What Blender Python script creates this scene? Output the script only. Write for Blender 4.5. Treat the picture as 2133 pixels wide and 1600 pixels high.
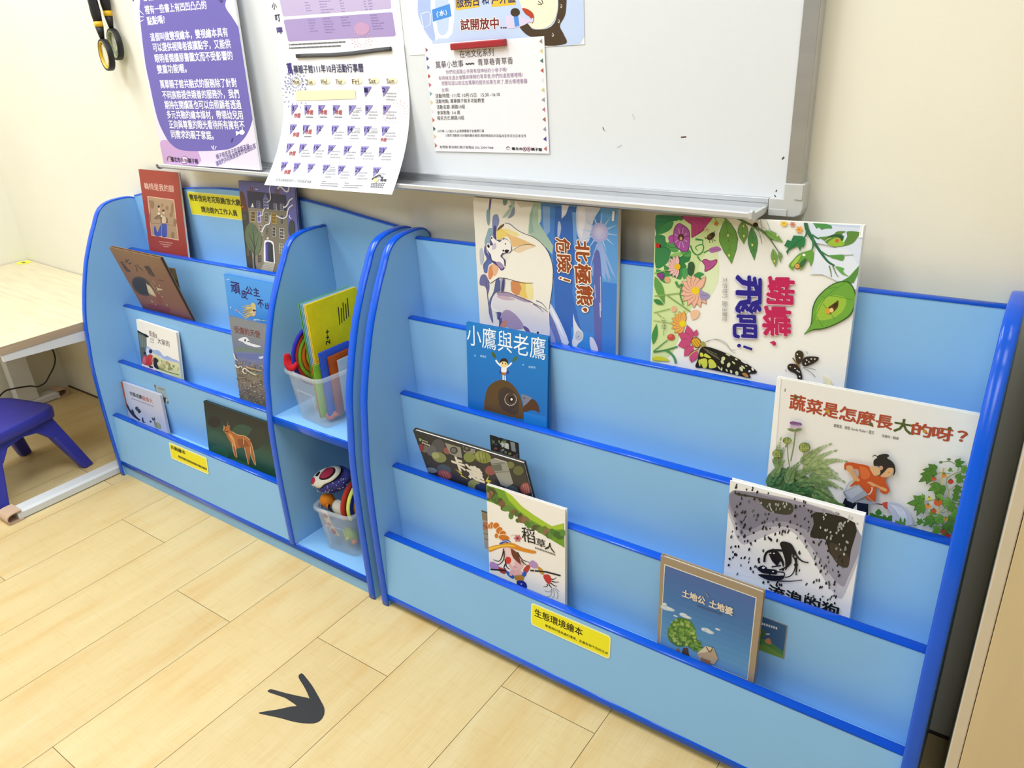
import bpy, bmesh, math, random
from mathutils import Vector, Matrix
for o in list(bpy.data.objects): bpy.data.objects.remove(o)
SC = bpy.context.scene
COL = SC.collection
# ------------------------------------------------------------------ camera
cam = bpy.data.cameras.new('camera')
cam.sensor_width = 36.0
cam.lens = 26.516
cam.clip_start = 0.02
camo = bpy.data.objects.new('camera', cam)
COL.objects.link(camo)
RT, FW, UP = (0.811225, 0.581632, -0.060161), (-0.551598, 0.727049, -0.408826), (-0.194046, 0.364835, 0.910627)
camo.matrix_world = Matrix(((RT[0], UP[0], -FW[0], 1.82616), (RT[1], UP[1], -FW[1], -1.30653), (RT[2], UP[2], -FW[2], 1.27611), (0, 0, 0, 1)))
SC.camera = camo
# ------------------------------------------------------------------ world, lamps, exposure
W = bpy.data.worlds.new('world'); SC.world = W
W.use_nodes = True
W.node_tree.nodes['Background'].inputs[0].default_value = (0.95, 0.97, 1.0, 1)
W.node_tree.nodes['Background'].inputs[1].default_value = 0.05
SC.view_settings.view_transform = 'Standard'
SC.view_settings.look = 'None'
SC.view_settings.gamma = 1.0
SC.view_settings.use_curve_mapping = False
SC.view_settings.exposure = 0.0
def ceiling_lamp(x, y, p):
    # the four tubes of a ceiling troffer
    for k in range(4):
        l = bpy.data.lights.new('ceiling_tube', 'AREA')
        l.shape = 'RECTANGLE'; l.size = 0.07; l.size_y = 1.15
        l.energy = p / 4; l.color = (0.90, 0.98, 1.07)
        o = bpy.data.objects.new('ceiling_tube', l)
        o.location = (x + (k - 1.5) * 0.14, y, 2.68)
        COL.objects.link(o)
LAMP = 30
for lx, ly, k in ((-0.9, -1.0, 1.0), (0.6, -1.0, 1.0), (2.1, -1.0, 0.5), (-0.9, -2.9, 0.4), (0.6, -2.9, 0.5), (2.1, -2.9, 0.5)):
    ceiling_lamp(lx, ly, LAMP * k)

# ------------------------------------------------------------------ helpers
def lin(h):
    r = [int(h[i:i + 2], 16) / 255 for i in (0, 2, 4)]
    return tuple(c / 12.92 if c <= 0.04045 else ((c + 0.055) / 1.055) ** 2.4 for c in r) + (1.0,)
MATS = {}
def mat(name, col=None, rough=0.5, spec=0.5, noise=0.0, nscale=30, metal=0, bump=0.0, bscale=400, coat=0, trans=0, stretch=None):
    if name in MATS: return MATS[name]
    m = bpy.data.materials.new(name); m.use_nodes = True
    nt = m.node_tree; b = nt.nodes['Principled BSDF']
    b.inputs['Roughness'].default_value = rough
    b.inputs['Specular IOR Level'].default_value = spec
    b.inputs['Metallic'].default_value = metal
    b.inputs['Coat Weight'].default_value = coat
    b.inputs['Coat Roughness'].default_value = 0.08
    b.inputs['Transmission Weight'].default_value = trans
    c = lin(col)
    tc = nt.nodes.new('ShaderNodeTexCoord')
    mp = nt.nodes.new('ShaderNodeMapping'); nt.links.new(tc.outputs['Object'], mp.inputs[0])
    if stretch: mp.inputs['Scale'].default_value = stretch
    nz = nt.nodes.new('ShaderNodeTexNoise'); nz.inputs['Scale'].default_value = nscale; nz.inputs['Detail'].default_value = 5
    nt.links.new(mp.outputs[0], nz.inputs['Vector'])
    rp = nt.nodes.new('ShaderNodeValToRGB')
    k = noise
    rp.color_ramp.elements[0].position = 0.3; rp.color_ramp.elements[1].position = 0.7
    rp.color_ramp.elements[0].color = tuple(x * (1 - k) for x in c[:3]) + (1,)
    rp.color_ramp.elements[1].color = tuple(min(1, x * (1 + k)) for x in c[:3]) + (1,)
    nt.links.new(nz.outputs[0], rp.inputs[0]); nt.links.new(rp.outputs[0], b.inputs['Base Color'])
    if bump:
        n2 = nt.nodes.new('ShaderNodeTexNoise'); n2.inputs['Scale'].default_value = bscale; n2.inputs['Detail'].default_value = 3
        nt.links.new(tc.outputs['Object'], n2.inputs['Vector'])
        bp = nt.nodes.new('ShaderNodeBump'); bp.inputs['Strength'].default_value = bump; bp.inputs['Distance'].default_value = 0.001
        nt.links.new(n2.outputs[0], bp.inputs['Height']); nt.links.new(bp.outputs[0], b.inputs['Normal'])
    MATS[name] = m
    return m
def print_mat(name='print', rough=0.42, coat=0.0):
    if name in MATS: return MATS[name]
    m = bpy.data.materials.new(name); m.use_nodes = True
    nt = m.node_tree; b = nt.nodes['Principled BSDF']
    a = nt.nodes.new('ShaderNodeVertexColor'); a.layer_name = 'ink'
    tc = nt.nodes.new('ShaderNodeTexCoord'); nz = nt.nodes.new('ShaderNodeTexNoise')
    nz.inputs['Scale'].default_value = 60; nz.inputs['Detail'].default_value = 4
    nt.links.new(tc.outputs['Object'], nz.inputs['Vector'])
    mr = nt.nodes.new('ShaderNodeMapRange'); mr.inputs[3].default_value = 0.985; mr.inputs[4].default_value = 1.015
    nt.links.new(nz.outputs[0], mr.inputs[0])
    mx = nt.nodes.new('ShaderNodeVectorMath'); mx.operation = 'SCALE'
    nt.links.new(a.outputs[0], mx.inputs[0]); nt.links.new(mr.outputs[0], mx.inputs['Scale'])
    nt.links.new(mx.outputs[0], b.inputs['Base Color'])
    b.inputs['Roughness'].default_value = rough; b.inputs['Specular IOR Level'].default_value = 0.4
    b.inputs['Coat Weight'].default_value = coat; b.inputs['Coat Roughness'].default_value = 0.12
    MATS[name] = m
    return m
def catmull(pts, n=6, closed=False):
    out = []; N = len(pts)
    if N < 3: return list(pts)
    for i in range(N if closed else N - 1):
        g = (lambda j: pts[j % N]) if closed else (lambda j: pts[max(0, min(N - 1, j))])
        p0, p1, p2, p3 = g(i - 1), g(i), g(i + 1), g(i + 2)
        for k in range(n):
            t = k / n
            out.append(tuple(0.5 * (2 * b + (c - a) * t + (2 * a - 5 * b + 4 * c - d) * t * t + (3 * b - a - 3 * c + d) * t ** 3) for a, b, c, d in zip(p0, p1, p2, p3)))
    if not closed: out.append(tuple(pts[-1]))
    return out
class MB:
    def __init__(s): s.v = []; s.f = []; s.m = []; s.sm = []; s.c = []
    def add(s, vs, fs, m=0, smooth=False, col=None):
        o = len(s.v); s.v += [tuple(v) for v in vs]
        for f in fs: s.f.append([o + i for i in f]); s.m.append(m); s.sm.append(smooth); s.c.append(col)
        return s
    def box(s, x0, x1, y0, y1, z0, z1, m=0):
        vs = [(x, y, z) for x in (x0, x1) for y in (y0, y1) for z in (z0, z1)]
        return s.add(vs, [(0, 1, 3, 2), (4, 6, 7, 5), (0, 4, 5, 1), (2, 3, 7, 6), (0, 2, 6, 4), (1, 5, 7, 3)], m)
    def hexa(s, P, m=0):  # 8 corners: bottom 4 ccw, top 4 ccw
        return s.add(P, [(3, 2, 1, 0), (4, 5, 6, 7), (0, 1, 5, 4), (1, 2, 6, 5), (2, 3, 7, 6), (3, 0, 4, 7)], m)
    def prism(s, poly, a, b, fn, m=0, smooth=False):  # poly 2D extruded from a to b; fn(u,v,w)->xyz
        n = len(poly)
        vs = [fn(u, v, a) for u, v in poly] + [fn(u, v, b) for u, v in poly]
        s.add(vs, [list(range(n))[::-1], list(range(n, 2 * n))], m)
        o = len(s.v) - 2 * n
        for i in range(n):
            j = (i + 1) % n
            s.f.append([o + i, o + j, o + n + j, o + n + i]); s.m.append(m); s.sm.append(smooth); s.c.append(None)
        return s
    def tube(s, path, r, n=10, m=0, closed=False, cap=True, flat=1.0):
        path = [Vector(p) for p in path]; N = len(path); rings = []
        nrm = None; o = len(s.v)
        for i, p in enumerate(path):
            a = path[(i - 1) % N] if (closed or i > 0) else p
            b = path[(i + 1) % N] if (closed or i < N - 1) else p
            t = (b - a).normalized()
            if nrm is None:
                nrm = t.orthogonal().normalized()
            nrm = (nrm - t * nrm.dot(t)).normalized(); bn = t.cross(nrm)
            rr = r[i] if isinstance(r, (list, tuple)) else r
            for k in range(n):
                an = 2 * math.pi * k / n
                s.v.append(tuple(p + nrm * (math.cos(an) * rr) + bn * (math.sin(an) * rr * flat)))
        for i in range(N if closed else N - 1):
            j = (i + 1) % N
            for k in range(n):
                l = (k + 1) % n
                s.f.append([o + i * n + k, o + i * n + l, o + j * n + l, o + j * n + k]); s.m.append(m); s.sm.append(True); s.c.append(None)
        if cap and not closed:
            s.f.append([o + k for k in range(n)][::-1]); s.f.append([o + (N - 1) * n + k for k in range(n)])
            s.m += [m, m]; s.sm += [False, False]; s.c += [None, None]
        return s
    def sweep(s, path, side, prof, m=0, closed=False):
        # path of (point, outward normal); side = sideways unit vector; prof = [(sideways, outward)...] open strip
        o = len(s.v); n = len(prof); N = len(path)
        S = Vector(side)
        for p, q in path:
            for a, b in prof: s.v.append(tuple(Vector(p) + S * a + Vector(q) * b))
        for i in range(N - 1 + (1 if closed else 0)):
            j = (i + 1) % N
            for k in range(n - 1):
                s.f.append([o + i * n + k, o + i * n + k + 1, o + j * n + k + 1, o + j * n + k]); s.m.append(m); s.sm.append(True); s.c.append(None)
        if not closed:
            s.f.append([o + k for k in range(n)]); s.f.append([o + (N - 1) * n + k for k in range(n)][::-1])
            s.m += [m, m]; s.sm += [False, False]; s.c += [None, None]
        return s
    def grid(s, fn, nu, nv, m=0, smooth=True, col=None):
        vs = [fn(i / nu, j / nv) for j in range(nv + 1) for i in range(nu + 1)]
        fs = [(j * (nu + 1) + i, j * (nu + 1) + i + 1, (j + 1) * (nu + 1) + i + 1, (j + 1) * (nu + 1) + i) for j in range(nv) for i in range(nu)]
        return s.add(vs, fs, m, smooth, col)
    def lathe(s, prof, n=24, m=0, fn=lambda x, y, z: (x, y, z)):
        vs = [fn(r * math.cos(2 * math.pi * k / n), r * math.sin(2 * math.pi * k / n), z) for r, z in prof for k in range(n)]
        fs = [(i * n + k, i * n + (k + 1) % n, (i + 1) * n + (k + 1) % n, (i + 1) * n + k) for i in range(len(prof) - 1) for k in range(n)]
        return s.add(vs, fs, m, True)
    def build(s, name, mats, parent=None, bevel=0, fix=True, solid=0, subsurf=0):
        me = bpy.data.meshes.new(name)
        me.from_pydata(s.v, [], s.f)
        if not isinstance(mats, (list, tuple)): mats = [mats]
        for k in mats: me.materials.append(k)
        me.polygons.foreach_set('material_index', s.m)
        me.polygons.foreach_set('use_smooth', s.sm)
        if any(c is not None for c in s.c):
            at = me.color_attributes.new('ink', 'FLOAT_COLOR', 'CORNER')
            buf = []
            for p, c in zip(me.polygons, s.c):
                if c is None: c = (0.8, 0.8, 0.8, 1)
                if isinstance(c, list):
                    for q in c: buf += list(q)
                else: buf += list(c) * p.loop_total
            at.data.foreach_set('color', buf)
        if fix:
            bm = bmesh.new(); bm.from_mesh(me); bmesh.ops.recalc_face_normals(bm, faces=bm.faces); bm.to_mesh(me); bm.free()
        me.update()
        o = bpy.data.objects.new(name, me); COL.objects.link(o)
        if parent: o.parent = parent
        if bevel:
            b = o.modifiers.new('bevel', 'BEVEL'); b.width = bevel; b.segments = 2; b.limit_method = 'ANGLE'; b.angle_limit = math.radians(50)
        if solid:
            b = o.modifiers.new('thick', 'SOLIDIFY'); b.thickness = solid; b.offset = 0
        if subsurf:
            b = o.modifiers.new('sub', 'SUBSURF'); b.levels = subsurf; b.render_levels = subsurf
        return o
def tag(o, label, cat, group=None):
    o['label'] = label; o['category'] = cat
    if group: o['group'] = group
    return o
def thing(name, label, cat, loc=(0, 0, 0), group=None, M=None):
    o = bpy.data.objects.new(name, None); COL.objects.link(o)
    o.empty_display_size = 0.05
    if M is not None: o.matrix_world = M
    else: o.location = loc
    return tag(o, label, cat, group)
def structure(o):
    o['kind'] = 'structure'; return o
def frame(o, U, V):
    U, V = Vector(U), Vector(V); N = U.cross(V)
    return Matrix(((U.x, V.x, N.x, o[0]), (U.y, V.y, N.y, o[1]), (U.z, V.z, N.z, o[2]), (0, 0, 0, 1)))
# ---- flat printed artwork: shapes traced from a picture of a sheet and straightened onto the sheet
_TX = {}
def glyphs(text, bold):
    key = (text, bold)
    if key not in _TX:
        c = bpy.data.curves.new('t', 'FONT'); c.body = text; c.resolution_u = 2; c.offset = bold
        o = bpy.data.objects.new('t', c); COL.objects.link(o)
        me = bpy.data.meshes.new_from_object(o.evaluated_get(bpy.context.evaluated_depsgraph_get()))
        vs = [(v.co.x, v.co.y) for v in me.vertices]; fs = [list(p.vertices) for p in me.polygons]
        bpy.data.objects.remove(o); bpy.data.curves.remove(c); bpy.data.meshes.remove(me)
        xs = [v[0] for v in vs]; ys = [v[1] for v in vs]
        _TX[key] = (vs, fs, min(xs), max(xs), min(ys), max(ys))
    return _TX[key]
def solve8(src, dst):
    A = []
    for (x, y), (u, v) in zip(src, dst):
        A.append([x, y, 1, 0, 0, 0, -u * x, -u * y, u]); A.append([0, 0, 0, x, y, 1, -v * x, -v * y, v])
    for i in range(8):
        p = max(range(i, 8), key=lambda r: abs(A[r][i])); A[i], A[p] = A[p], A[i]
        for r in range(8):
            if r != i:
                f = A[r][i] / A[i][i]
                A[r] = [a - f * b for a, b in zip(A[r], A[i])]
    return [A[i][8] / A[i][i] for i in range(8)]
def nums(s): 
    q = [float(t) for t in s.replace(',', ' ').split()]
    return list(zip(q[0::2], q[1::2]))
class Art:
    """printed picture on a w x h sheet; traced quad = outline of the sheet in the trace's own units"""
    def __init__(s, mb, w, h, quad, ox=0, oy=0, sc=1, n0=0.00012, step=0.000007, bend=None, m=0):
        s.mb, s.w, s.h, s.m = mb, w, h, m
        q = list(zip(quad[0::2], quad[1::2]))
        s.H = solve8(q, [(0, 0), (w, 0), (w, h), (0, h)])
        s.ox, s.oy, s.sc = ox, oy, sc
        s.n = n0; s.step = step; s.bend = bend or (lambda u, v, n: (u, v, n))
        s.tol = 1e-5
    def crop(s, ox, oy, sc): s.ox, s.oy, s.sc = ox, oy, sc; return s
    def uv(s, p):
        x = s.ox + p[0] / s.sc; y = s.oy + p[1] / s.sc; H = s.H
        d = H[6] * x + H[7] * y + 1
        return ((H[0] * x + H[1] * y + H[2]) / d, (H[3] * x + H[4] * y + H[5]) / d)
    def clip(s, P):
        for ax, lim, sg in ((0, 0, 1), (0, s.w, -1), (1, 0, 1), (1, s.h, -1)):
            out = []
            for i in range(len(P)):
                a, b = P[i - 1], P[i]
                ia, ib = (a[ax] - lim) * sg >= 0, (b[ax] - lim) * sg >= 0
                if ia != ib:
                    t = (lim - a[ax]) / (b[ax] - a[ax]); out.append((a[0] + (b[0] - a[0]) * t, a[1] + (b[1] - a[1]) * t))
                if ib: out.append(b)
            P = out
            if len(P) < 3: return []
        return P
    def put(s, P, col, n=None):
        P = s.clip(P)
        Q = []
        for p in P:
            if not Q or abs(p[0] - Q[-1][0]) + abs(p[1] - Q[-1][1]) > s.tol: Q.append(p)
        if len(Q) < 3: return
        a = sum(Q[i - 1][0] * Q[i][1] - Q[i][0] * Q[i - 1][1] for i in range(len(Q)))
        if abs(a) < 1e-9: return
        if a < 0: Q = Q[::-1]
        n = s.n if n is None else n
        s.mb.add([s.bend(u, v, n) for u, v in Q], [list(range(len(Q)))], s.m, False, lin(col) if isinstance(col, str) else col)
    def up(s): s.n += s.step
    def P(s, col, pts): s.up(); s.put([s.uv(p) for p in nums(pts)], col); return s
    def S(s, col, pts, n=5): s.up(); s.put([s.uv(p) for p in catmull(nums(pts), n, True)], col); return s
    def L(s, col, w, pts, smooth=True, w2=None):
        s.up(); P = nums(pts) if isinstance(pts, str) else pts
        if smooth and len(P) > 2: P = catmull(P, 5)
        N = len(P); A = []; B = []
        for i, p in enumerate(P):
            a = P[max(0, i - 1)]; b = P[min(N - 1, i + 1)]
            dx, dy = b[0] - a[0], b[1] - a[1]; l = math.hypot(dx, dy) or 1
            ww = w if w2 is None else w + (w2 - w) * i / max(1, N - 1)
            A.append((p[0] - dy / l * ww / 2, p[1] + dx / l * ww / 2)); B.append((p[0] + dy / l * ww / 2, p[1] - dx / l * ww / 2))
        for i in range(N - 1): s.put([s.uv(p) for p in (A[i], A[i + 1], B[i + 1], B[i])], col)
        return s
    def E(s, col, cx, cy, rx, ry, rot=0, n=14):
        s.up(); c, d = math.cos(math.radians(rot)), math.sin(math.radians(rot))
        s.put([s.uv((cx + rx * math.cos(t) * c - ry * math.sin(t) * d, cy + rx * math.cos(t) * d + ry * math.sin(t) * c)) for t in [2 * math.pi * k / n for k in range(n)]], col)
        return s
    def leaf(s, col, x0, y0, x1, y1, w):
        dx, dy = x1 - x0, y1 - y0; l = math.hypot(dx, dy) or 1; nx, ny = -dy / l * w / 2, dx / l * w / 2
        pr = ((0, 0), (.12, .45), (.3, .9), (.48, 1), (.7, .7), (.88, .28))
        P = [(x0 + dx * t + nx * k, y0 + dy * t + ny * k) for t, k in pr] + [(x1, y1)] + [(x0 + dx * t - nx * k, y0 + dy * t - ny * k) for t, k in pr[:0:-1]]
        s.up(); s.put([s.uv(p) for p in P], col); return s
    def flower(s, col, cx, cy, r, n, w, cc, cr, a0=0, a1=360, line=None, sq=1.0):
        for k in range(n):
            a = math.radians(a0 + (a1 - a0) * k / n)
            e = (cx + math.cos(a) * r, cy + math.sin(a) * r * sq)
            if line: s.leaf(line, cx, cy, cx + (e[0] - cx) * 1.05, cy + (e[1] - cy) * 1.05, w * 1.18)
            s.leaf(col, cx, cy, e[0], e[1], w)
        s.E(cc, cx, cy, cr, cr); return s
    def T(s, text, col, p0, p1, p2, bold=0.0, outline=None, ow=0.05):
        """text with ink box from p0 (bottom left) to p1 (bottom right), p2 = top left"""
        if outline: s._T(text, outline, p0, p1, p2, ow, bold)
        return s._T(text, col, p0, p1, p2, bold, bold)
    def _T(s, text, col, p0, p1, p2, bold, ref):
        s.up(); vs, fs, x0, x1, y0, y1 = glyphs(text, 0)
        a, b, c = s.uv(p0), s.uv(p1), s.uv(p2)
        ux, uy = b[0] - a[0], b[1] - a[1]; W = math.hypot(ux, uy); ux /= W; uy /= W
        H = -(c[0] - a[0]) * uy + (c[1] - a[1]) * ux
        kx, ky = W / (x1 - x0), H / (y1 - y0)
        dirs = [(0, 0)]
        if bold > 0: dirs += [(bold * math.cos(t), bold * math.sin(t)) for t in [math.pi * 2 * k / (6 if bold < .05 else 10) for k in range(6 if bold < .05 else 10)]]
        cl = lin(col); e = 0.0004
        n0 = s.n
        for i_, (dx, dy) in enumerate(dirs):
            s.n = n0 + i_ * 5e-6
            out = []
            for x, y in vs:
                X = (x - x0 + dx) * kx; Y = (y - y0 + dy) * ky
                out.append((a[0] + ux * X - uy * Y, a[1] + uy * X + ux * Y))
            keep = [f for f in fs if all(-e <= out[i][0] <= s.w + e and -e <= out[i][1] <= s.h + e for i in f)]
            if keep: s.mb.add([s.bend(u, v, s.n) for u, v in out], keep, s.m, False, cl)
        if not s.step: s.n = n0
        return s
    def bars(s, col, x0, y0, x1, y1, h, n, gap=0.3):
        """a row of text too small to read: n blocks from (x0,y0) to (x1,y1)"""
        s.up()
        for k in range(n):
            a = (k + gap / 2) / n; b = (k + 1 - gap / 2) / n
            xa, ya, xb, yb = x0 + (x1 - x0) * a, y0 + (y1 - y0) * a, x0 + (x1 - x0) * b, y0 + (y1 - y0) * b
            s.put([s.uv(p) for p in ((xa, ya), (xb, yb), (xb, yb - h), (xa, ya - h))], col)
        return s
    def G(s, stops, axis=1, n=12):
        """colour blend over the whole sheet (printed sky etc.)"""
        s.up(); st = [(t, lin(c)) for t, c in stops]
        def at(t):
            for (a, ca), (b, cb) in zip(st, st[1:]):
                if t <= b:
                    k = (t - a) / (b - a); return tuple(x + (y - x) * k for x, y in zip(ca, cb))
            return st[-1][1]
        for k in range(n):
            a, b = k / n, (k + 1) / n
            if axis == 1: P = [(0, a * s.h), (s.w, a * s.h), (s.w, b * s.h), (0, b * s.h)]; cs = [at(a), at(a), at(b), at(b)]
            else: P = [(a * s.w, 0), (b * s.w, 0), (b * s.w, s.h), (a * s.w, s.h)]; cs = [at(a), at(b), at(b), at(a)]
            s.mb.add([s.bend(u, v, s.n) for u, v in P], [[0, 1, 2, 3]], s.m, False, [tuple(c) for c in cs])
        return s

# ------------------------------------------------------------------ room shell
def wall_mat(name, col):
    return mat(name, col, rough=0.75, spec=0.25, noise=0.025, nscale=3, bump=0.15, bscale=250)
WALL = wall_mat('wall_paint', 'efead9')
structure(MB().box(-1.66, 6.2, 0, 0.1, 0, 2.8).build('wall_back', WALL))
structure(MB().box(-1.76, -1.66, -5.6, 0.1, 0, 2.8).build('wall_left', WALL))
structure(MB().box(6.2, 6.3, -5.6, 0.1, 0, 2.8).build('wall_right', wall_mat('far_wall_paint', 'b9b2a4')))
structure(MB().box(-1.76, 6.3, -5.7, -5.6, 0, 2.8).build('wall_front', wall_mat('far_wall_paint', 'b9b2a4')))
structure(MB().box(-1.76, 6.3, -5.7, 0.1, 2.75, 2.85).build('ceiling', wall_mat('ceiling_paint', 'f2f1ec')))
def floor_mat():
    m = bpy.data.materials.new('maple_planks'); m.use_nodes = True; nt = m.node_tree; N = nt.nodes; L = nt.links
    b = N['Principled BSDF']; b.inputs['Roughness'].default_value = 0.33; b.inputs['Specular IOR Level'].default_value = 0.35
    tc = N.new('ShaderNodeTexCoord'); at = N.new('ShaderNodeVertexColor'); at.layer_name = 'ink'
    off = N.new('ShaderNodeVectorMath'); off.operation = 'MULTIPLY_ADD'; L.new(at.outputs[0], off.inputs[0]); off.inputs[1].default_value = (37, 23, 0); L.new(tc.outputs['Object'], off.inputs[2])
    def noise(scale, st, det=4, dist=0.0):
        mp = N.new('ShaderNodeMapping'); mp.inputs['Scale'].default_value = st; L.new(off.outputs[0], mp.inputs[0])
        n = N.new('ShaderNodeTexNoise'); n.inputs['Scale'].default_value = scale; n.inputs['Detail'].default_value = det; n.inputs['Distortion'].default_value = dist
        L.new(mp.outputs[0], n.inputs['Vector']); return n
    def ramp(n, stops):
        r = N.new('ShaderNodeValToRGB'); e = r.color_ramp.elements
        e[0].position, e[0].color = stops[0][0], lin(stops[0][1]); e[1].position, e[1].color = stops[-1][0], lin(stops[-1][1])
        for p, c in stops[1:-1]: q = e.new(p); q.color = lin(c)
        L.new(n.outputs[0], r.inputs[0]); return r
    g = ramp(noise(3.0, (4.5, 0.75, 1), 3, 0.25), [(0.28, 'd8b67a'), (0.46, 'dcc28c'), (0.62, 'dec793'), (0.8, 'e2cfa3')])
    fig = ramp(noise(14, (1.0, 7, 1), 3, 1.2), [(0.52, 'ffffff'), (0.7, 'f1e3cb')])
    fine = ramp(noise(90, (3, 0.12, 1), 3), [(0.35, 'f4ecdc'), (0.6, 'ffffff')])
    def mul(a, b2, f):
        x = N.new('ShaderNodeMix'); x.data_type = 'RGBA'; x.blend_type = 'MULTIPLY'; x.inputs[0].default_value = f
        L.new(a, x.inputs[6]); L.new(b2, x.inputs[7]); return x.outputs[2]
    c = mul(g.outputs[0], fig.outputs[0], 0.22); c = mul(c, fine.outputs[0], 0.4)
    tn = N.new('ShaderNodeMapRange'); tn.inputs[3].default_value = 0.965; tn.inputs[4].default_value = 1.03
    sp = N.new('ShaderNodeSeparateColor'); L.new(at.outputs[0], sp.inputs[0]); L.new(sp.outputs[2], tn.inputs[0])
    sc = N.new('ShaderNodeVectorMath'); sc.operation = 'SCALE'; L.new(c, sc.inputs[0]); L.new(tn.outputs[0], sc.inputs['Scale'])
    L.new(sc.outputs[0], b.inputs['Base Color'])
    return m
def make_floor():
    rnd = random.Random(4)
    b = MB()
    b.add([(-1.66, -5.6, -0.0016), (6.2, -5.6, -0.0016), (6.2, 0, -0.0016), (-1.66, 0, -0.0016)], [(0, 1, 2, 3)], 1)
    b.box(-1.76, 6.3, -5.7, 0.1, -0.1, -0.0017, 1)
    known = {0: -0.561, 1: -0.996, 2: -0.4775, 4: -0.361, -2: -0.456, 3: -1.25, -1: -1.05, -3: -0.80, 5: -0.9}
    x0, wd, g = 0.0885, 0.2342, 0.0006
    for k in range(-8, 27):
        a, c = x0 + k * wd + g, x0 + (k + 1) * wd - g
        a, c = max(a, -1.66), min(c, 6.2)
        if c - a < 0.01: continue
        j = known.get(k, -rnd.uniform(0.1, 1.2))
        ys = [0.0]; y = j
        while y > -5.6: ys.append(y); y -= 1.22
        ys.append(-5.6)
        for y1, y0 in zip(ys, ys[1:]):
            sk = -0.008
            P = []
            for (x, y) in ((a, y0 + g), (c, y0 + g), (c, y1 - g), (a, y1 - g)):
                P.append((min(6.2, max(-1.66, x + sk * (y + 0.5))), max(-5.6, min(0, y - sk * (x - a) * 0.8)), 0))
            b.add(P, [(0, 1, 2, 3)], 0, False, (rnd.random(), rnd.random(), rnd.random(), 1))
    structure(b.build('floor', [floor_mat(), mat('plank_groove', '6b5330', 0.7, noise=0.1)], fix=False))
make_floor()
structure(MB().box(-1.66, 1.9, -0.006, 0, 0.0, 0.004).build('trim_1', mat('floor_seam', '4a3a28', 0.7, noise=0.05)))

# ------------------------------------------------------------------ blue display bookshelves
LAM = mat('blue_laminate', '8cc0ee', rough=0.4, spec=0.3, noise=0.015, nscale=6)
EDGE = mat('blue_edge_band', '0a58d8', rough=0.16, spec=0.4, noise=0.02, nscale=10)
SIDE = [(-.303, 0), (-.302, .06), (-.3015, .14), (-.2995, .27), (-.2935, .40), (-.284, .478), (-.272, .56), (-.253, .632), (-.238, .678), (-.218, .732), (-.196, .778), (-.176, .816), (-.16, .842)]
def side_profile(top, back):
    k = top - .904
    P = catmull(SIDE, 3)
    P = [(y, z) for y, z in P]
    C = [(-.16, .842), (-.149, .862), (-.135, .881), (-.117, .894), (-.092, .9015), (-.06, .904), (-.035, .9035), (-.018, .899), (-.008, .889), (-.004, .875)]
    return P[:-1] + catmull(C, 3)
def shift_top(prof, top):
    return [(y, z + (top - .904) * max(0, (z - .5)) / .404) for y, z in prof]
TRIM = [(-1, -0.0012), (-1, 0.0008), (-0.9, 0.0022), (-0.6, 0.0032), (0, 0.0036), (0.6, 0.0032), (0.9, 0.0022), (1, 0.0008), (1, -0.0012)]
def trim_prof(w): return [(a * w / 2, b) for a, b in TRIM]
def panel_side(root, name, x0, x1, prof):
    poly = prof + [(-.004, 0)]
    o = MB().prism(poly, x0, x1, lambda u, v, w: (w, u, v)).build(name, LAM, root)
    path = []
    for i, p in enumerate(prof):
        a = prof[max(0, i - 1)]; b = prof[min(len(prof) - 1, i + 1)]
        d = Vector((0, b[0] - a[0], b[1] - a[1])).normalized()
        path.append(((0.5 * (x0 + x1), p[0], p[1]), (0, -d.z, d.y)))
    MB().sweep(path, (1, 0, 0), trim_prof(x1 - x0 + 0.0014)).build('edge_trim', EDGE, o)
    return o
def strip_path(pts, nrm): return [(p, nrm) for p in pts]
def lip_panel(root, name, x0, x1, y0, z0, y1, z1, t=0.018):
    # a board from (y0,z0) up to (y1,z1), its front face given, with a rounded edge band on top
    o = MB().hexa([(x0, y0, z0), (x1, y0, z0), (x1, y0 + t, z0), (x0, y0 + t, z0), (x0, y1, z1 - .003), (x1, y1, z1 - .003), (x1, y1 + t, z1 - .003), (x0, y1 + t, z1 - .003)]).build(name, LAM, root)
    MB().sweep(strip_path([(x0, y1 + t / 2, z1 - .0035), (x1, y1 + t / 2, z1 - .0035)], (0, 0, 1)), (0, 1, 0), trim_prof(t + .0016)).build('edge_trim', EDGE, o)
    return o
def shelf_board(root, x0, x1, y0, y1, zt, t=0.018, name='shelf_board', trim=True):
    o = MB().box(x0, x1, y0 + (.003 if trim else 0), y1, zt - t, zt).build(name, LAM, root)
    if trim:
        MB().sweep(strip_path([(x0, y0 + .0035, zt - t / 2), (x1, y0 + .0035, zt - t / 2)], (0, -1, 0)), (0, 0, 1), trim_prof(t + .0016)).build('edge_trim', EDGE, o)
    return o
def tiers(root, x0, x1, T, zb, yb, zfloor=0.04):
    # T = lip (y, z) from the lowest up; boards between lips and the pocket floors behind them
    lip_panel(root, 'front_panel', x0, x1, yb, zb, T[0][0], T[0][1])
    for k in range(len(T) - 1):
        y, z = T[k]; yn = T[k + 1][0]
        zf = z - zfloor
        o = MB().box(x0, x1, y + .019, yn - .0003, zf - .012, zf - .0008).build('pocket_floor', LAM, root)
        if k < len(T) - 2:
            lip_panel(root, 'tier_panel', x0, x1, yn, zf - .012, yn, T[k + 1][1])
LT = [(-.281, .2265), (-.214, .397), (-.147, .572), (-.079, .747), (-.0145, .905)]
RTI = [(-.281, .206), (-.223, .372), (-.166, .542), (-.109, .713), (-.054, .889)]
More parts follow.
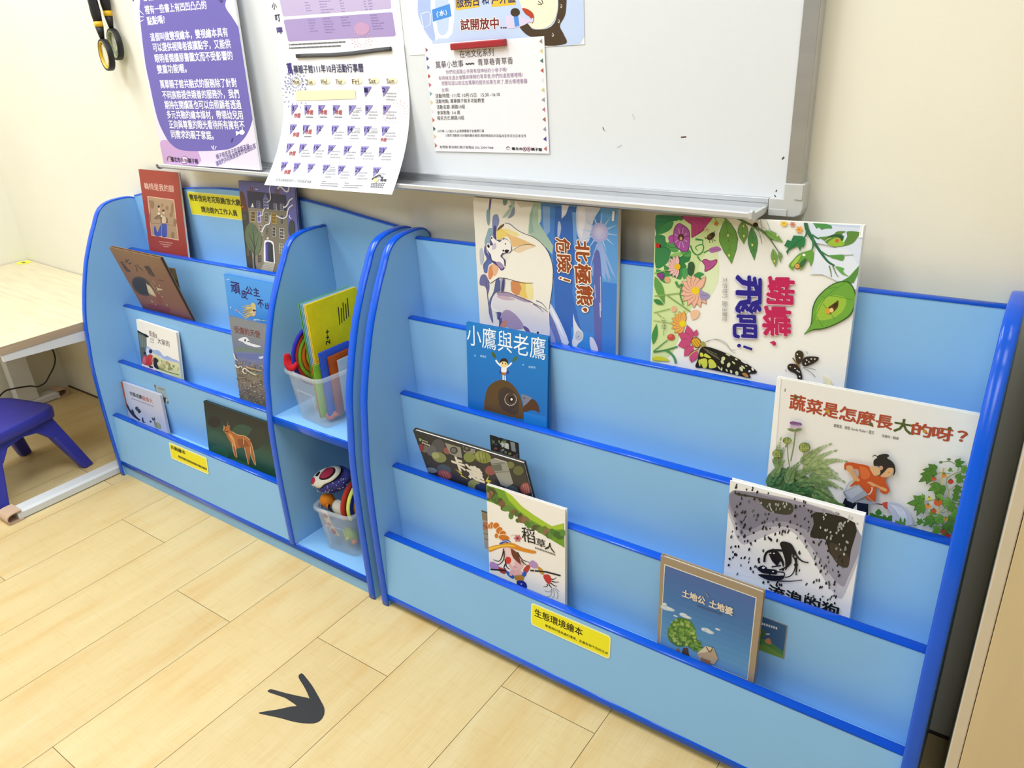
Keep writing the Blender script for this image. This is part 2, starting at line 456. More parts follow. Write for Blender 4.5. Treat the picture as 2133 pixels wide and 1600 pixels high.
# left unit: four book tiers and two open cubbies under an arched back
LS = thing('display_bookshelf', 'arched-back blue display bookshelf with two open cubbies, standing beside the desk', 'bookshelf', (-.045, -.15, 0), 'blue display bookshelves')
def local(root, f, *a):
    f(*a)
PROF = side_profile(.904, 0)
class _R: pass
def reroot(root, objs):
    for o in objs: o.location = o.location - root.location if o.parent == root else o.location
L0, DV0, DV1, R0, R1 = -.643, .257, .277, .559, .579
panel_side(LS, 'side_panel', L0 - .0205, L0, PROF)
panel_side(LS, 'side_panel', R0, R1, PROF)
DPROF = [(y, z * .975 if z > .6 else z - .025 * z / .6 * .6 if False else z) for y, z in PROF]
DPROF = [(min(y, -.0365) if z > .8 else y, z) for y, z in shift_top(PROF, .881)]
DPROF = [p for i, p in enumerate(DPROF) if i == 0 or math.hypot(p[0] - DPROF[i - 1][0], p[1] - DPROF[i - 1][1]) > 1e-5]
DPROF = [p for p in DPROF if not (p[0] >= -.037 and p[1] < .8789 and p[1] > .5)]
def divider():
    poly = DPROF + [(-.0152, DPROF[-1][1]), (-.0152, .056), (-.298, .056)]
    poly = [p for p in DPROF if p[1] > .058]
    body = [(-.2985, .0575)] + poly + [(-.0152, poly[-1][1]), (-.0152, .0575)]
    o = MB().prism(body, DV0, DV1, lambda u, v, w: (w, u, v)).build('divider_panel', LAM, LS)
    pr = [(-.3015, .0575)] + poly + [(-.0152, poly[-1][1])]
    path = []
    for i, p in enumerate(pr):
        a = pr[max(0, i - 1)]; b = pr[min(len(pr) - 1, i + 1)]
        d = Vector((0, b[0] - a[0], b[1] - a[1])).normalized()
        path.append((((DV0 + DV1) / 2, p[0], p[1]), (0, -d.z, d.y)))
    MB().sweep(path, (1, 0, 0), trim_prof(DV1 - DV0 + .0014)).build('edge_trim', EDGE, o)
divider()
def arch_back():
    # arched back board: top line through the traced points
    xs = catmull([(L0, .9045), (-.4983, .9279), (-.3508, .942), (-.213, .9496), (-.0814, .9514), (.0549, .9476), (.1803, .9413), (.2964, .9286), (.4046, .9132), (.4741, .9038), (.5374, .8953), (R0, .8925)], 5)
    y0, y1 = -.0145, -.0035
    poly = [(L0, .03)] + [(x, z) for x, z in xs] + [(R0, .03)]
    o = MB().prism(poly, y0, y1, lambda u, v, w: (u, w, v)).build('back_panel', LAM, LS)
    path = []
    for i, p in enumerate(xs):
        a = xs[max(0, i - 1)]; b = xs[min(len(xs) - 1, i + 1)]
        d = Vector((b[0] - a[0], 0, b[1] - a[1])).normalized()
        path.append(((p[0], (y0 + y1) / 2, p[1]), (-d.z, 0, d.x)))
    MB().sweep(path, (0, 1, 0), trim_prof(.0128)).build('edge_trim', EDGE, o)
arch_back()
tiers(LS, L0 + .0003, DV0 - .0003, LT, .0575, -.2985)
shelf_board(LS, L0 + .0003, R0 - .0003, -.3005, -.0148, .0565, .0195, 'base_board')
MB().box(L0 + .0003, R0 - .0003, -.294, -.278, .0, .0365).build('kick_board', LAM, LS)
shelf_board(LS, DV1 + .0003, R0 - .0003, -.2885, -.0148, .445, .02)
# right unit: four book tiers, straight back
RS = thing('display_bookshelf', 'wide straight-backed blue display bookshelf in the foreground, right of the arched one', 'bookshelf', (1.2, -.15, 0), 'blue display bookshelves')
X0, X1 = .6264, 1.7850
panel_side(RS, 'side_panel', X0 - .0198, X0, PROF)
panel_side(RS, 'side_panel', X1, X1 + .0205, PROF)
def straight_back():
    y0, y1 = -.0545, -.0395
    o = MB().box(X0 + .0003, X1 - .0003, y0, y1, .02, .8865).build('back_panel', LAM, RS)
    MB().sweep(strip_path([(X0 + .0003, (y0 + y1) / 2, .886), (X1 - .0003, (y0 + y1) / 2, .886)], (0, 0, 1)), (0, 1, 0), trim_prof(.0168)).build('edge_trim', EDGE, o)
straight_back()
tiers(RS, X0 + .0003, X1 - .0003, RTI, .0355, -.3000)
shelf_board(RS, X0 + .0003, X1 - .0003, -.3030, -.0547, .0345, .0165, 'base_board')
for o in list(LS.children) + list(RS.children): o.location = -o.parent.location

# ------------------------------------------------------------------ picture books
PRINT = print_mat()
PAGES = mat('book_pages', 'efe9da', 0.7, 0.2, noise=0.04, nscale=8, stretch=(1, 1, 40))
BK = {
'red':((-0.5600,-0.0580,0.7104),(0.99994,-0.00135,-0.01123),(0.01131,0.11914,0.99281),0.2172,0.2852,0.008,[314.3,541.9,394.5,558.6,370.4,359.8,288.3,352.4]),
'house':((-0.0479,-0.0576,0.7098),(0.99998,-0.00079,-0.00683),(0.00688,0.11522,0.99332),0.2378,0.2738,0.01,[517.3,580.5,630.5,603.2,613.4,386.0,496.4,376.0]),
'brown':((-0.5608,-0.1179,0.5390),(0.99967,0.00650,-0.02502),(0.02585,-0.25155,0.96750),0.2804,0.2529,0.01,[306.5,657.2,411.7,688.5,333.3,538.0,226.4,514.4]),
'princess':((-0.1181,-0.1074,0.5349),(0.99997,-0.00082,-0.00818),(0.00822,0.09950,0.99500),0.2620,0.1902,0.008,[482.6,702.2,601.4,735.1,587.4,595.2,466.0,570.6]),
'angel':((-0.0375,-0.1768,0.3578),(1.00000,-0.00003,-0.00029),(0.00029,0.09457,0.99552),0.2050,0.2698,0.008,[501.9,844.1,595.4,876.1,573.1,682.1,476.8,659.0]),
'street':((-0.5626,-0.1812,0.3644),(0.99963,-0.00350,-0.02695),(0.02718,0.12887,0.99129),0.2283,0.1760,0.01,[297.1,772.5,379.0,804.1,366.5,692.0,283.3,665.3]),
'gorilla':((-0.6396,-0.2344,0.1871),(0.99993,0.00080,0.01138),(-0.01140,0.06982,0.99749),0.2376,0.1395,0.009,[270.0,874.3,350.0,906.0,332.8,822.8,252.1,794.8]),
'dingo':((-0.1490,-0.2507,0.1879),(1.00000,0.00025,0.00178),(-0.00180,0.13865,0.99034),0.3250,0.1810,0.01,[436.8,951.8,578.7,1010.9,568.5,885.5,423.9,835.0]),
'bear':((0.8112,-0.0739,0.6760),(0.99997,-0.00023,-0.00759),(0.00760,0.02999,0.99952),0.3423,0.3161,0.012,[1001.6,707.5,1281.9,767.5,1288.0,436.0,985.0,410.8]),
'butterfly':((1.2361,-0.0878,0.6742),(0.99977,0.00180,0.02119),(-0.02127,0.08468,0.99618),0.3497,0.3111,0.014,[1353.6,788.1,1751.1,862.0,1800.7,470.0,1365.6,447.0]),
'eagle':((0.8116,-0.1426,0.5030),(0.99997,0.00088,0.00797),(-0.00802,0.10934,0.99397),0.2140,0.2301,0.009,[975.7,875.3,1139.1,920.0,1142.0,702.0,971.0,671.0]),
'veg':((1.4859,-0.1279,0.5023),(1.00000,0.00009,0.00258),(-0.00258,0.03498,0.99938),0.2965,0.2375,0.01,[1593.0,1040.8,1980.7,1148.3,2041.5,865.5,1618.3,786.8]),
'kada':((0.7224,-0.1927,0.3320),(0.99999,-0.00102,0.00417),(-0.00430,-0.23796,0.97127),0.3056,0.1688,0.01,[900.4,1008.2,1121.1,1085.7,1090.0,966.0,860.0,896.0]),
'dog':((1.4401,-0.1858,0.3324),(0.99996,0.00027,0.00904),(-0.00904,0.02999,0.99951),0.2212,0.2228,0.012,[1506.0,1217.5,1766.2,1307.2,1801.0,1075.0,1521.0,1001.0]),
'scare':((0.9256,-0.2520,0.1668),(0.99986,0.00150,0.01668),(-0.01675,0.08963,0.99583),0.2013,0.2462,0.009,[1020.4,1212.4,1177.0,1276.4,1177.5,1062.5,1013.0,1010.0]),
'earth':((1.3437,-0.2605,0.1687),(0.99990,0.00000,-0.01426),(0.01426,0.00000,0.99990),0.1894,0.2416,0.01,[1367.8,1366.3,1566.0,1453.6,1591.0,1235.0,1376.4,1157.7]),
}
def book(key, label, base, spine='L', spine_col=None, back=None, soft=False, pages=None, page_col=None):
    o, U, V, w, h, t, quad = BK[key]
    M = frame(o, U, V)
    root = thing('picture_book', label, 'book', group='picture books on the blue shelves', M=M)
    ct = .0006 if soft else .0024
    ins = .0012 if soft else .0032
    spine_col = spine_col or base; back = back or base
    a = MB(); a.box(0, w, 0, h, -ct, 0); a.c = [lin(base)] * len(a.f)
    art = Art(a, w, h, quad)
    cover = (a, art, root)
    b = MB().box(0, w, 0, h, -t, -t + ct); b.c = [lin(back)] * len(b.f)
    b.build('back_cover', PRINT, root)
    s = MB()
    if spine == 'L': s.box(0, ct, 0, h, -t + ct, -ct)
    else: s.box(w - ct, w, 0, h, -t + ct, -ct)
    s.c = [lin(spine_col)] * len(s.f); s.build('spine', PRINT, root)
    p = MB()
    x0, x1 = (ct, w - ins) if spine == 'L' else (ins, w - ct)
    p.box(x0, x1, ins, h - ins, -t + ct + .0001, -ct - .0001)
    if page_col: p.c = [lin(page_col)] * len(p.f); p.build('page_block', PRINT, root)
    else: p.build('page_block', PAGES, root)
    return cover
def done(cover):
    a, art, root = cover
    return a.build('front_cover', PRINT, root, fix=False)

# ---- the covers, one by one (outline numbers are traced units of each cover's own picture)
def cov_red():
    c = book('red', 'red picture book with a framed drawing of two figures, left end of top tier', 'a03a2a', soft=True, back='8c3024')
    A = c[1].crop(280, 340, 8)
    A.T('輪椅是我的腳', 'ecc8b4', (172, 432), (662, 488), (166, 318), 0.0)
    A.P('e8b49c', '214,546 662,606 740,1288 284,1204'); A.P('b1906c', '226,560 652,616 724,1268 292,1194')
    for x, y, w, h in ((300, 690, 34, 70), (270, 640, 30, 26), (545, 745, 26, 36), (632, 750, 24, 90), (676, 985, 30, 60), (640, 1200, 30, 58), (466, 700, 18, 24), (262, 900, 14, 90), (612, 860, 26, 40)): A.E('93734f', x, y, w, h)
    A.L('6d5236', 5, '270,1003 450,1000', 0); A.L('6d5236', 5, '550,1020 705,1050', 0); A.L('7d6142', 4, '262,640 276,1000 296,1190', 0)
    A.S('8a6e50', '330,925 385,872 440,868 480,884 540,912 556,985 536,1002 450,1002 430,935 375,936'); A.L('4c3826', 9, '332,925 392,874 440,878 480,860'); A.L('4c3826', 8, '440,880 452,1000'); A.L('4c3826', 9, '545,915 552,990')
    A.S('d8bc98', '470,890 520,905 520,995 462,995'); A.E('dcbc98', 410, 770, 17, 34); A.E('dcbc98', 486, 826, 17, 26); A.E('2c221c', 406, 722, 18, 20); A.E('2c221c', 482, 790, 20, 18)
    A.E('e4d6bc', 408, 838, 22, 20); A.E('e4d6bc', 455, 880, 18, 16)
    A.S('4552a0', '330,1062 352,1058 386,1150 428,1052 452,1030 444,1205 340,1198'); A.S('4552a0', '458,1012 528,1012 548,1060 540,1218 466,1222 452,1120'); A.L('8d8fb8', 8, '456,1030 450,1200'); A.L('8d8fb8', 7, '545,1050 548,1200')
    for y, x0, x1 in ((1312, 410, 640), (1352, 430, 615), (1392, 480, 575)): A.bars('d89a86', x0, y, x1, y + (x1 - x0) * .13, 16, 12, .25)
    done(c)
def cov_house():
    c = book('house', 'dark violet picture book with an apartment house at night, right of the yellow notice', '605ea4', spine_col='5a58a0', back='4a488a')
    A = c[1].crop(490, 370, 8)
    A.G([(0, '4a4a70'), (.5, '6866ae'), (1, '6664a8')])
    A.P('63392b', '56,232 104,220 140,262 168,340 190,440 222,560 90,552'); A.E('b8683c', 120, 490, 14, 22)
    A.P('3d3b35', '88,550 232,566 310,1530 165,1472'); A.P('504c43', '130,612 175,612 185,700 142,706'); A.P('57544a', '190,1150 232,1150 236,1300 194,1300')
    A.P('34334f', '196,216 848,288 866,560 215,498')
    for x, y in ((246, 150), (282, 160), (660, 190), (688, 192), (714, 196)): A.P('6b3a36', f'{x},{y} {x+16},{y+2} {x+16},{y+84} {x},{y+80}')
    A.P('7c7464', '215,498 862,556 880,1000 900,1600 300,1530'); A.P('898070', '215,498 470,520 500,1540 300,1530')
    def win(x, y, w, h, fr, pane, nx=2, ny=3):
        sk = .1
        A.P(fr, f'{x},{y} {x+w},{y+w*sk} {x+w+5},{y+h+w*sk} {x+5},{y+h}')
        for i in range(nx):
            for j in range(ny):
                a = x + 7 + i * (w - 10) / nx; b = y + 7 + j * (h - 8) / ny + i * 3
                A.P(pane, f'{a},{b} {a+(w-18)/nx},{b+2} {a+(w-18)/nx+2},{b+(h-26)/ny+2} {a+2},{b+(h-26)/ny}')
    win(266, 370, 46, 120, '45466e', '22222c', 1, 2); win(354, 386, 60, 110, '8f90b8', '2b2b40'); win(474, 350, 76, 160, 'd8d8ec', '3b3a7a'); win(640, 430, 54, 110, 'b9b9c8', '2d2d40'); win(748, 436, 54, 112, 'b9b9c8', '2d2d40')
    A.P('6464b4', '470,345 500,262 548,350'); A.P('f0f0f0', '266,494 290,420 312,494'); A.P('f2ecd8', '530,500 562,503 562,522 530,520')
    win(262, 560, 72, 175, 'd8c184', '49321f'); win(366, 556, 66, 185, 'c9c4dc', '6a66b0', 1, 2); win(494, 580, 58, 160, 'cfc9ba', '26262a'); win(604, 588, 82, 172, 'd2b460', '7a5c24'); win(750, 618, 54, 155, '8c8576', '3a3a3c')
    win(400, 788, 50, 180, 'd6d0c0', '4a2c2c'); win(512, 828, 46, 120, '8f8878', '303034'); win(616, 818, 62, 160, 'd4cdc0', '2a2a34'); win(744, 840, 74, 176, 'ece6da', '2c2a3a'); win(734, 1098, 72, 160, 'ddd4bc', '6c7468')
    win(374, 1284, 60, 130, '8f8775', '3e3a34')
    for w, p in ((15, '606,112 580,160 578,215 588,280 592,350 572,388 530,412'), (24, '712,192 742,152 792,176 838,226 884,226 902,150'), (24, '965,342 908,384 880,440 842,488 800,492'), (20, '966,456 905,500 878,560 862,642 824,674 772,676 690,634'), (17, '492,512 466,570 462,622 410,632'), (20, '588,628 578,758 512,790 478,840 452,902 428,888')): A.L('e4e2ee', w, p)
    A.S('eeecf2', '482,1390 486,1090 520,1042 600,1052 648,1110 668,1412 645,1420 500,1400', 3); A.P('38367c', '512,1390 508,1090 540,1066 600,1080 632,1120 648,1414'); A.P('2e3438', '566,1072 600,1080 632,1120 648,1414 560,1400'); A.L('5a59b0', 16, '530,1110 536,1380', 0)
    A.P('b8b29c', '500,1400 672,1428 628,1582 430,1528')
    for k in range(5): A.L('8a8470', 5, [(486 - k * 13, 1425 + k * 24), (664 - k * 10, 1452 + k * 28)], 0)
    A.E('d8d2c0', 548, 1012, 20, 20)
    A.E('5d6b52', 290, 1000, 118, 250, -8); A.E('66755a', 380, 1090, 66, 200, 8); A.L('2f3630', 24, '346,1532 324,1400 328,1200 318,1020 300,800', w2=5); A.L('2f3630', 12, '326,1180 290,1060 220,920', w2=4); A.L('2f3630', 12, '334,1210 370,1060 400,960', w2=4); A.L('2f3630', 10, '326,1290 270,1170 200,1060', w2=4)
    A.E('3c4640', 944, 850, 54, 145); A.L('f2f2fa', 12, '915,625 908,650 928,676 942,684'); A.L('f2f2fa', 10, '342,184 362,200 380,184')
    A.P('d6d6d8', '165,1478 340,1530 340,1548 160,1500')
    done(c)
def cov_brown():
    c = book('brown', 'brown picture book tipping forward over the second tier on the left', '8a6240', spine='R', back='8a6844', spine_col='3c2c20', page_col='6b5238')
    A = c[1].crop(220, 505, 9.694)
    A.G([(0, '8a5548'), (.35, '8c6043'), (1, '8d6a44')])
    k = '2c1a20'
    A.T('亂', k, (430, 600), (510, 590), (300, 385), .01); A.T('七', k, (440, 455), (530, 420), (395, 330), .02); A.T('八', k, (640, 590), (760, 570), (590, 450), .01); A.T('糟', k, (905, 690), (1010, 690), (735, 470), .015)
    A.bars('5a4028', 1055, 762, 1195, 790, 14, 9)
    for d, q in ((1.08, '5e4c3e'), (1.0, '463c38'), (.86, '38312f')): A.E(q, 735, 885, 225 * d, 150 * d, 42)
    A.S('c9bb96', '822,822 850,850 900,880 960,960 1022,1090 960,1075 880,1035 845,950'); A.S('dcd0ae', '842,880 890,890 950,975 985,1050 900,1010'); A.L('5a2a20', 10, '812,795 880,850 950,940 1015,1060')
    A.S('d2c4a0', '1020,905 1060,920 1130,940 1150,965 1090,965 1030,985 1050,950'); A.E('d2c4a0', 1086, 874, 12, 14)
    for p in ('920,820 960,880 1000,940', '945,770 975,810 1000,850', '1000,990 1012,1040'): A.L('b9a07a', 9, p)
    A.S('94503f', '1030,1040 1100,1070 1130,1150 1140,1240 1090,1250 1040,1160'); A.S('85463e', '860,1240 1000,1250 1200,1290 1300,1330 1250,1420 900,1300')
    for x, y in ((930, 1180), (950, 1200), (1010, 1250), (1140, 1095), (1080, 1025), (1240, 1262)): A.E('c8a890', x, y, 12, 14)
    done(c)
def cov_princess():
    c = book('princess', 'bright blue picture book with a blond girl, second tier beside the cubbies', '3d92dc', spine_col='3488d4')
    A = c[1].crop(460, 560, 12.308)
    A.G([(0, '2f84d0'), (.6, '4a98e4'), (1, '4c9ae6')])
    k = '1d1566'
    for ch, p0, p1, p2 in (('頑', (278, 610), (505, 655), (270, 330)), ('皮', (530, 740), (690, 790), (520, 520)), ('公', (655, 640), (820, 680), (650, 440)), ('主', (850, 690), (1000, 720), (840, 480)), ('不', (955, 985), (1110, 1015), (955, 780)), ('出', (1150, 1030), (1300, 1060), (1150, 870))): A.T(ch, k, p0, p1, p2, .03)
    rnd = random.Random(2)
    for i in range(46):
        a = rnd.uniform(0, 1); A.L(rnd.choice(['c9ae5a', 'd9c378', 'b5973e', 'e6d79a']), 26, [(860 - 40 * a, 920 + 300 * a), (740 + 20 * a, 930 + 280 * a), (560 + rnd.uniform(-50, 70) + 60 * a, 960 + rnd.uniform(-40, 40) + 330 * a)], w2=4)
    A.S('d9c378', '780,900 830,872 890,920 905,1010 860,1010 800,1000'); A.S('e9cda6', '850,1000 905,1020 895,1060 905,1110 880,1200 830,1200 800,1060'); A.S('2a1a1c', '815,1050 850,1040 900,1070 850,1095'); A.L('a8402c', 12, '850,1125 880,1135')
    A.L('d6c8b4', 14, '440,1080 540,1170 630,1240', w2=8); A.E('c08aa0', 400, 1060, 34, 26); A.L('e6ead8', 30, '850,1310 980,1310 1180,1340', w2=8); A.L('24405c', 12, '1035,1280 1040,1345', 0)
    for x, y in ((210, 270), (168, 275), (258, 984), (78, 220)): A.E('e6f4ff', x, y, 12, 18)
    A.L('2f6cae', 8, '300,350 1330,560', 0) if 0 else None
    done(c)
def cov_angel():
    c = book('angel', 'grey picture book with a hillside town under clouds, below the bright blue book', '7c8088', spine_col='767a84')
    A = c[1].crop(470, 640, 7.27)
    A.G([(0, '6f675a'), (.45, '847a6a'), (.52, '6c76a2'), (.7, '6f7894'), (.82, '7e828a'), (1, '83868a')])
    A.P('6e7f78', '110,640 200,590 400,620 600,660 600,700 380,670 150,680'); A.P('626fa8', '120,690 600,720 600,800 380,790 140,740')
    A.T('受傷的天使', '70332c', (140, 385), (530, 470), (132, 282), .02)
    A.S('dfe2ea', '190,495 240,462 312,456 360,508 372,540 440,562 535,592 470,606 380,586 300,556 260,526'); A.E('3a3236', 296, 500, 14, 20); A.E('4a4246', 345, 520, 18, 10)
    A.S('c9d2e6', '500,758 540,744 572,742 560,775 520,782')
    rnd = random.Random(7)
    for i in range(430):
        y = rnd.uniform(800, 1560); x = rnd.uniform(130, 600); w = rnd.uniform(8, 34); h = rnd.uniform(5, 20)
        if y < 790 + (x - 140) * .12: continue
        A.P(rnd.choice(['8e8472', 'a0957f', '6b6154', '7d7262', '96836a', '5e564c', 'b5ab99', '8a7d8a', '70685c']), f'{x},{y} {x+w},{y+w*.18} {x+w+3},{y+h+w*.18} {x+2},{y+h}')
    for p in ('130,700 150,740 160,780 200,800', '160,870 200,910 240,885 260,920', '270,950 300,920 340,950 400,990 480,1025', '270,960 290,990 330,1000'): A.L('ddd5c6', 22, p, w2=9)
    A.L('b39a6e', 30, '330,900 420,930 560,960', w2=16); A.L('8fa06a', 12, '400,980 520,1010')
    done(c)
def cov_street():
    c = book('street', 'white picture book with children by a wall, left end of the third tier', 'f1ece4', spine_col='f4f0ea')
    A = c[1].crop(275, 655, 11.425)
    A.P('5a625c', '118,412 345,520 350,760 362,1000 240,1180 215,1180'); A.P('768078', '165,470 330,540 340,790 200,780')
    for x in (190, 225, 262, 300): A.L('49524c', 7, [(x, 480), (x + 30, 1100)], 0)
    A.L('39423e', 9, '215,790 290,830 360,830'); A.S('111214', '104,352 130,372 250,440 330,470 402,530 340,545 250,475 130,420', 3)
    A.S('9fb2de', '350,760 480,830 520,850 600,848 660,880 760,1000 840,985 960,1050 1115,1120 1120,1260 700,1150 350,960', 3); A.S('c6d4ee', '360,800 420,830 480,880 520,930 700,1010 760,1060 1110,1170 1120,1300 600,1100 360,980', 3)
    A.S('dcd8a4', '500,940 620,980 760,1080 1000,1130 1130,1190 1160,1520 900,1420 640,1330 500,1200', 3)
    rnd = random.Random(5)
    for i in range(26):
        x = rnd.uniform(620, 1120); y = 1080 + (x - 620) * .22 + rnd.uniform(0, 200); A.E(rnd.choice(['a9a35c', 'c8c07c', '8f9558', 'e4dfb0', 'b9a468']), x, y, rnd.uniform(18, 40), rnd.uniform(22, 50))
    for p in ('760,1100 775,1300', '870,1140 880,1340'): A.L('7a7a50', 8, p)
    A.L('556a3a', 16, '650,1290 760,1330 900,1380 1120,1440')
    A.T('街道', '6d4c48', (415, 510), (552, 560), (412, 375), 0); A.T('是', '6d4c48', (560, 560), (608, 572), (562, 460), 0); A.T('大家的', '5d4040', (615, 690), (900, 775), (625, 560), 0)
    for y in (570, 605, 655): A.bars('8a8078', 430, y, 530, y + 25, 12, 7)
    A.S('c8485a', '250,1060 280,990 340,1000 370,1050 350,1200 260,1170'); A.S('c23a2c', '345,1040 400,955 470,960 520,1040 490,1160 440,1220 345,1200'); A.S('d86a80', '265,1050 310,1020 330,1120 300,1170 255,1150')
    A.E('241e22', 306, 918, 32, 36); A.E('1c181c', 444, 880, 42, 50); A.S('1e191a', '530,1040 570,1030 630,1100 600,1170 640,1300 540,1260 515,1160'); A.L('22222e', 40, '410,1235 500,1262', 0); A.L('dcae8c', 20, '500,1000 480,1100 500,1200', w2=10)
    done(c)
def cov_gorilla():
    c = book('gorilla', 'pale picture book with an orange spine and animal cut-outs, left end of the lowest tier', 'c9cbdd', spine_col='c4572a')
    A = c[1].crop(245, 785, 13.336)
    A.P('b8501f', '20,80 150,150 250,640 310,1120 215,1090'); A.P('d8d8e6', '145,150 165,152 262,640 330,1120 310,1110 246,640')
    A.T('完整成績', '4c5452', (355, 510), (690, 630), (355, 405), .03); A.T('最偉大', 'bf7a70', (700, 650), (985, 745), (705, 530), .02)
    A.bars('84869c', 375, 605, 1000, 835, 22, 26)
    A.S('3f4652', '490,860 530,825 575,850 600,900 640,890 620,930 665,950 610,1010 560,960 510,920', 3); A.S('2e2e38', '590,930 660,945 640,970 600,1015 570,980', 3)
    A.S('2a2024', '250,720 300,800 350,900 420,980 500,1060 560,1130 640,1200 600,1215 500,1150 400,1060 310,930 262,800'); A.S('352830', '395,900 440,930 480,1040 440,1060 400,980')
    A.S('262a44', '685,1140 715,1140 730,1230 790,1275 690,1255', 3); A.E('22263c', 920, 1245, 28, 24); A.S('262a38', '900,1215 912,1210 930,1260 900,1260', 3)
    A.S('8f8e86', '1000,1200 1040,1210 1060,1260 1140,1280 1200,1350 1190,1440 1050,1390 1020,1300'); A.S('b0aa70', '1085,1290 1150,1290 1195,1360 1180,1420 1100,1380'); A.leaf('44464a', 1010, 1220, 950, 1120, 44); A.leaf('44464a', 1030, 1215, 1018, 1110, 36)
    done(c)
def cov_dingo():
    c = book('dingo', 'dark green picture book with an orange dog, beside the cubbies on the lowest tier', '1f3329', spine_col='1a2a22')
    A = c[1].crop(200, 820, 5.078)
    A.G([(0, '1d4a36'), (.45, '24503e'), (.65, '20332a'), (1, '221f1e')])
    for x, y, rx, ry, q in ((1560, 420, 120, 90, '2c4a3a'), (1260, 460, 90, 60, '295241'), (1250, 300, 70, 60, '1c1b1b'), (1690, 480, 90, 120, '262f28'), (1300, 620, 110, 60, '2a5c46'), (1500, 760, 150, 60, '2f6048')): A.E(q, x, y, rx, ry, 20, 20)
    A.S('a8622a', '1346,318 1356,352 1384,344 1396,304 1412,348 1420,386 1442,402 1470,430 1540,440 1600,462 1640,512 1662,590 1672,650 1692,752 1678,756 1648,670 1632,640 1620,742 1604,742 1592,650 1572,572 1502,580 1482,600 1496,672 1478,680 1460,640 1446,580 1420,512 1390,462 1368,412 1344,392 1352,368', 4)
    A.S('c98a48', '1400,420 1440,440 1470,520 1462,570 1430,500'); A.S('8a4a20', '1500,480 1580,490 1620,560 1580,560 1520,560')
    for p in ('1346,318 1356,352 1352,385 1372,412', '1440,402 1500,436 1570,448 1630,490', '1640,520 1664,600 1690,750', '1572,572 1590,650 1612,740', '1420,440 1462,500 1480,600 1492,670', '1562,470 1560,540', '1440,520 1452,600 1470,660', '1396,304 1412,350', '1632,560 1640,650 1680,752'): A.L('e2bd8c', 5, p)
    A.E('2b1a12', 1368, 372, 7, 6); A.L('24140e', 8, '1352,390 1375,402 1400,398'); A.leaf('3a2016', 1350, 345, 1346, 312, 10); A.leaf('3a2016', 1404, 345, 1397, 304, 12)
    done(c)
for f in (cov_red, cov_house, cov_brown, cov_princess, cov_angel, cov_street, cov_gorilla, cov_dingo): f()

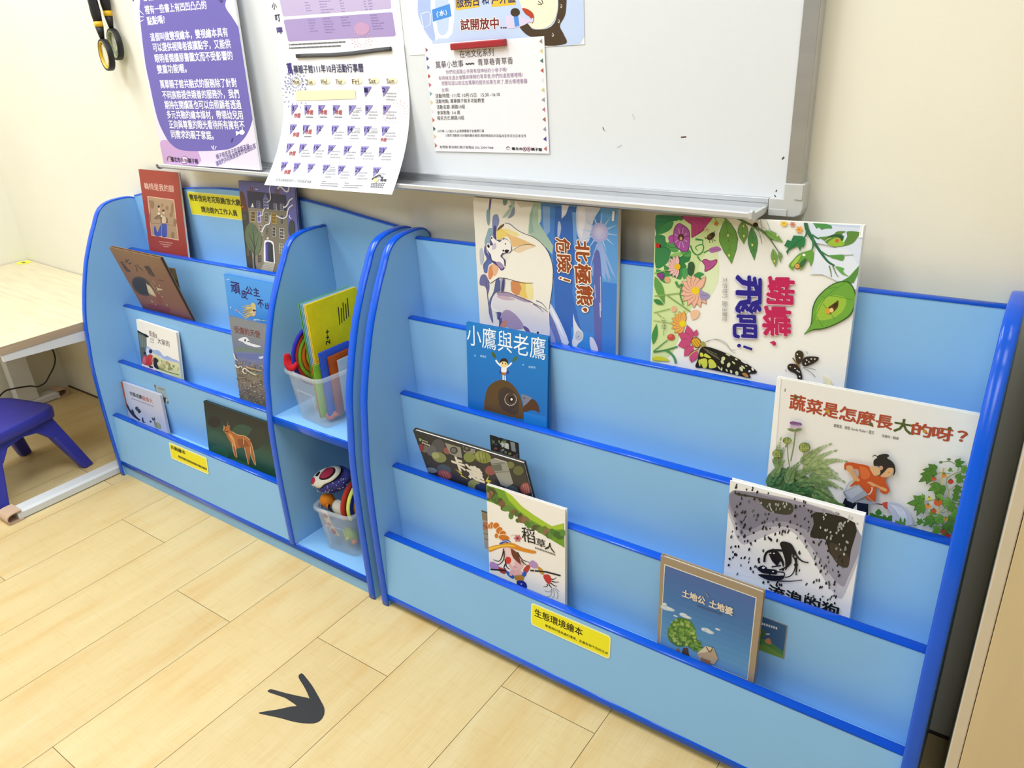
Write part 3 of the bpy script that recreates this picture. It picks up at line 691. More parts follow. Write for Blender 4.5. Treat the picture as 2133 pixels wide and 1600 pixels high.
def cov_bear():
    c = book('bear', 'large soft polar bear picture book turned sideways on the top tier, behind the eagle book', 'ebe5da', soft=True, spine_col='d8d4cc', back='c8c4bc')
    A = c[1].crop(960, 390, 4.572)
    A.P('4580cc', '700,125 1540,205 1500,1700 820,1560 840,1160 880,900 870,700 800,560 640,440 660,260')
    A.P('5d9cdc', '1330,190 1530,205 1490,1700 1340,1700'); A.P('3568bc', '900,180 1100,190 1090,520 1060,1000 1200,1600 1000,1520 900,1200 880,700'); A.P('6d9ede', '1060,240 1110,240 1100,560 1075,560'); A.P('7fa4d8', '780,180 850,185 850,420 800,480 780,330')
    A.P('a7bfae', '700,120 760,135 770,300 740,330 800,430 880,560 870,640 780,540 640,440 656,260'); A.P('c9d8cc', '735,210 765,215 760,330 738,350'); A.P('8fb0a6', '660,260 690,170 680,330 700,430 650,440')
    A.S('cfd2e6', '1110,180 1200,184 1280,190 1330,200 1270,300 1240,420 1215,520 1150,530 1110,440 1100,320', 4); A.P('e4e2ee', '1120,200 1180,190 1190,320 1150,480 1120,420'); A.P('dfe0ee', '960,170 1030,175 1000,260 960,300'); A.S('aec0e2', '925,340 945,330 955,400 935,480 920,470', 3)
    for a in range(12):
        t = math.radians(a * 30 + 8); A.L('a9c6ea', 26, [(1322, 432), (1322 + 170 * math.cos(t), 432 + 190 * math.sin(t))], 0, w2=3)
    A.E('a8a8d8', 1322, 432, 84, 96); A.E('b9b6dc', 1326, 425, 60, 72); A.E('c6c2e2', 1320, 420, 34, 42)
    for x, w in ((1240, 40), (1280, 46), (1330, 54), (1380, 50), (1440, 46)): A.P('8eaee2', f'{1310},{520} {1340},{520} {x+w},{840+w} {x},{820}')
    for p in ('1300,540 1250,700 1225,820', '1340,540 1380,740 1410,900'): A.L('a9a9dc', 14, p, w2=4)
    A.S('5b66ae', '1270,640 1320,620 1345,900 1350,1300 1340,1700 1290,1600 1270,1300 1262,930', 4); A.L('b8bce0', 8, '1330,850 1335,1180'); A.L('b8bce0', 6, '1275,930 1282,1060'); A.L('c9cbe6', 9, '1325,1100 1330,1240')
    A.P('3b7ed2', '1350,900 1490,920 1480,1700 1345,1700'); A.P('3b8ad6', '1050,1330 1270,1400 1280,1700 1060,1600')
    A.S('d6dcee', '838,1100 870,1130 940,1260 1030,1480 960,1480 900,1340 850,1230', 3); A.P('7478b4', '842,1180 900,1300 960,1470 930,1470 860,1330'); A.P('9a9ccc', '842,1300 900,1440 905,1500 840,1460'); A.P('f0f2f8', '852,1130 930,1270 990,1440 965,1400 890,1250')
    A.S('e0e2e6', '1072,1205 1085,1260 1120,1330 1165,1390 1160,1450 1120,1490 1085,1540 1060,1480 1075,1400 1070,1300', 4); A.E('c8cad2', 1125, 1420, 38, 42); A.L('8a8c98', 4, '1095,1400 1115,1370 1150,1390'); A.E('5c5c68', 1120, 1420, 5, 6); A.E('5c5c68', 1108, 1432, 4, 5)
    A.S('d8d6ea', '1230,1430 1270,1450 1310,1560 1240,1540', 3)
    # left icy ground, shadows
    B = c[1].crop(990, 410, 10.667)
    for q, p in (('5a5190', '325,35 360,35 345,200 318,330 300,260'), ('7e9aa8', '262,300 320,280 330,520 300,640 262,560 250,420'), ('7c86b4', '400,420 500,400 530,560 480,700 440,900 400,860 380,620'), ('4a4586', '420,640 470,690 470,940 430,900 400,800'), ('6f8f8c', '620,40 720,50 690,170 630,180'), ('a8bcb4', '760,60 870,40 860,200 780,340 690,440 600,460 700,330 800,180'), ('7d9690', '740,220 820,170 790,240'), ('7c8ca4', '860,220 880,300 850,420 720,480 780,380'), ('8aa6b4', '300,700 400,720 380,880 330,1000 240,1080 210,980 260,820'), ('3d3c7c', '350,940 440,1000 420,1060 350,1040'), ('50609c', '220,1060 250,1200 320,1320 370,1440 300,1560 200,1640 180,1500 260,1380 200,1240'), ('b9bcc8', '100,1200 160,1150 190,1400 120,1500')): A.S(q, p, 3)
    B.L('7c7a80', 8, '1085,70 1040,150 1010,220', w2=3); B.P('d2cac2', '880,60 1310,70 1280,210 1000,240')
    A = c[1].crop(990, 540, 9.412)
    for q, p in (('5c6ea8', '240,40 320,20 260,160 240,260 170,250 190,120'), ('6c6c9c', '110,330 200,300 260,420 280,560 240,760 300,900 350,1200 330,1230 270,1050 260,780 200,540 90,500'), ('55608e', '410,390 470,380 520,600 400,660 340,760 300,900 280,800 360,640'), ('a2a2c0', '500,390 590,400 560,640 500,630'), ('474873', '540,400 580,400 560,620 510,610'), ('5a5488', '420,1040 540,1050 590,1120 580,1200 530,1290 470,1330 470,1200 430,1160')): A.S(q, p, 3)
    A.L('e4e4ec', 10, '425,1060 430,1150'); A.L('e4e4ec', 9, '530,1060 500,1150')
    # the big bear
    A = c[1].crop(960, 390, 4.572)
    A.S('f2ece0', '340,420 372,368 420,342 462,350 520,395 580,430 680,470 760,520 830,610 868,720 882,790 872,950 842,1160 838,1430 700,1390 560,1320 440,1230 380,1190 320,1185 292,1130 300,1060 345,1005 440,998 480,1000 480,900 380,862 330,880 280,912 262,880 255,820 270,740 330,720 440,700 480,620 500,560 420,480 350,500', 4)
    A.S('e2dde0', '310,1150 300,1070 345,1010 440,1005 560,1050 700,1110 800,1170 838,1240 838,1430 700,1390 560,1310 440,1225 370,1180', 4)
    A.S('a892ae', '345,1010 440,1000 560,1040 690,1095 600,1090 480,1045 380,1045', 3); A.S('c9b0b8', '340,1040 420,1035 520,1070 420,1075', 3)
    A.S('ecd06a', '342,430 350,405 400,395 440,410 470,450 400,480 350,500', 3); A.S('e6bb80', '430,440 520,470 640,520 700,552 600,545 500,570 470,500', 3); A.S('f0dc9a', '400,400 460,400 560,450 500,470', 3); A.S('6d4a34', '346,410 372,370 412,348 408,372 362,408', 3)
    A.S('e9cfae', '500,600 560,560 660,545 720,565 640,590 560,625', 3); A.S('d98c60', '262,850 270,760 320,730 340,760 310,840 280,880', 3); A.S('e6b48c', '300,740 350,730 360,790 320,850', 3)
    A.S('d08a58', '482,895 560,900 600,960 560,1030 490,1000 480,950', 3); A.S('e8c86a', '560,905 650,915 660,980 650,1060 560,1032 580,960', 3); A.S('efe0a0', '620,915 680,920 690,1060 640,1060', 3)
    for w, p in ((5, '420,342 470,352 530,402 600,440 690,475 760,525 830,612 870,722 880,790'), (4, '480,612 560,560 640,545 712,556'), (6, '360,862 430,868 500,888 600,912 690,912'), (5, '262,882 282,912 320,890 360,862'), (5, '350,1005 440,1000 560,1045 700,1108 780,1150 830,1190'), (4, '880,790 872,950 842,1160'), (5, '440,1225 540,1290 640,1345')): A.L('3c2e3e', w, p)
    A.L('7d7890', 12, '690,1110 750,1150 790,1190', w2=3); A.L('7d7890', 12, '720,1080 780,1110 825,1170', w2=3); A.S('6e5a8e', '590,1320 640,1340 660,1380 640,1400', 3); A.E('241e30', 735, 1385, 10, 12); A.S('a894b4', '400,1190 460,1170 540,1230 600,1330 500,1350 400,1300', 3); A.S('c98a78', '390,1290 440,1260 430,1330 380,1330', 3)
    # cub
    A = c[1].crop(990, 410, 10.667)
    A.S('4d4680', '340,880 380,850 470,950 600,960 680,930 760,1000 810,1110 790,1230 660,1260 600,1320 680,1420 670,1560 590,1640 500,1540 370,1440 300,1260 240,1130 260,1030 330,1060', 4)
    A.S('f3eee8', '352,870 385,862 420,920 500,980 560,1000 600,940 640,930 720,960 780,1020 800,1110 780,1220 690,1240 610,1250 570,1320 640,1400 660,1520 650,1590 560,1530 480,1450 380,1400 350,1280 260,1160 256,1050 300,1030 345,1080 400,1060 352,950', 4)
    A.S('cabcd0', '400,1060 460,1020 470,1140 380,1170', 3); A.S('a08fb4', '470,1450 560,1450 640,1540 600,1600 520,1540', 3)
    A.E('1c161c', 298, 1096, 26, 40, -20); A.E('1c161c', 370, 912, 14, 28); A.E('1c161c', 676, 1045, 14, 18); A.S('181420', '660,1190 700,1170 760,1190 720,1240 670,1235', 3); A.E('3c3348', 630, 1195, 22, 22); A.E('2a2228', 640, 935, 14, 18); A.L('3c3050', 9, '545,1000 590,960 620,930'); A.L('463a56', 8, '610,1250 570,1320 640,1400 655,1540')
    A.E('22201e', 640, 1580, 20, 16)
    A = c[1].crop(960, 390, 4.572)
    q, o = '99471f', 'f8eedc'
    A.T('北', q, (1094, 508), (1100, 702), (1222, 506), .035, o, .085); A.T('極', q, (1086, 728), (1094, 910), (1236, 726), .035, o, .085); A.T('熊', q, (1104, 930), (1112, 1112), (1252, 928), .035, o, .085)
    A.E(o, 1186, 1166, 36, 30); A.S(q, '1160,1160 1190,1146 1208,1166 1196,1190 1180,1182 1172,1172', 3)
    A.T('危', q, (906, 482), (912, 620), (1036, 480), .03, o, .08); A.T('險', q, (920, 642), (928, 806), (1050, 640), .03, o, .08); A.L(o, 34, '950,864 1050,896', 0); A.E(o, 952, 864, 20, 18); A.L(q, 18, '980,874 1044,894', 0); A.E(q, 953, 864, 11, 10)
    A.bars('3b4f86', 970, 1010, 990, 1175, 8, 14); A.bars('3b4f86', 1015, 1020, 1030, 1180, 8, 12)
    A.P('f0f0f0', '1448,225 1470,228 1462,322 1440,318'); A.bars('555555', 1452, 236, 1446, 312, 6, 7)
    done(c)
def cov_butterfly():
    c = book('butterfly', 'largest picture book, white with leaves, flowers and butterflies, top tier at the right', 'f1eee6', spine='R', spine_col='e9e6e0')
    A = c[1].crop(1340, 430, 7.62)
    A.S('cfe0a0', '190,120 1240,120 1180,400 1230,620 1080,1000 1000,1400 700,1700 480,2300 200,2500 140,2500', 4); A.S('dfe8bc', '900,900 1150,640 1200,1100 1080,1400 900,1350', 4)
    for q, p in (('2f7a52', '205,140 560,140 555,220 470,240 460,330 380,400 240,440 205,440'), ('35804a', '200,450 340,470 360,560 440,640 430,760 380,900 200,980 190,600'), ('3a8a4c', '240,310 460,240 470,300 400,390 240,440'), ('4f9a50', '360,590 480,560 560,700 480,730 400,680'), ('2f7a44', '440,760 600,800 750,700 740,860 660,900 690,960 600,1000 440,940'), ('3d8a48', '330,930 440,980 620,1000 600,1160 480,1120 360,1080'), ('8fbf6a', '430,780 500,740 740,700 660,760 520,800'), ('57a050', '560,520 700,640 760,760 700,800 600,740'), ('2f7f4a', '550,140 640,160 620,220 560,210'), ('4c9a58', '620,1000 700,980 720,1080 640,1160'), ('3f8f58', '200,1000 330,1040 420,1140 360,1220 260,1160')): A.S(q, p, 3)
    for p in ('210,250 340,240 470,210', '240,420 260,330 380,240', '350,590 430,650 520,650', '220,640 380,660 440,740', '560,860 600,800 740,720'): A.L('1f5a36', 8, p)
    A.S('7a2a52', '620,150 1095,132 1090,200 1010,300 960,380 860,450 790,492 765,480 760,300 720,262 630,190', 4); A.S('b8407c', '640,160 1085,140 1080,200 1000,300 950,370 850,440 790,480 775,460 770,300 730,250', 4)
    for p in ('680,170 800,300 830,440', '720,160 880,280 880,420', '780,155 960,250 930,370', '860,150 1030,200'): A.L('97305f', 7, p)
    A.S('b050a0', '400,480 480,450 500,540 440,590 410,560', 4); A.S('6a2a6a', '500,330 545,275 600,272 690,330 735,400 745,520 722,690 670,725 590,700 500,620 475,500 480,400', 4); A.S('a8529e', '508,340 550,285 600,282 680,335 725,405 735,520 712,680 665,715 600,690 510,610 485,500 490,400', 4)
    for a in range(0, 360, 45): A.L('c78ac0', 9, [(600, 500), (600 + 105 * math.cos(math.radians(a + 20)), 500 + 170 * math.sin(math.radians(a + 20)))], 0, w2=20)
    A.E('5a2438', 600, 490, 52, 60); A.E('c9a070', 600, 510, 22, 30); A.L('3a1420', 6, '600,430 630,300'); A.L('3a1420', 6, '650,480 735,470')
    A.E('c02a20', 235, 622, 44, 40); A.E('1c1412', 270, 630, 16, 26); A.E('1c1412', 225, 600, 8, 9); A.E('1c1412', 232, 646, 8, 9)
    A.L('3f8a48', 26, '750,620 790,720 860,770 940,720 955,620 890,610 830,650 860,700', w2=10); A.L('3f8a48', 34, '830,520 900,530 945,540 940,610', w2=10); A.L('3f8a48', 26, '860,790 900,850 950,880', w2=10); A.L('4f9450', 20, '960,735 1020,705 1060,690')
    A.S('b06aa8', '1040,690 1080,655 1180,635 1240,685 1180,715 1080,735', 3); A.L('8a4888', 6, '1060,690 1220,680')
    A.S('8a2f5e', '930,870 985,832 1070,860 1165,838 1172,890 1120,960 1050,1010 975,1034 975,940', 3); A.S('b85090', '945,872 985,845 1070,872 1155,850 1160,890 1110,950 1040,1000 985,1020 990,940', 3); A.L('93386c', 6, '985,870 1030,960'); A.L('93386c', 6, '1030,870 1080,950')
    A.S('3a2a1c', '1010,480 1060,430 1120,410 1140,460 1090,520 1030,530', 4); A.E('2c1c14', 1115, 440, 24, 26); A.E('6a4a2c', 1050, 480, 34, 26)
    for p in ('1000,500 970,490', '1050,530 1060,580', '1100,520 1150,550', '1010,500 985,520', '1120,415 1140,390', '1085,525 1110,575'): A.L('2c1c14', 8, p)
    A.flower('d9c89a', 1010, 370, 50, 5, 34, '7a6a3a', 10); A.flower('c98a3a', 1160, 275, 42, 5, 36, 'a8702c', 12); A.L('7c8a58', 7, '1110,160 1150,200 1155,250')
    def lf(q, d, x0, y0, x1, y1, w, s=1):
        A.leaf(d, x0, y0, x1, y1, w * 1.07); A.leaf(q, x0, y0, x1, y1, w); A.L(d, 6, [(x0, y0), (x1, y1)], 0, w2=2)
        for k in (.3, .48, .66):
            mx, my = x0 + (x1 - x0) * k, y0 + (y1 - y0) * k; l = math.hypot(x1 - x0, y1 - y0); nx, ny = -(y1 - y0) / l, (x1 - x0) / l
            for t in (1, -1): A.L(d, 3, [(mx, my), (mx + (x1 - x0) * .1 + nx * t * w * .33, my + (y1 - y0) * .1 + ny * t * w * .33)], 0)
    A.L('5d7a3c', 40, '1370,150 1500,190 1680,280 1900,390 2050,530', w2=22); A.L('6d8a4a', 26, '1280,150 1300,200', 0)
    lf('6a9a44', '3f6a2c', 1310, 190, 1405, 915, 280); lf('719c4e', '3f6a2c', 1570, 230, 1600, 600, 160); lf('4e8a48', '2f5a2c', 1720, 320, 1765, 860, 150)
    for x, y in ((1348, 460), (1365, 775), (1592, 310), (1600, 470), (1733, 610)): A.E('f0e080', x, y, 14, 22)
    A.L('6f8c5c', 14, '1760,330 1850,430 1890,600', w2=4); A.L('8a9c88', 12, '1860,200 1900,420', w2=4); A.E('3a1010', 1785, 290, 42, 36); A.L('3a1010', 8, '1820,310 1840,330')
    A.flower('e8b8b4', 545, 955, 170, 9, 62, 'e8b81a', 50, 95, 290, 'a8787c', 1.1); A.flower('eab49a', 835, 1335, 260, 12, 105, 'ecca20', 62, 50, 330, 'b07a68', 1.05)
    A.S('9d90b8', '900,1310 960,1350 1050,1390 1050,1440 960,1490 900,1440', 3); A.L('6d6090', 6, '910,1400 1030,1420')
    A.S('2f5a38', '720,900 790,880 820,960 780,1100 710,1060', 3); A.L('4a3a2c', 8, '730,940 800,1060')
    A.S('3d8a48', '800,1100 880,1040 970,1075 910,1110 925,1170 850,1120', 3)
    A.leaf('5f9a48', 190, 1110, 340, 1545, 130); A.L('7fae5c', 18, '180,1060 380,1010'); A.S('8a3a86', '215,1080 330,1060 310,1150 270,1150', 3); A.E('dca878', 385, 1160, 46, 50); A.L('8aae60', 16, '180,1420 600,1375'); A.L('7ba254', 18, '380,1410 640,1590 780,1690'); A.L('4f9050', 40, '520,1190 560,1270 620,1240 590,1400 640,1560', w2=16)
    A = c[1].crop(1340, 620, 7.62)
    A.E('e6b08c', 490, 180, 44, 48); A.L('8aac5c', 14, '170,240 430,175'); A.L('8aac5c', 12, '220,250 300,310'); A.S('ecc09c', '760,210 890,200 880,300 800,350 765,330', 3); A.L('a9bc74', 12, '165,360 470,405')
    A.flower('e8a858', 630, 410, 190, 8, 85, 'e8d020', 52, 110, 300, 'b07a34', 1.05); A.leaf('3f8a48', 160, 740, 215, 410, 90); A.leaf('37803f', 165, 30, 330, 110, 80)
    A.E('c04a44', 445, 625, 62, 52); A.E('d86058', 430, 605, 30, 26); A.L('4f8a50', 16, '165,850 390,670'); A.L('3f7f48', 24, '165,860 360,830 550,775'); A.L('45904c', 34, '360,835 440,880 500,960 520,1040'); A.S('d4d02c', '165,945 250,925 330,950 400,975 400,1010 165,985', 3)
    for a, b, w in (((760, 680), (700, 430), 130), ((770, 690), (560, 560), 140), ((760, 700), (550, 760), 150), ((790, 760), (650, 930), 130), ((850, 820), (760, 1030), 130), ((830, 620), (850, 500), 70)):
        A.leaf('8a2a4c', *a, *b, w * 1.1); A.leaf('c44a78', *a, *b, w)
    A.S('6a4a10', '760,690 790,640 850,625 910,670 920,740 880,800 800,770', 4); A.S('e0a830', '772,690 800,650 850,640 900,680 905,735 870,785 800,755', 4)
    for p in ('800,660 880,780', '830,645 900,750', '780,700 850,785'): A.L('6a4210', 6, p)
    A.E('a89850', 950, 735, 44, 44); A.L('c8b860', 14, '880,830 800,860 740,920 740,990'); A.L('2a2418', 8, '890,815 800,845 735,900')
    A.S('16140f', '900,830 960,775 1080,790 1300,870 1500,960 1700,1080 1800,1160 1800,1190 1760,1205 1690,1210 1700,1270 1500,1230 1000,1120 835,1100 870,980', 4)
    for p in ('900,985 990,960 1020,1000 1020,1080 990,1115 960,1115 930,1060', '1040,985 1110,985 1170,1090 1060,1120 1045,1060', '910,870 950,880 960,930 910,930', '990,880 1080,945 1050,955 970,930', '880,1000 905,980 915,1050 900,1090'): A.S('cfd24c', p, 3)
    for x, y, rx, ry, r in ((1275, 965, 30, 34, 30), (1260, 1020, 22, 34, -30), (1360, 1065, 26, 40, 20), (1350, 905, 40, 12, 25), (1440, 1030, 34, 12, 40), (1480, 975, 26, 12, 30), (1600, 1020, 50, 12, 30), (1560, 1130, 40, 24, 60), (1640, 1080, 18, 8, 30), (1590, 1100, 40, 14, 40), (1740, 1130, 30, 16, 60), (1690, 1165, 18, 16, 0), (1250, 1130, 12, 30, 10), (1330, 1150, 12, 26, -30), (1400, 1170, 18, 28, -20), (1490, 1195, 26, 34, -20), (1210, 1110, 10, 40, -40)): A.E('d4d8a0' if x < 1600 else 'e8e6e0', x, y, rx, ry, r)
    for p in ('960,800 1180,900', '980,820 1200,950', '1010,850 1220,980'): A.L('8a8a70', 6, p)
    A.S('b8803a', '1570,1200 1630,1190 1680,1250 1620,1250', 3); A.L('6c6a60', 6, '1000,700 1120,660 1220,685 1310,740 1400,820 1475,830', w2=4); A.L('6c6a60', 5, '1000,690 1180,655 1320,720 1390,830 1470,880')
    # right half
    A = c[1].crop(1570, 440, 7.62)
    A.P('dbe4f2', '870,160 1800,225 1700,900 1500,700 1300,560 1000,500 900,300'); A.P('c8d6ec', '960,170 1750,220 1700,260 1400,250'); A.P('e6ebf4', '1000,560 1500,600 1690,900 1640,1250 1100,1000 900,1000')
    A.flower('ecc94a', 487, 188, 66, 7, 44, 'b88820', 12); A.flower('d88a7a', 622, 205, 50, 6, 34, 'a8503a', 9); A.flower('e8a852', 728, 290, 64, 6, 46, 'a8682a', 12)
    A.L('5c7a44', 34, '0,250 130,310 250,420 320,520 400,640', w2=14); lf2 = lf
    lf('7aa650', '4a6a34', 180, 300, 475, 490, 110); lf('7ca44e', '4a6a34', 310, 590, 355, 885, 95); lf('86a860', '4a6a34', 395, 640, 440, 825, 34); lf('86a860', '4a6a34', 405, 635, 460, 745, 50)
    for x, y in ((380, 378), (335, 790)): A.E('f0e080', x, y, 12, 18)
    A.L('9cac98', 14, '190,110 250,250 262,330', w2=6); A.L('8fa088', 10, '60,130 140,240 210,280', w2=4); A.L('8fa088', 9, '130,330 200,480', w2=3); A.L('8fa088', 9, '30,310 110,420 130,520', w2=3)
    A.L('2f6a48', 64, '830,155 850,280 930,430 1050,620 1180,790 1290,860', w2=26); A.L('2f6a48', 34, '850,270 840,370 800,420', w2=18); A.L('3c7a4c', 34, '940,430 950,540 920,640', w2=20); A.L('3c7a4c', 30, '930,370 1010,420 1050,430', w2=20); A.L('4a8048', 26, '1080,640 1180,700 1240,710', w2=16)
    A.P('2f7a48', '640,380 780,390 830,430 820,520 800,570 760,560 745,630 700,550 620,590 570,620 545,690 520,640 560,580 490,545 540,450 600,470'); A.L('1f5a36', 8, '800,420 680,500 540,640')
    A.P('4f9450', '900,160 1150,195 1240,225 1250,268 1150,270 1080,290 1040,250 1000,270 960,200')
    A.S('5f8a3c', '1040,410 1150,400 1280,360 1330,318 1470,318 1400,360 1480,400 1490,318 1690,330 1660,400 1580,500 1440,550 1300,560 1180,520 1120,460', 3); A.S('9abf3e', '1180,500 1300,420 1380,430 1450,500 1400,550 1260,550', 3); A.S('2f5a34', '1140,460 1200,400 1300,365 1400,370 1430,420 1400,470 1370,420 1280,400 1200,440', 3); A.P('dbe4f2', '1480,325 1490,400 1440,490 1425,480 1440,410'); A.flower('d8884a', 1328, 465, 52, 9, 18, 'c06a34', 26); A.L('e6dc9a', 10, '1140,470 1180,440 1240,415')
    A.S('6aa040', '560,860 640,760 730,670 880,620 940,610 960,700 950,790 915,870 890,800 850,770 830,830 780,910 740,930 760,860 650,870 630,930', 3); A.S('a9c850', '600,850 680,740 760,690 700,800 650,870', 3); A.S('3a6a3c', '740,820 830,740 840,800 770,890', 3); A.E('f4f6ee', 805, 690, 26, 20); A.E('7a4a1a', 702, 868, 48, 48); A.E('e0b060', 700, 866, 36, 36); A.E('c07a34', 700, 866, 12, 12)
    A.S('5f9a48', '1200,700 1300,690 1440,690 1420,780 1330,760 1250,740', 3); A.L('8a9c7c', 12, '1440,695 1560,690 1590,690', w2=10); A.S('6aa850', '1300,870 1440,900 1420,940 1460,990 1520,1030 1420,1000 1360,950', 3); A.L('7a8a58', 22, '1205,860 1230,960 1240,1040', w2=10); A.L('7a8a58', 20, '1260,860 1310,980 1350,1040', w2=8)
    A = c[1].crop(1340, 430, 4.102)
    A.P('578f3e', '1690,640 1760,600 1850,500 1860,530 1800,650 1720,660')
    A.S('2f5a24', '1376,1092 1432,1010 1450,860 1500,760 1620,660 1740,634 1800,690 1822,790 1780,920 1660,1000 1540,1045 1450,1056', 4); A.S('6fa63c', '1386,1084 1442,1005 1460,860 1508,765 1622,668 1735,644 1792,695 1812,790 1770,914 1655,992 1540,1036 1452,1046', 4); A.S('9abf40', '1480,960 1500,850 1580,770 1680,760 1740,800 1700,900 1600,960', 4)
    for p in ('1740,640 1560,780 1440,1010', '1560,780 1520,760', '1600,760 1720,780 1800,800', '1540,830 1640,960', '1480,930 1540,1030', '1660,690 1560,700'): A.L('4f8a30', 5, p)
    A.S('5a3a10', '1560,900 1585,860 1640,820 1670,800 1665,860 1620,905 1580,920', 3); A.E('d8a030', 1580, 892, 24, 26); A.E('e8c890', 1612, 884, 18, 20); A.E('3a2a14', 1645, 840, 14, 24, 40)
    A.S('3a2c1c', '1300,1260 1330,1226 1372,1250 1360,1320 1320,1340', 3); A.S('2a2018', '1360,1320 1400,1280 1500,1285 1480,1325 1380,1365', 3); A.S('2a2018', '1235,1365 1260,1340 1320,1350 1350,1400 1362,1470 1330,1488 1310,1430 1250,1400', 3); A.L('8a6a3a', 12, '1280,1290 1340,1370')
    rnd = random.Random(3)
    for x, y in ((1320, 1260), (1340, 1290), (1400, 1310), (1440, 1300), (1470, 1300), (1260, 1365), (1300, 1380), (1335, 1410), (1340, 1450), (1390, 1340), (1420, 1325), (1320, 1400)): A.E(rnd.choice(['ece6da', 'd8a868', 'f0ece4']), x, y, 8, 5, rnd.uniform(0, 90))
    for p in ('1370,1370 1430,1380 1478,1392', '1365,1375 1430,1410 1475,1455', '1395,1235 1410,1255', '1215,1390 1230,1410'): A.L('6c6a64', 4, p)
    A.P('eee4b8', '1540,1440 1600,1480 1620,1530 1560,1520')
    for ch, a, b, d in (('蝴', (1062, 600), (1062, 824), (1292, 606)), ('蝶', (1028, 852), (1030, 1092), (1262, 860))): A.T(ch, 'f0b8c8', (a[0] - 10, a[1] + 6), (b[0] - 10, b[1] + 6), (d[0] - 10, d[1] + 6), .035); A.T(ch, 'c01f56', a, b, d, .035)
    A.S('c01f56', '1085,1160 1120,1146 1140,1166 1130,1186 1110,1182 1105,1170', 3)
    for ch, a, b, d in (('飛', (800, 590), (798, 898), (1012, 596)), ('吧', (775, 925), (778, 1116), (970, 932))): A.T(ch, 'c4c0e4', (a[0] - 9, a[1] + 7), (b[0] - 9, b[1] + 7), (d[0] - 9, d[1] + 7), .035); A.T(ch, '251a86', a, b, d, .035)
    A.E('251a86', 824, 1186, 17, 15); A.L('251a86', 20, '860,1192 936,1218', 0)
    A.T('文/許增巧  圖/法蘭克', '8a8a88', (682, 605), (678, 975), (728, 605), 0); A.T('小世一', '5a6a50', (162, 945), (160, 1100), (202, 945), 0)
    A.P('ffffff', '1860,165 1900,168 1880,265 1845,262'); A.bars('444444', 1868, 180, 1858, 255, 18, 6)
    done(c)
def cov_eagle():
    c = book('eagle', 'deep blue picture book with a boy standing on an eagle, below the polar bear', '1272be', spine_col='0f68b0')
    A = c[1].crop(950, 650, 6.4)
    A.G([(0, '0f66b4'), (.5, '1474c4'), (1, '187cc8')])
    A.T('小鷹與老鷹', 'f2f6fa', (148, 436), (1192, 645), (146, 160), -.004)
    A.bars('86b4dc', 240, 590, 262, 594, 22, 1, 0); A.bars('86b4dc', 320, 600, 402, 612, 28, 3, .15); A.bars('86b4dc', 885, 712, 905, 716, 22, 1, 0); A.bars('86b4dc', 965, 745, 1060, 755, 28, 3, .15)
    A.leaf('4a5c2c', 530, 622, 470, 518, 44); A.leaf('4f6a2c', 752, 668, 824, 588, 44)
    A.S('2540a0', '612,740 590,760 578,800 590,825 612,815', 3); A.S('2540a0', '668,760 700,790 710,810 690,830 665,820', 3)
    A.L('f2f2f4', 22, '530,640 560,685 620,735'); A.L('f2f2f4', 22, '742,675 705,715 655,745'); A.S('f4f2ee', '608,735 670,730 668,806 608,804', 3); A.P('b07038', '610,804 668,808 664,850 640,835 612,844'); A.L('eef0f4', 17, '628,842 630,912', 0); A.L('eef0f4', 17, '654,848 656,914', 0)
    A.E('f0d494', 641, 690, 50, 48); A.S('2c2018', '590,680 592,640 630,615 670,625 692,660 690,690 660,662 610,662', 3); A.E('2c2018', 620, 682, 7, 11); A.E('2c2018', 662, 688, 7, 11); A.E('f0e8dc', 592, 690, 8, 12)
    A.S('5c4426', '372,1292 384,1150 425,1010 505,935 610,905 710,935 795,1015 848,1110 884,1220 902,1330 904,1432 372,1300', 5); A.S('46352a', '560,1080 640,1000 740,1030 810,1110 840,1240 820,1360 700,1350 600,1260', 5); A.E('3c322c', 690, 1180, 120, 150)
    A.E('c9c2b6', 728, 1165, 82, 86); A.E('4a382c', 728, 1163, 75, 79); A.P('4a382c', '690,1060 780,1070 760,1100 700,1095'); A.E('241c18', 738, 1165, 40, 44); A.E('f6f6f4', 741, 1165, 15, 17)
    A.S('7c8092', '868,1100 920,1106 985,1130 1015,1158 965,1205 905,1262 892,1200', 4); A.E('2a2422', 908, 1148, 9, 12); A.S('55341f', '1012,1158 1060,1190 1098,1250 1112,1342 1060,1316 985,1312 905,1338 898,1268 950,1218', 4); A.L('33415c', 8, '1012,1158 1060,1190 1098,1250 1112,1342')
    A.P('1a7ccc', '903,1330 1205,1400 1210,1540 903,1500')
    done(c)
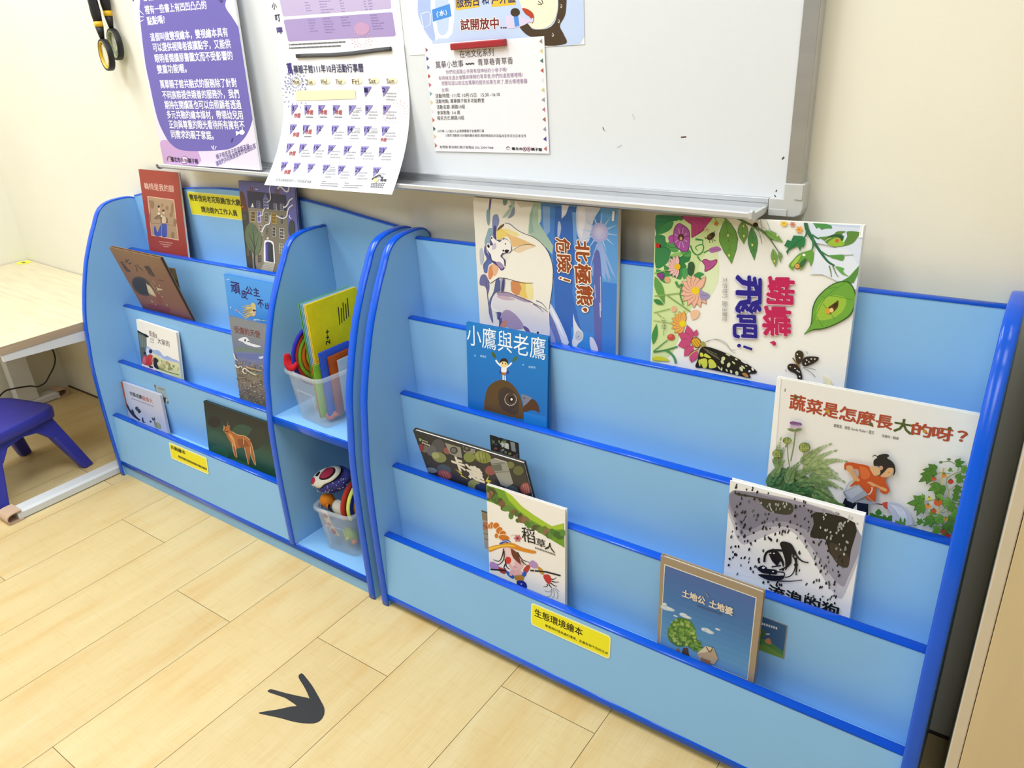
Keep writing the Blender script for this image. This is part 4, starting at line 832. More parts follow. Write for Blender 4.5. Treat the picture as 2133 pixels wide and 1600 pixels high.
def cov_kada():
    c = book('kada', 'dark picture book of vegetables and appliances tipping forward, below the deep blue book', '35322d', spine_col='2a2824')
    A = c[1].crop(840, 870, 4)
    for q, x, y, rx, ry, r in (('58575c', 290, 240, 56, 62, 0), ('6e6d72', 235, 275, 40, 45, 0), ('8d9a50', 550, 330, 48, 42, 10), ('8f9a46', 662, 328, 72, 50, 20), ('a8b064', 640, 320, 40, 30, 20), ('8f9660', 300, 330, 62, 42, 20), ('b0b880', 270, 315, 34, 26, 20), ('46586a', 340, 432, 60, 42, 15), ('7c8a90', 236, 438, 48, 22, 10), ('a05450', 345, 475, 62, 34, 20), ('a0605c', 370, 275, 34, 30, 0), ('a05850', 728, 440, 46, 40, 0), ('55657a', 900, 600, 60, 34, 15), ('a85a58', 1025, 590, 50, 48, 0), ('6a7040', 960, 440, 44, 40, 0), ('7c8454', 890, 395, 36, 30, 0), ('98a05a', 590, 560, 52, 44, 10), ('303a58', 650, 590, 56, 36, 20), ('7a7a70', 180, 260, 30, 30, 0), ('943c3c', 150, 250, 26, 32, 0)): A.E(q, x, y, rx, ry, r, 18)
    for x in (320, 340, 360): A.L('c88a80', 5, [(x, 452), (x + 22, 500)], 0)
    for x in (1000, 1018, 1036): A.L('cc8a84', 5, [(x, 555), (x + 14, 630)], 0)
    for x in (630, 655, 680): A.L('6d7834', 5, [(x, 290), (x + 18, 372)], 0)
    A.P('a2a29a', '345,208 478,248 492,335 440,325 390,300'); A.E('3e3c3a', 422, 272, 34, 30, 20, 18); A.E('77777a', 420, 272, 22, 20, 20); A.P('9a9a94', '498,236 600,265 598,300 560,295 505,285'); A.E('34322f', 532, 258, 32, 24, 20); A.E('706c66', 530, 256, 16, 12, 20)
    A.P('a6a9a6', '720,352 762,334 862,366 918,548 862,578 815,562 770,470'); A.P('70746f', '735,395 815,385 828,440 750,445'); A.L('6a6d68', 6, '740,385 850,375', 0); A.L('6a6d68', 6, '760,455 880,450', 0); A.P('cfd2ce', '762,334 862,366 866,376 764,346')
    A.T('卡', 'f6f2e6', (428, 428), (530, 460), (440, 330), .05); A.T('達', 'f6f2e6', (552, 500), (680, 545), (560, 395), .05)
    A.P('e8dc3c', '430,424 492,462 486,476 546,516 478,484 490,470'); A.P('e8dc3c', '716,478 706,518 736,526 690,566 704,536 684,530')
    A.bars('d8d4c8', 155, 212, 225, 240, 14, 4); A.P('8fc070', '132,168 156,178 150,196 134,190'); A.bars('d8d4c8', 158, 190, 205, 208, 8, 6)
    done(c)
def cov_scare():
    c = book('scare', 'white picture book with a scarecrow in a yellow hat, lowest tier in the foreground', 'f4eee6', spine_col='f2ece4')
    A = c[1].crop(840, 870, 4)
    A.P('6d9a2c', '692,560 845,608 905,685 1000,780 1130,862 1240,915 1340,880 1345,1085 1220,1010 1080,925 930,805 760,715 696,692')
    A.P('a6c436', '840,606 905,650 990,740 1090,812 1180,870 1240,905 1336,880 1336,930 1250,935 1150,900 1060,850 960,770 880,690'); A.P('4a5a2c', '700,572 760,590 790,640 720,690 700,690')
    rnd = random.Random(11)
    for k in range(42):
        t = k / 41; x = 720 + t * 610; y = 632 + t * 340 + math.sin(t * 3.1) * 60 + rnd.uniform(-14, 40); A.E(rnd.choice(['4f7a34', '5d8a3c', '44682c', '7a5a3c', '8a6a4a', '456a30', '6b7a3a', '5a4a34', '9a7a5c']), x, y, rnd.uniform(18, 34), rnd.uniform(18, 32))
    for p in ('700,600 730,640', '720,580 760,620 740,670'): A.L('5a3c28', 9, p)
    for x, y, rx, ry, r in ((735, 898, 18, 28, 10), (775, 900, 26, 26, 0), (802, 940, 26, 30, 30), (830, 962, 26, 20, 0), (778, 984, 15, 20, 0), (840, 1000, 46, 24, 10), (716, 905, 10, 20, 0)): A.E('f4e0c8', x, y, rx + 4, ry + 4, r); A.E('cc7420', x, y, rx, ry, r)
    A.S('3550a4', '804,1042 845,1016 888,1026 896,1048 850,1040 812,1058', 3); A.L('e8e4dc', 5, '806,1040 850,1026 892,1040')
    A.S('dc8a20', '715,1080 800,1058 900,1042 1000,1084 1104,1112 1084,1132 960,1106 880,1080 800,1088 722,1118', 4); A.S('f0c840', '720,1084 800,1066 880,1056 940,1074 860,1070 790,1082 722,1104', 3)
    A.S('e6b6b4', '832,1090 905,1088 962,1150 1004,1215 982,1262 930,1280 888,1245 856,1180', 4); A.S('f0d0cc', '850,1095 890,1095 930,1180 920,1240 880,1190', 3); A.leaf('6d3420', 898, 1088, 985, 1228, 50); A.E('cc3626', 875, 1188, 27, 30); A.L('a06a6a', 4, '920,1240 950,1248')
    for p in ('838,1090 826,1150 800,1195 750,1182', '842,1110 838,1180 800,1222 770,1215', '850,1180 862,1240 890,1262', '952,1120 990,1180 1050,1205', '985,1190 1010,1215 1030,1230', '856,1210 840,1250 860,1262'): A.L('2c2220', 11, p, w2=4)
    A.S('b58cc0', '725,1202 762,1206 800,1240 792,1262 728,1254', 3); A.S('b83c2a', '798,1244 862,1272 846,1300 806,1284', 3); A.S('2660b8', '862,1274 925,1318 912,1342 868,1308', 3); A.S('b83c2a', '1000,1268 1040,1224 1058,1250 1022,1300', 3); A.S('2660b8', '990,1300 1022,1275 1026,1310 1000,1330', 3); A.S('b890c0', '1048,1212 1080,1188 1122,1222 1112,1254 1062,1242', 3); A.S('c8922e', '1118,1240 1160,1262 1174,1305 1142,1296', 3)
    A.L('241c1c', 12, '728,1262 860,1274', 0); A.L('241c1c', 13, '1060,1272 1190,1284 1312,1316', 0); A.L('e8e4e0', 4, '1095,1268 1098,1286', 0)
    A.S('c8362a', '1170,1312 1214,1308 1236,1348 1216,1388 1180,1352', 3)
    for p in ('1236,1345 1256,1346 1278,1330', '1238,1362 1270,1370 1298,1368', '1230,1378 1262,1400 1284,1402', '1214,1390 1234,1412 1240,1414', '1200,1384 1200,1404 1168,1408'): A.L('2c2422', 9, p, w2=3)
    for p in ('1240,1420 1220,1450 1180,1440', '1240,1425 1230,1480 1200,1490', '1250,1420 1260,1480 1240,1500', '1260,1420 1290,1470 1280,1510', '1268,1415 1300,1450'): A.L('9a9ca6', 4, p)
    for x, y in ((905, 1284), (930, 1300), (955, 1300), (980, 1292), (900, 1300), (946, 1280)): A.E('e8b0b0', x, y, 16, 18)
    A.S('bc8428', '934,1316 1000,1316 998,1356 938,1352', 3); A.S('1c2a90', '948,1362 990,1356 1024,1378 1028,1420 960,1404', 3); A.E('a8b0d8', 986, 1385, 8, 7)
    A.T('稻', '1c1814', (994, 1026), (1104, 1056), (1000, 910), .006); A.T('草', '1c1814', (1112, 1068), (1190, 1090), (1122, 1004), .006); A.T('人', '1c1814', (1180, 1094), (1264, 1128), (1200, 1034), .012)
    A.flower('cc6a74', 955, 1004, 34, 6, 22, '4a2430', 9); A.L('a8a8a4', 3, '900,990 912,975 940,990'); A.bars('6c6864', 1098, 1088, 1270, 1148, 12, 13)
    done(c)
def cov_veg():
    c = book('veg', 'wide white picture book with a girl watering vegetables, second tier against the right end', 'efebe4', spine_col='f6f4f0')
    A = c[1].crop(1580, 780, 4.444)
    A.P('f8f6f2', '60,1300 165,25 215,35 120,1300')
    A.P('d6d4ce', '208,40 216,42 122,1300 114,1300')
    A.T('ｒ' if 0 else 'i', '6a6a60', (240, 158), (250, 160), (240, 125), 0)
    q = 'ae4a30'
    for ch, x0, x1, yb, yt in (('蔬', 285, 428, 318, 180), ('菜', 440, 584, 352, 222), ('是', 596, 730, 385, 256), ('怎', 745, 898, 415, 290), ('麼', 905, 1068, 455, 328), ('長', 1082, 1232, 485, 365), ('大', 1250, 1412, 525, 398), ('的', 1415, 1592, 555, 438), ('呀', 1605, 1786, 590, 480)):
        k = '4f5c2a' if ch == '大' else q
        A.T(ch, k, (x0, yb), (x1, yb + (x1 - x0) * .19), (x0 + 6, yt), .03)
    A.T('？', q, (1830, 610), (1920, 628), (1832, 512), .03)
    for x, y in ((350, 210), (640, 340), (1040, 460), (1540, 525), (1770, 500)): A.E('c8902c' if x in (1540, 640) else '57622e', x, y, 20, 16)
    A.T('婕爾達．穆勒 Gerda Muller / 圖文', '55504a', (695, 486), (1070, 556), (700, 455), 0); A.T('孫慶松 / 翻譯', '55504a', (1140, 578), (1296, 606), (1144, 552), 0)
    rnd = random.Random(21)
    def frond(x, y, ang, ln, cols):
        n = int(ln / 16); px, py = x, y; a = ang
        for i in range(n):
            t = i / n; a += rnd.uniform(-.02, .08); nx, ny = px + math.cos(a) * ln / n, py + math.sin(a) * ln / n
            w = (1 - t * .75) * 62
            for sgn in (-1, 1):
                b = a + sgn * .85; A.leaf(rnd.choice(cols), px, py, px + math.cos(b) * w, py + math.sin(b) * w, w * .42)
            px, py = nx, ny
        A.leaf(cols[0], px, py, px + math.cos(a) * 46, py + math.sin(a) * 46, 18)
    lite = ['98ac6c', 'a4b67a', '8a9f60']; mid = ['7c9658', '88a064', '708a50']; dark = ['4f7a44', '5c8650', '436e3e', '648c54']
    A.S('6d8a54', '75,1035 90,930 200,860 330,900 480,960 600,1060 780,1230 700,1300 60,1300', 4)
    for x, y, a, l, cc in ((430, 900, -1.0, 330, lite), (480, 880, -.55, 330, lite), (520, 930, -.25, 260, lite), (400, 820, -.75, 300, lite), (560, 860, .12, 150, lite), (540, 980, .0, 220, lite), (520, 1000, .45, 230, mid), (470, 940, .2, 240, mid), (190, 860, -1.75, 250, lite), (160, 830, -1.2, 180, mid), (330, 950, -.6, 240, mid), (360, 1000, -.1, 250, mid), (250, 960, -1.0, 220, mid), (420, 1060, .12, 250, dark), (500, 1090, .22, 240, mid), (520, 1150, .2, 250, dark), (150, 1000, -.9, 170, dark), (230, 1060, -.5, 200, dark), (310, 1080, -.2, 220, dark), (120, 1080, -.4, 180, dark), (200, 1120, .1, 220, dark), (360, 1140, .15, 240, dark), (90, 1010, -.9, 120, dark), (280, 1000, -1.3, 180, mid), (600, 1180, .3, 150, mid), (150, 940, -1.2, 150, mid)): frond(x, y, a, l, cc)
    for p, w in (('350,520 338,640 308,790', 13), ('278,640 284,760 300,850', 10), ('182,760 190,850', 9), ('435,710 410,800', 9)): A.L('7f8c62', w, p)
    for x, y, rx, ry in ((275, 602, 41, 33), (436, 664, 54, 47), (180, 722, 42, 38)):
        A.E('5f6e38', x, y, rx, ry); 
        for i in range(4):
            for j in range(4): A.E(rnd.choice(['8f9c54', 'a4ac60', '7c8a48']), x - rx * .6 + i * rx * .4, y - ry * .6 + j * ry * .4, rx * .2, ry * .24, 30)
    A.S('d8c8d8', '305,450 400,455 398,482 310,482', 3); A.S('7d5488', '298,432 330,422 405,438 410,458 395,462 320,456', 3)
    for x in range(310, 400, 9): A.L('a884b0', 4, [(x, 448), (x + 4, 480)], 0)
    for k in range(9): A.leaf('66754c' if k % 2 else '7d8a5c', 345, 500, 345 + 72 * math.cos(math.pi * k / 8), 500 + 24 * math.sin(math.pi * k / 8) - 8, 24)
    # girl with watering can
    A = c[1].crop(1740, 920, 9.412)
    A.P('101524', '210,1070 440,1180 400,1270 330,1330 130,1260'); A.P('121828', '440,1160 665,1150 660,1420 440,1400'); A.P('dcdcd8', '440,1190 444,1330 340,1320')
    A.L('b9bcc4', 26, '500,730 430,720 330,750 250,840 220,930', w2=34); A.L('f0e4dc', 26, '480,722 580,720 660,760')
    A.S('c4501e', '195,420 240,380 340,376 480,404 620,430 690,466 730,560 800,640 880,640 980,660 1010,760 1050,850 1082,920 1040,985 950,990 890,940 900,920 820,880 812,1130 700,1120 620,1080 480,820 300,860 380,760 470,650 480,570 450,510 380,500 320,440 240,450 240,520 200,520', 3)
    A.S('d86a34', '500,450 640,500 700,620 640,700 540,690 500,560', 3)
    A.S('d8a06a', '235,470 270,450 350,450 370,520 400,600 450,670 500,720 470,750 420,740 380,750 360,680 300,580 240,530', 3); A.S('d8a06a', '640,770 700,752 800,800 880,840 1000,880 1030,920 1000,945 900,900 820,850 740,840 690,800', 3); A.S('dcae7c', '690,480 770,450 880,500 940,560 860,620 790,640 740,580', 3)
    A.S('dcac7a', '900,640 940,560 1050,490 1160,490 1150,560 1110,600 1105,640 1020,665 960,665', 3); A.S('211f20', '775,440 770,340 830,290 860,240 960,210 1040,215 1075,255 1030,290 1120,350 1180,430 1195,560 1150,640 1160,560 1150,490 1060,480 980,560 870,660 900,600 880,460', 3); A.L('211f20', 22, '850,265 790,240 735,280', w2=6); A.L('211f20', 14, '840,255 780,232 745,238', w2=4); A.E('cc9a80', 915, 485, 38, 44); A.L('4a3020', 8, '1050,565 1080,575')
    A.L('f0dcd2', 20, '735,860 735,920 700,980 660,1010'); A.P('a2a5ac', '165,950 480,812 660,1010 410,1140 370,1175 250,1120'); A.P('b9bcc2', '200,960 470,840 560,930 330,1090'); A.P('80838c', '165,950 195,945 270,1110 245,1110'); A.P('9c9ea8', '410,1150 560,1110 870,1180 870,1200 640,1185'); A.L('d9a090', 12, '640,1040 780,1160', 0); A.P('5a2c2c', '780,1165 940,1190 930,1212 860,1196')
    A.S('c44a34', '930,1190 980,1155 1040,1152 1048,1210 1040,1280 990,1270', 3); A.P('7c6a8c', '1035,1152 1052,1152 1052,1282 1035,1282')
    A.S('c2c4d4', '1050,1155 1160,1150 1300,1200 1420,1290 1506,1440 1506,1600 1150,1580 1120,1400 1050,1280', 3); A.S('d8dae4', '1100,1190 1250,1230 1380,1340 1420,1500 1300,1440 1180,1300', 3)
    for p in ('1060,1180 1200,1220 1320,1330', '1060,1220 1180,1300 1240,1440', '1080,1170 1300,1240 1440,1420'): A.L('a8aac0', 8, p)
    for x0, y0, x1, y1, w in ((780, 1430, 690, 1360, 70), (860, 1420, 870, 1280, 130), (960, 1450, 1010, 1420, 90), (1060, 1490, 1130, 1410, 90), (820, 1440, 760, 1390, 70), (1300, 1560, 1290, 1440, 40), (1370, 1560, 1380, 1450, 40)): A.leaf('3f7a2c', x0, y0, x1, y1, w)
    A.P('3c7028', '700,1380 1130,1470 1130,1530 690,1430'); A.P('5f8a3a', '1190,1510 1390,1540 1390,1600 1190,1580'); A.L('5a7a3a', 40, '0,1170 80,1180 200,1220')
    # tomato plants
    A = c[1].crop(1880, 930, 8.42)
    A.L('c9b468', 34, '735,345 690,640 660,900 640,1300', 0); A.L('93a070', 22, '1150,410 1000,420 880,470 790,540 790,640 820,750 820,860 760,1040 660,1120'); A.L('8a9a6a', 16, '980,400 990,320 900,260 840,235 720,240'); A.L('8a9a6a', 16, '820,750 900,690 1010,590 1060,500'); A.L('8a9a6a', 14, '620,440 720,430 860,450'); A.L('8a9a6a', 16, '350,960 480,920 600,900'); A.L('7d8f5e', 16, '200,1370 350,1310 520,1300'); A.L('7d8f5e', 12, '680,1130 820,1100 990,1000 880,930')
    def tl(x, y, ang, s, col='558a30'):
        for d, k in ((0, 1), (.65, .75), (-.65, .75), (1.15, .5), (-1.15, .5)):
            A.leaf('2f5a1c', x, y, x + math.cos(ang + d) * s * k * 1.06, y + math.sin(ang + d) * s * k * 1.06, s * .42); A.leaf(col, x, y, x + math.cos(ang + d) * s * k, y + math.sin(ang + d) * s * k, s * .36)
    for x, y, a, s in ((600, 390, 3.2, 230), (500, 470, 2.6, 230), (950, 270, -.2, 160), (1050, 370, .0, 150), (960, 540, -.3, 180), (1090, 640, .2, 140), (930, 700, .5, 170), (690, 650, 2.0, 230), (640, 660, 2.7, 200), (900, 850, .1, 160), (380, 950, 3.1, 280), (350, 1000, 2.0, 200), (760, 900, 1.0, 190), (820, 1000, .4, 180), (830, 360, .6, 80), (560, 1200, 1.8, 190), (520, 1230, 2.4, 190), (620, 1200, .8, 180), (860, 1150, .8, 190), (900, 1200, 1.7, 190), (340, 1310, -2.2, 120), (560, 1420, .2, 170), (850, 1300, 1.4, 220), (700, 830, 2.6, 150), (960, 1060, 1.4, 160), (380, 860, -1.8, 80), (500, 1100, .4, 130), (720, 1480, .3, 160), (780, 1350, 2.2, 130), (1000, 940, .5, 120)): tl(x, y, a, s, rnd.choice(['5f9634', '55882e', '68a03c', '4c7c2c']))
    for x, y, r, q in ((745, 470, 48, 'd8882c'), (565, 525, 48, 'c4502c'), (860, 575, 54, 'bc3c2c'), (485, 870, 40, 'd4cc3c'), (640, 940, 76, 'cc5a24'), (465, 1005, 52, 'dc8c34'), (565, 1085, 50, 'c4482c'), (775, 1230, 44, 'b8902c'), (725, 1440, 44, 'c03c28'), (810, 1515, 54, 'b8302c')):
        A.E(q, x, y, r, r * .8); A.flower('3a5a20', x, y - r * .7, r * .6, 5, r * .22, '3a5a20', 4)
    for x, y in ((690, 235), (830, 185)): A.E('6d7a50', x, y, 36, 24)
    done(c)
def cov_dog():
    c = book('dog', 'black and white speckled picture book with a dog drawing, third tier from the top', 'f2efee', spine='R', spine_col='f4f2f0')
    A = c[1].crop(1480, 980, 5)
    q0 = '245,200 1508,542 1440,1000 1395,1290 150,1060'
    A.P('f3f1f2', q0)
    A.S('c4c1cc', '240,205 1505,545 1400,1285 1270,1260 1130,1040 990,800 850,640 700,640 560,690 400,760 320,760 250,620', 4); A.S('9c98a8', '245,205 1500,545 1420,1150 1330,1180 1200,1020 1050,800 940,660 800,590 620,590 480,640 360,690 290,620', 4); A.S('807c8e', '250,210 1200,470 1180,700 1000,620 800,540 600,540 400,620 290,560', 4)
    A.S('3a392f', '270,232 560,292 842,345 836,458 660,442 560,390 500,310 470,286 290,262', 3); A.S('1f1e1a', '1098,432 1506,545 1465,830 1432,1000 1350,990 1300,930 1240,860 1210,760 1180,715 1040,692 1075,560', 3); A.S('3c332c', '1240,760 1330,780 1440,900 1430,1010 1340,990 1260,880', 3)
    rnd = random.Random(9)
    for i in range(520):
        x = rnd.uniform(150, 1590); y = rnd.uniform(110, 1500)
        t = (x - 205) / 1400; top = 110 + t * 370; bot = 1060 + t * 470
        if y < top or y > bot: continue
        inr = y > top + 95 and 245 - (y - 200) * .09 < x < 1508 - (y - 545) * .25
        if 490 < x < 1030 and 730 < y < 1150 and rnd.random() < .75: continue
        if not inr and y > top + 100: continue
        dark = (x > 1060 and y < 700 + (x - 1180) * 1.1 and x > 1100 - (y - 430) * .2) or (500 < x < 840 and y < 450 and y > 290)
        A.E(rnd.choice(['b8b8ac', '8c8c84', 'a8aaa4']) if dark else rnd.choice(['17151c', '17151c', '23202a', '4a5a5c']), x, y, rnd.uniform(6, 12), rnd.uniform(11, 21), rnd.uniform(-15, 35), 9)
    A.P('f8f6f4', '1512,540 1608,470 1440,1530 1385,1500 1440,1000') if 0 else None
    k = '141216'
    A.S(k, '726,760 748,736 800,740 850,765 885,830 890,880 850,870 845,960 790,1010 780,930 765,880 740,800', 4); A.L(k, 20, '880,830 905,890 960,940 1025,956', w2=12); A.L(k, 24, '760,830 690,826 630,830 590,850 570,890 564,950', w2=24); A.S(k, '612,858 640,834 700,838 742,890 770,960 760,1000 735,940 700,985 668,962 640,930', 4); A.E('f4f4f4', 628, 856, 9, 6); A.E('f4f4f4', 665, 858, 9, 6)
    A.L(k, 16, '860,880 888,940 880,1030 840,1090 780,1110', w2=10); A.L(k, 16, '800,1000 740,1025 720,1030'); A.L(k, 22, '895,900 900,1000 895,1060', w2=14); A.L(k, 14, '640,1000 700,990 740,985')
    A.S(k, '490,1015 540,985 575,990 580,1015 690,1030 692,1075 640,1075 540,1060', 3); A.S(k, '500,1085 540,1075 680,1090 770,1090 765,1120 700,1145 600,1135', 3); A.E('d8d8d8', 655, 1048, 10, 8); A.S('e8e8ea', '540,1005 560,995 570,1010 550,1020', 3); A.L(k, 12, '700,1050 770,1060 770,1100'); A.L('3c3a40', 16, '700,1145 840,1148 960,1135', w2=8)
    A.T('流浪的狗', k, (604, 1295), (1330, 1530), (625, 1180), .03)
    done(c)
def cov_earth():
    c = book('earth', 'tan framed picture book with a tree and blue sky, lowest tier nearest the viewer', 'a3917a', spine_col='9a8972')
    A = c[1].crop(1080, 1140, 3.678)
    A.P('e6e2da', '1118,128 1826,386 1756,1020 1084,748'); A.P('4a6cae', '1124,138 1818,390 1808,480 1118,222')
    n = 14
    st = [(74, 106, 172), (64, 116, 180), (78, 140, 200), (106, 160, 204)]
    for i in range(n):
        a, b = i / n, (i + 1) / n; k = a * 3; j = min(2, int(k)); f = k - j
        col = '%02x%02x%02x' % tuple(int(st[j][m] + (st[j + 1][m] - st[j][m]) * f) for m in range(3))
        L = lambda t: (1124 - 38 * t, 138 + 604 * t); R = lambda t: (1818 - 66 * t, 390 + 624 * t)
        (x0, y0), (x1, y1), (x2, y2), (x3, y3) = L(a), R(a), R(b), L(b); A.P(col, f'{x0},{y0} {x1},{y1} {x2},{y2} {x3},{y3}')
    for x, y, rx, ry in ((1130, 465, 45, 18), (1160, 475, 40, 14), (1265, 520, 34, 16), (1290, 535, 40, 12), (1440, 635, 40, 16), (1465, 650, 36, 14), (1420, 630, 20, 14), (1528, 630, 22, 8), (1205, 528, 18, 6), (1120, 440, 18, 16)): A.E('b8cce0', x, y, rx, ry, 18); A.E('d8e2ea', x - 4, y - 4, rx * .7, ry * .6, 18)
    A.P('54402c', '1262,770 1300,770 1306,820 1318,840 1250,812')
    A.S('4f7a34', '1145,690 1150,620 1200,560 1270,540 1330,580 1360,640 1350,680 1400,740 1408,790 1350,795 1290,760 1230,765 1175,735', 4)
    rnd = random.Random(13)
    for i in range(120):
        a = rnd.uniform(0, 6.28); r = rnd.uniform(0, 1) ** .5; x = 1262 + math.cos(a) * r * 105; y = 655 + math.sin(a) * r * 105 + (x - 1262) * .3
        A.E(rnd.choice(['6a9a40', '86ac50', '5a8a3a', 'a4bc62', '7aa448', '4a7632']), x, y, rnd.uniform(9, 17), rnd.uniform(7, 13), rnd.uniform(0, 90), 9)
    for i in range(30): A.E(rnd.choice(['6a9a40', '5a8a3a', '7aa448']), rnd.uniform(1330, 1400), rnd.uniform(720, 790), 12, 9, 0, 8)
    A.P('b5a184', '1370,810 1440,752 1500,772 1530,850 1500,895 1390,850'); A.P('8a6a4a', '1398,840 1475,868 1475,900 1400,880'); A.P('d8ccb0', '1370,810 1440,752 1500,772 1440,800'); A.L('5a4030', 7, '1440,760 1470,800 1490,765'); A.E('8a7050', 1222, 785, 12, 12)
    A.T('土地公', 'e4d6c4', (1256, 372), (1430, 438), (1262, 318), .04); A.T('土地婆', 'e4d6c4', (1462, 452), (1640, 522), (1470, 396), .04); A.bars('3b5284', 1370, 450, 1560, 518, 10, 12); A.P('8a8a84', '1436,352 1446,350 1464,380 1458,384')
    done(c)
for f in (cov_bear, cov_butterfly, cov_eagle, cov_veg, cov_kada, cov_dog, cov_scare, cov_earth): f()

# ------------------------------------------------------------------ whiteboard and the papers on it
PAPER = print_mat('paper_print', 0.55)
ALU = mat('brushed_aluminium', 'c4c5c6', 0.32, 0.5, noise=0.05, nscale=40, metal=0.75, stretch=(0.05, 1, 1))
CAPP = mat('grey_plastic', 'c9c9c4', 0.4, noise=0.02)
WM = frame((0.8, -0.0, 1.0262), (0.99992, 0, -0.0126), (0.0126, 0, 0.99992))   # board axes: u along, v up, n out
WB = thing('whiteboard', 'large white magnetic whiteboard with aluminium frame hung on the wall above the shelves', 'whiteboard', M=WM)
wbs = print_mat('whiteboard_enamel', 0.16)
b = MB(); b.box(-1.06, .648, .0, 1.18, .004, .022); b.c = [lin('e4e6e8')] * len(b.f)
def mark(x0, z0, x1, z1, w, col='55565c'):
    d = Vector((x1 - x0, z1 - z0)); d.normalize(); p = Vector((-d.y, d.x)) * w / 2
    b.add([(x0 - p.x, z0 - p.y, .02206), (x1 - p.x, z1 - p.y, .02206), (x1 + p.x, z1 + p.y, .02206), (x0 + p.x, z0 + p.y, .02206)], [(0, 1, 2, 3)], 0, False, lin(col))
for q in ((.300, .106, .302, .101, .002), (.303, .099, .305, .100, .0015), (.455, .092, .465, .093, .0025, '6a4a48'), (.636, .066, .633, .062, .003), (.629, .013, .628, .009, .002), (.626, .004, .629, .001, .002), (-.33, .05, -.329, .052, .002, '9a9a9c'), (.33, .07, .34, .075, .003, 'c9cbd0'), (.36, .13, .365, .12, .003, 'd0d2d6')): mark(*q)
b.build('writing_surface', wbs, WB)
MB().box(-1.06, .62, -.0205, .0, .004, .0298).build('frame', ALU, WB, bevel=.001)
MB().box(.6445, .6705, .022, 1.2, .004, .0298).build('frame', ALU, WB, bevel=.001)
MB().box(-1.06, .62, -.0245, -.0195, .004, .027).build('frame', ALU, WB)
g = MB()
g.prism([(.6205, .001), (.6205, -.0285), (.664, -.0285), (.6735, -.024), (.6765, -.0145), (.6765, .026), (.6435, .026), (.6435, .001)], .003, .0315, lambda u, v, n: (u, v, n))
cc = g.build('corner_cap', CAPP, WB, bevel=.0018)
g = MB(); g.box(.662, .6745, .001, .0255, .0314, .0333); g.build('clip', CAPP, cc, bevel=.0006)
g = MB(); g.box(.6215, .652, -.0275, -.0165, .0314, .0333); g.build('clip', CAPP, cc, bevel=.0006)
# pen tray: shallow trough along the bottom edge
prof = [(.0298, -.0195), (.0298, -.0165), (.045, -.0175), (.085, -.0185), (.0935, -.0125), (.0985, -.0105), (.101, -.0125), (.1005, -.019), (.095, -.0235), (.05, -.0225), (.0298, -.0215)]
tr = MB().prism(prof, -1.103, .612, lambda n, v, u: (u, v, n)).build('pen_tray', mat('tray_aluminium', 'd3d4d6', 0.3, 0.5, noise=0.04, metal=0.35, stretch=(0.05, 1, 1)), WB)
capf = [(.0305, -.013), (.085, -.0135), (.0965, -.0065), (.1035, -.0095), (.103, -.0205), (.0965, -.026), (.05, -.025), (.0305, -.0235)]
MB().prism(capf, .6125, .6185, lambda n, v, u: (u, v, n)).build('end_cap', CAPP, tr, bevel=.001)
MB().prism(capf, .592, .6125, lambda n, v, u: (u, v if v < 0 else v, n * 1.0 + .0006) if n > .09 else (u, v, n)).build('end_cap', CAPP, tr) if 0 else None
MB().prism([(n_, min(v_, -.0195) if n_ < .09 else min(v_, -.012)) for n_, v_ in capf], -1.111, -1.1035, lambda n, v, u: (u, v, n)).build('end_cap', mat('dark_grey_plastic', '77766e', 0.5), tr, bevel=.001)
MB().box(-1.06, .62, -.0092, -.0078, .0296, .0302).build('groove_line', mat('groove_grey', '8a8b8e', 0.5), WB)

def sheet(name, label, cat, o, U, V, w, h, quad, base, thick=.0002, bend=None, nu=1, nv=1, group='papers on the whiteboard'):
    M = frame(o, U, V)
    root = bpy.data.objects.new  # placeholder
    a = MB()
    f = bend or (lambda u, v, n: (u, v, n))
    a.grid(lambda s, t: f(s * w, t * h, 0), nu, nv, 0, bool(bend), lin(base))
    a.grid(lambda s, t: f(s * w, t * h, -thick), nu, nv, 0, bool(bend), lin('f0f0f0'))
    art = Art(a, w, h, quad, bend=bend)
    def fin(mat_=PAPER, parent=None):
        ob = a.build(name, mat_, parent, fix=False)
        if parent is None:
            ob.matrix_world = M; tag(ob, label, cat, group)
        return ob
    return a, art, fin
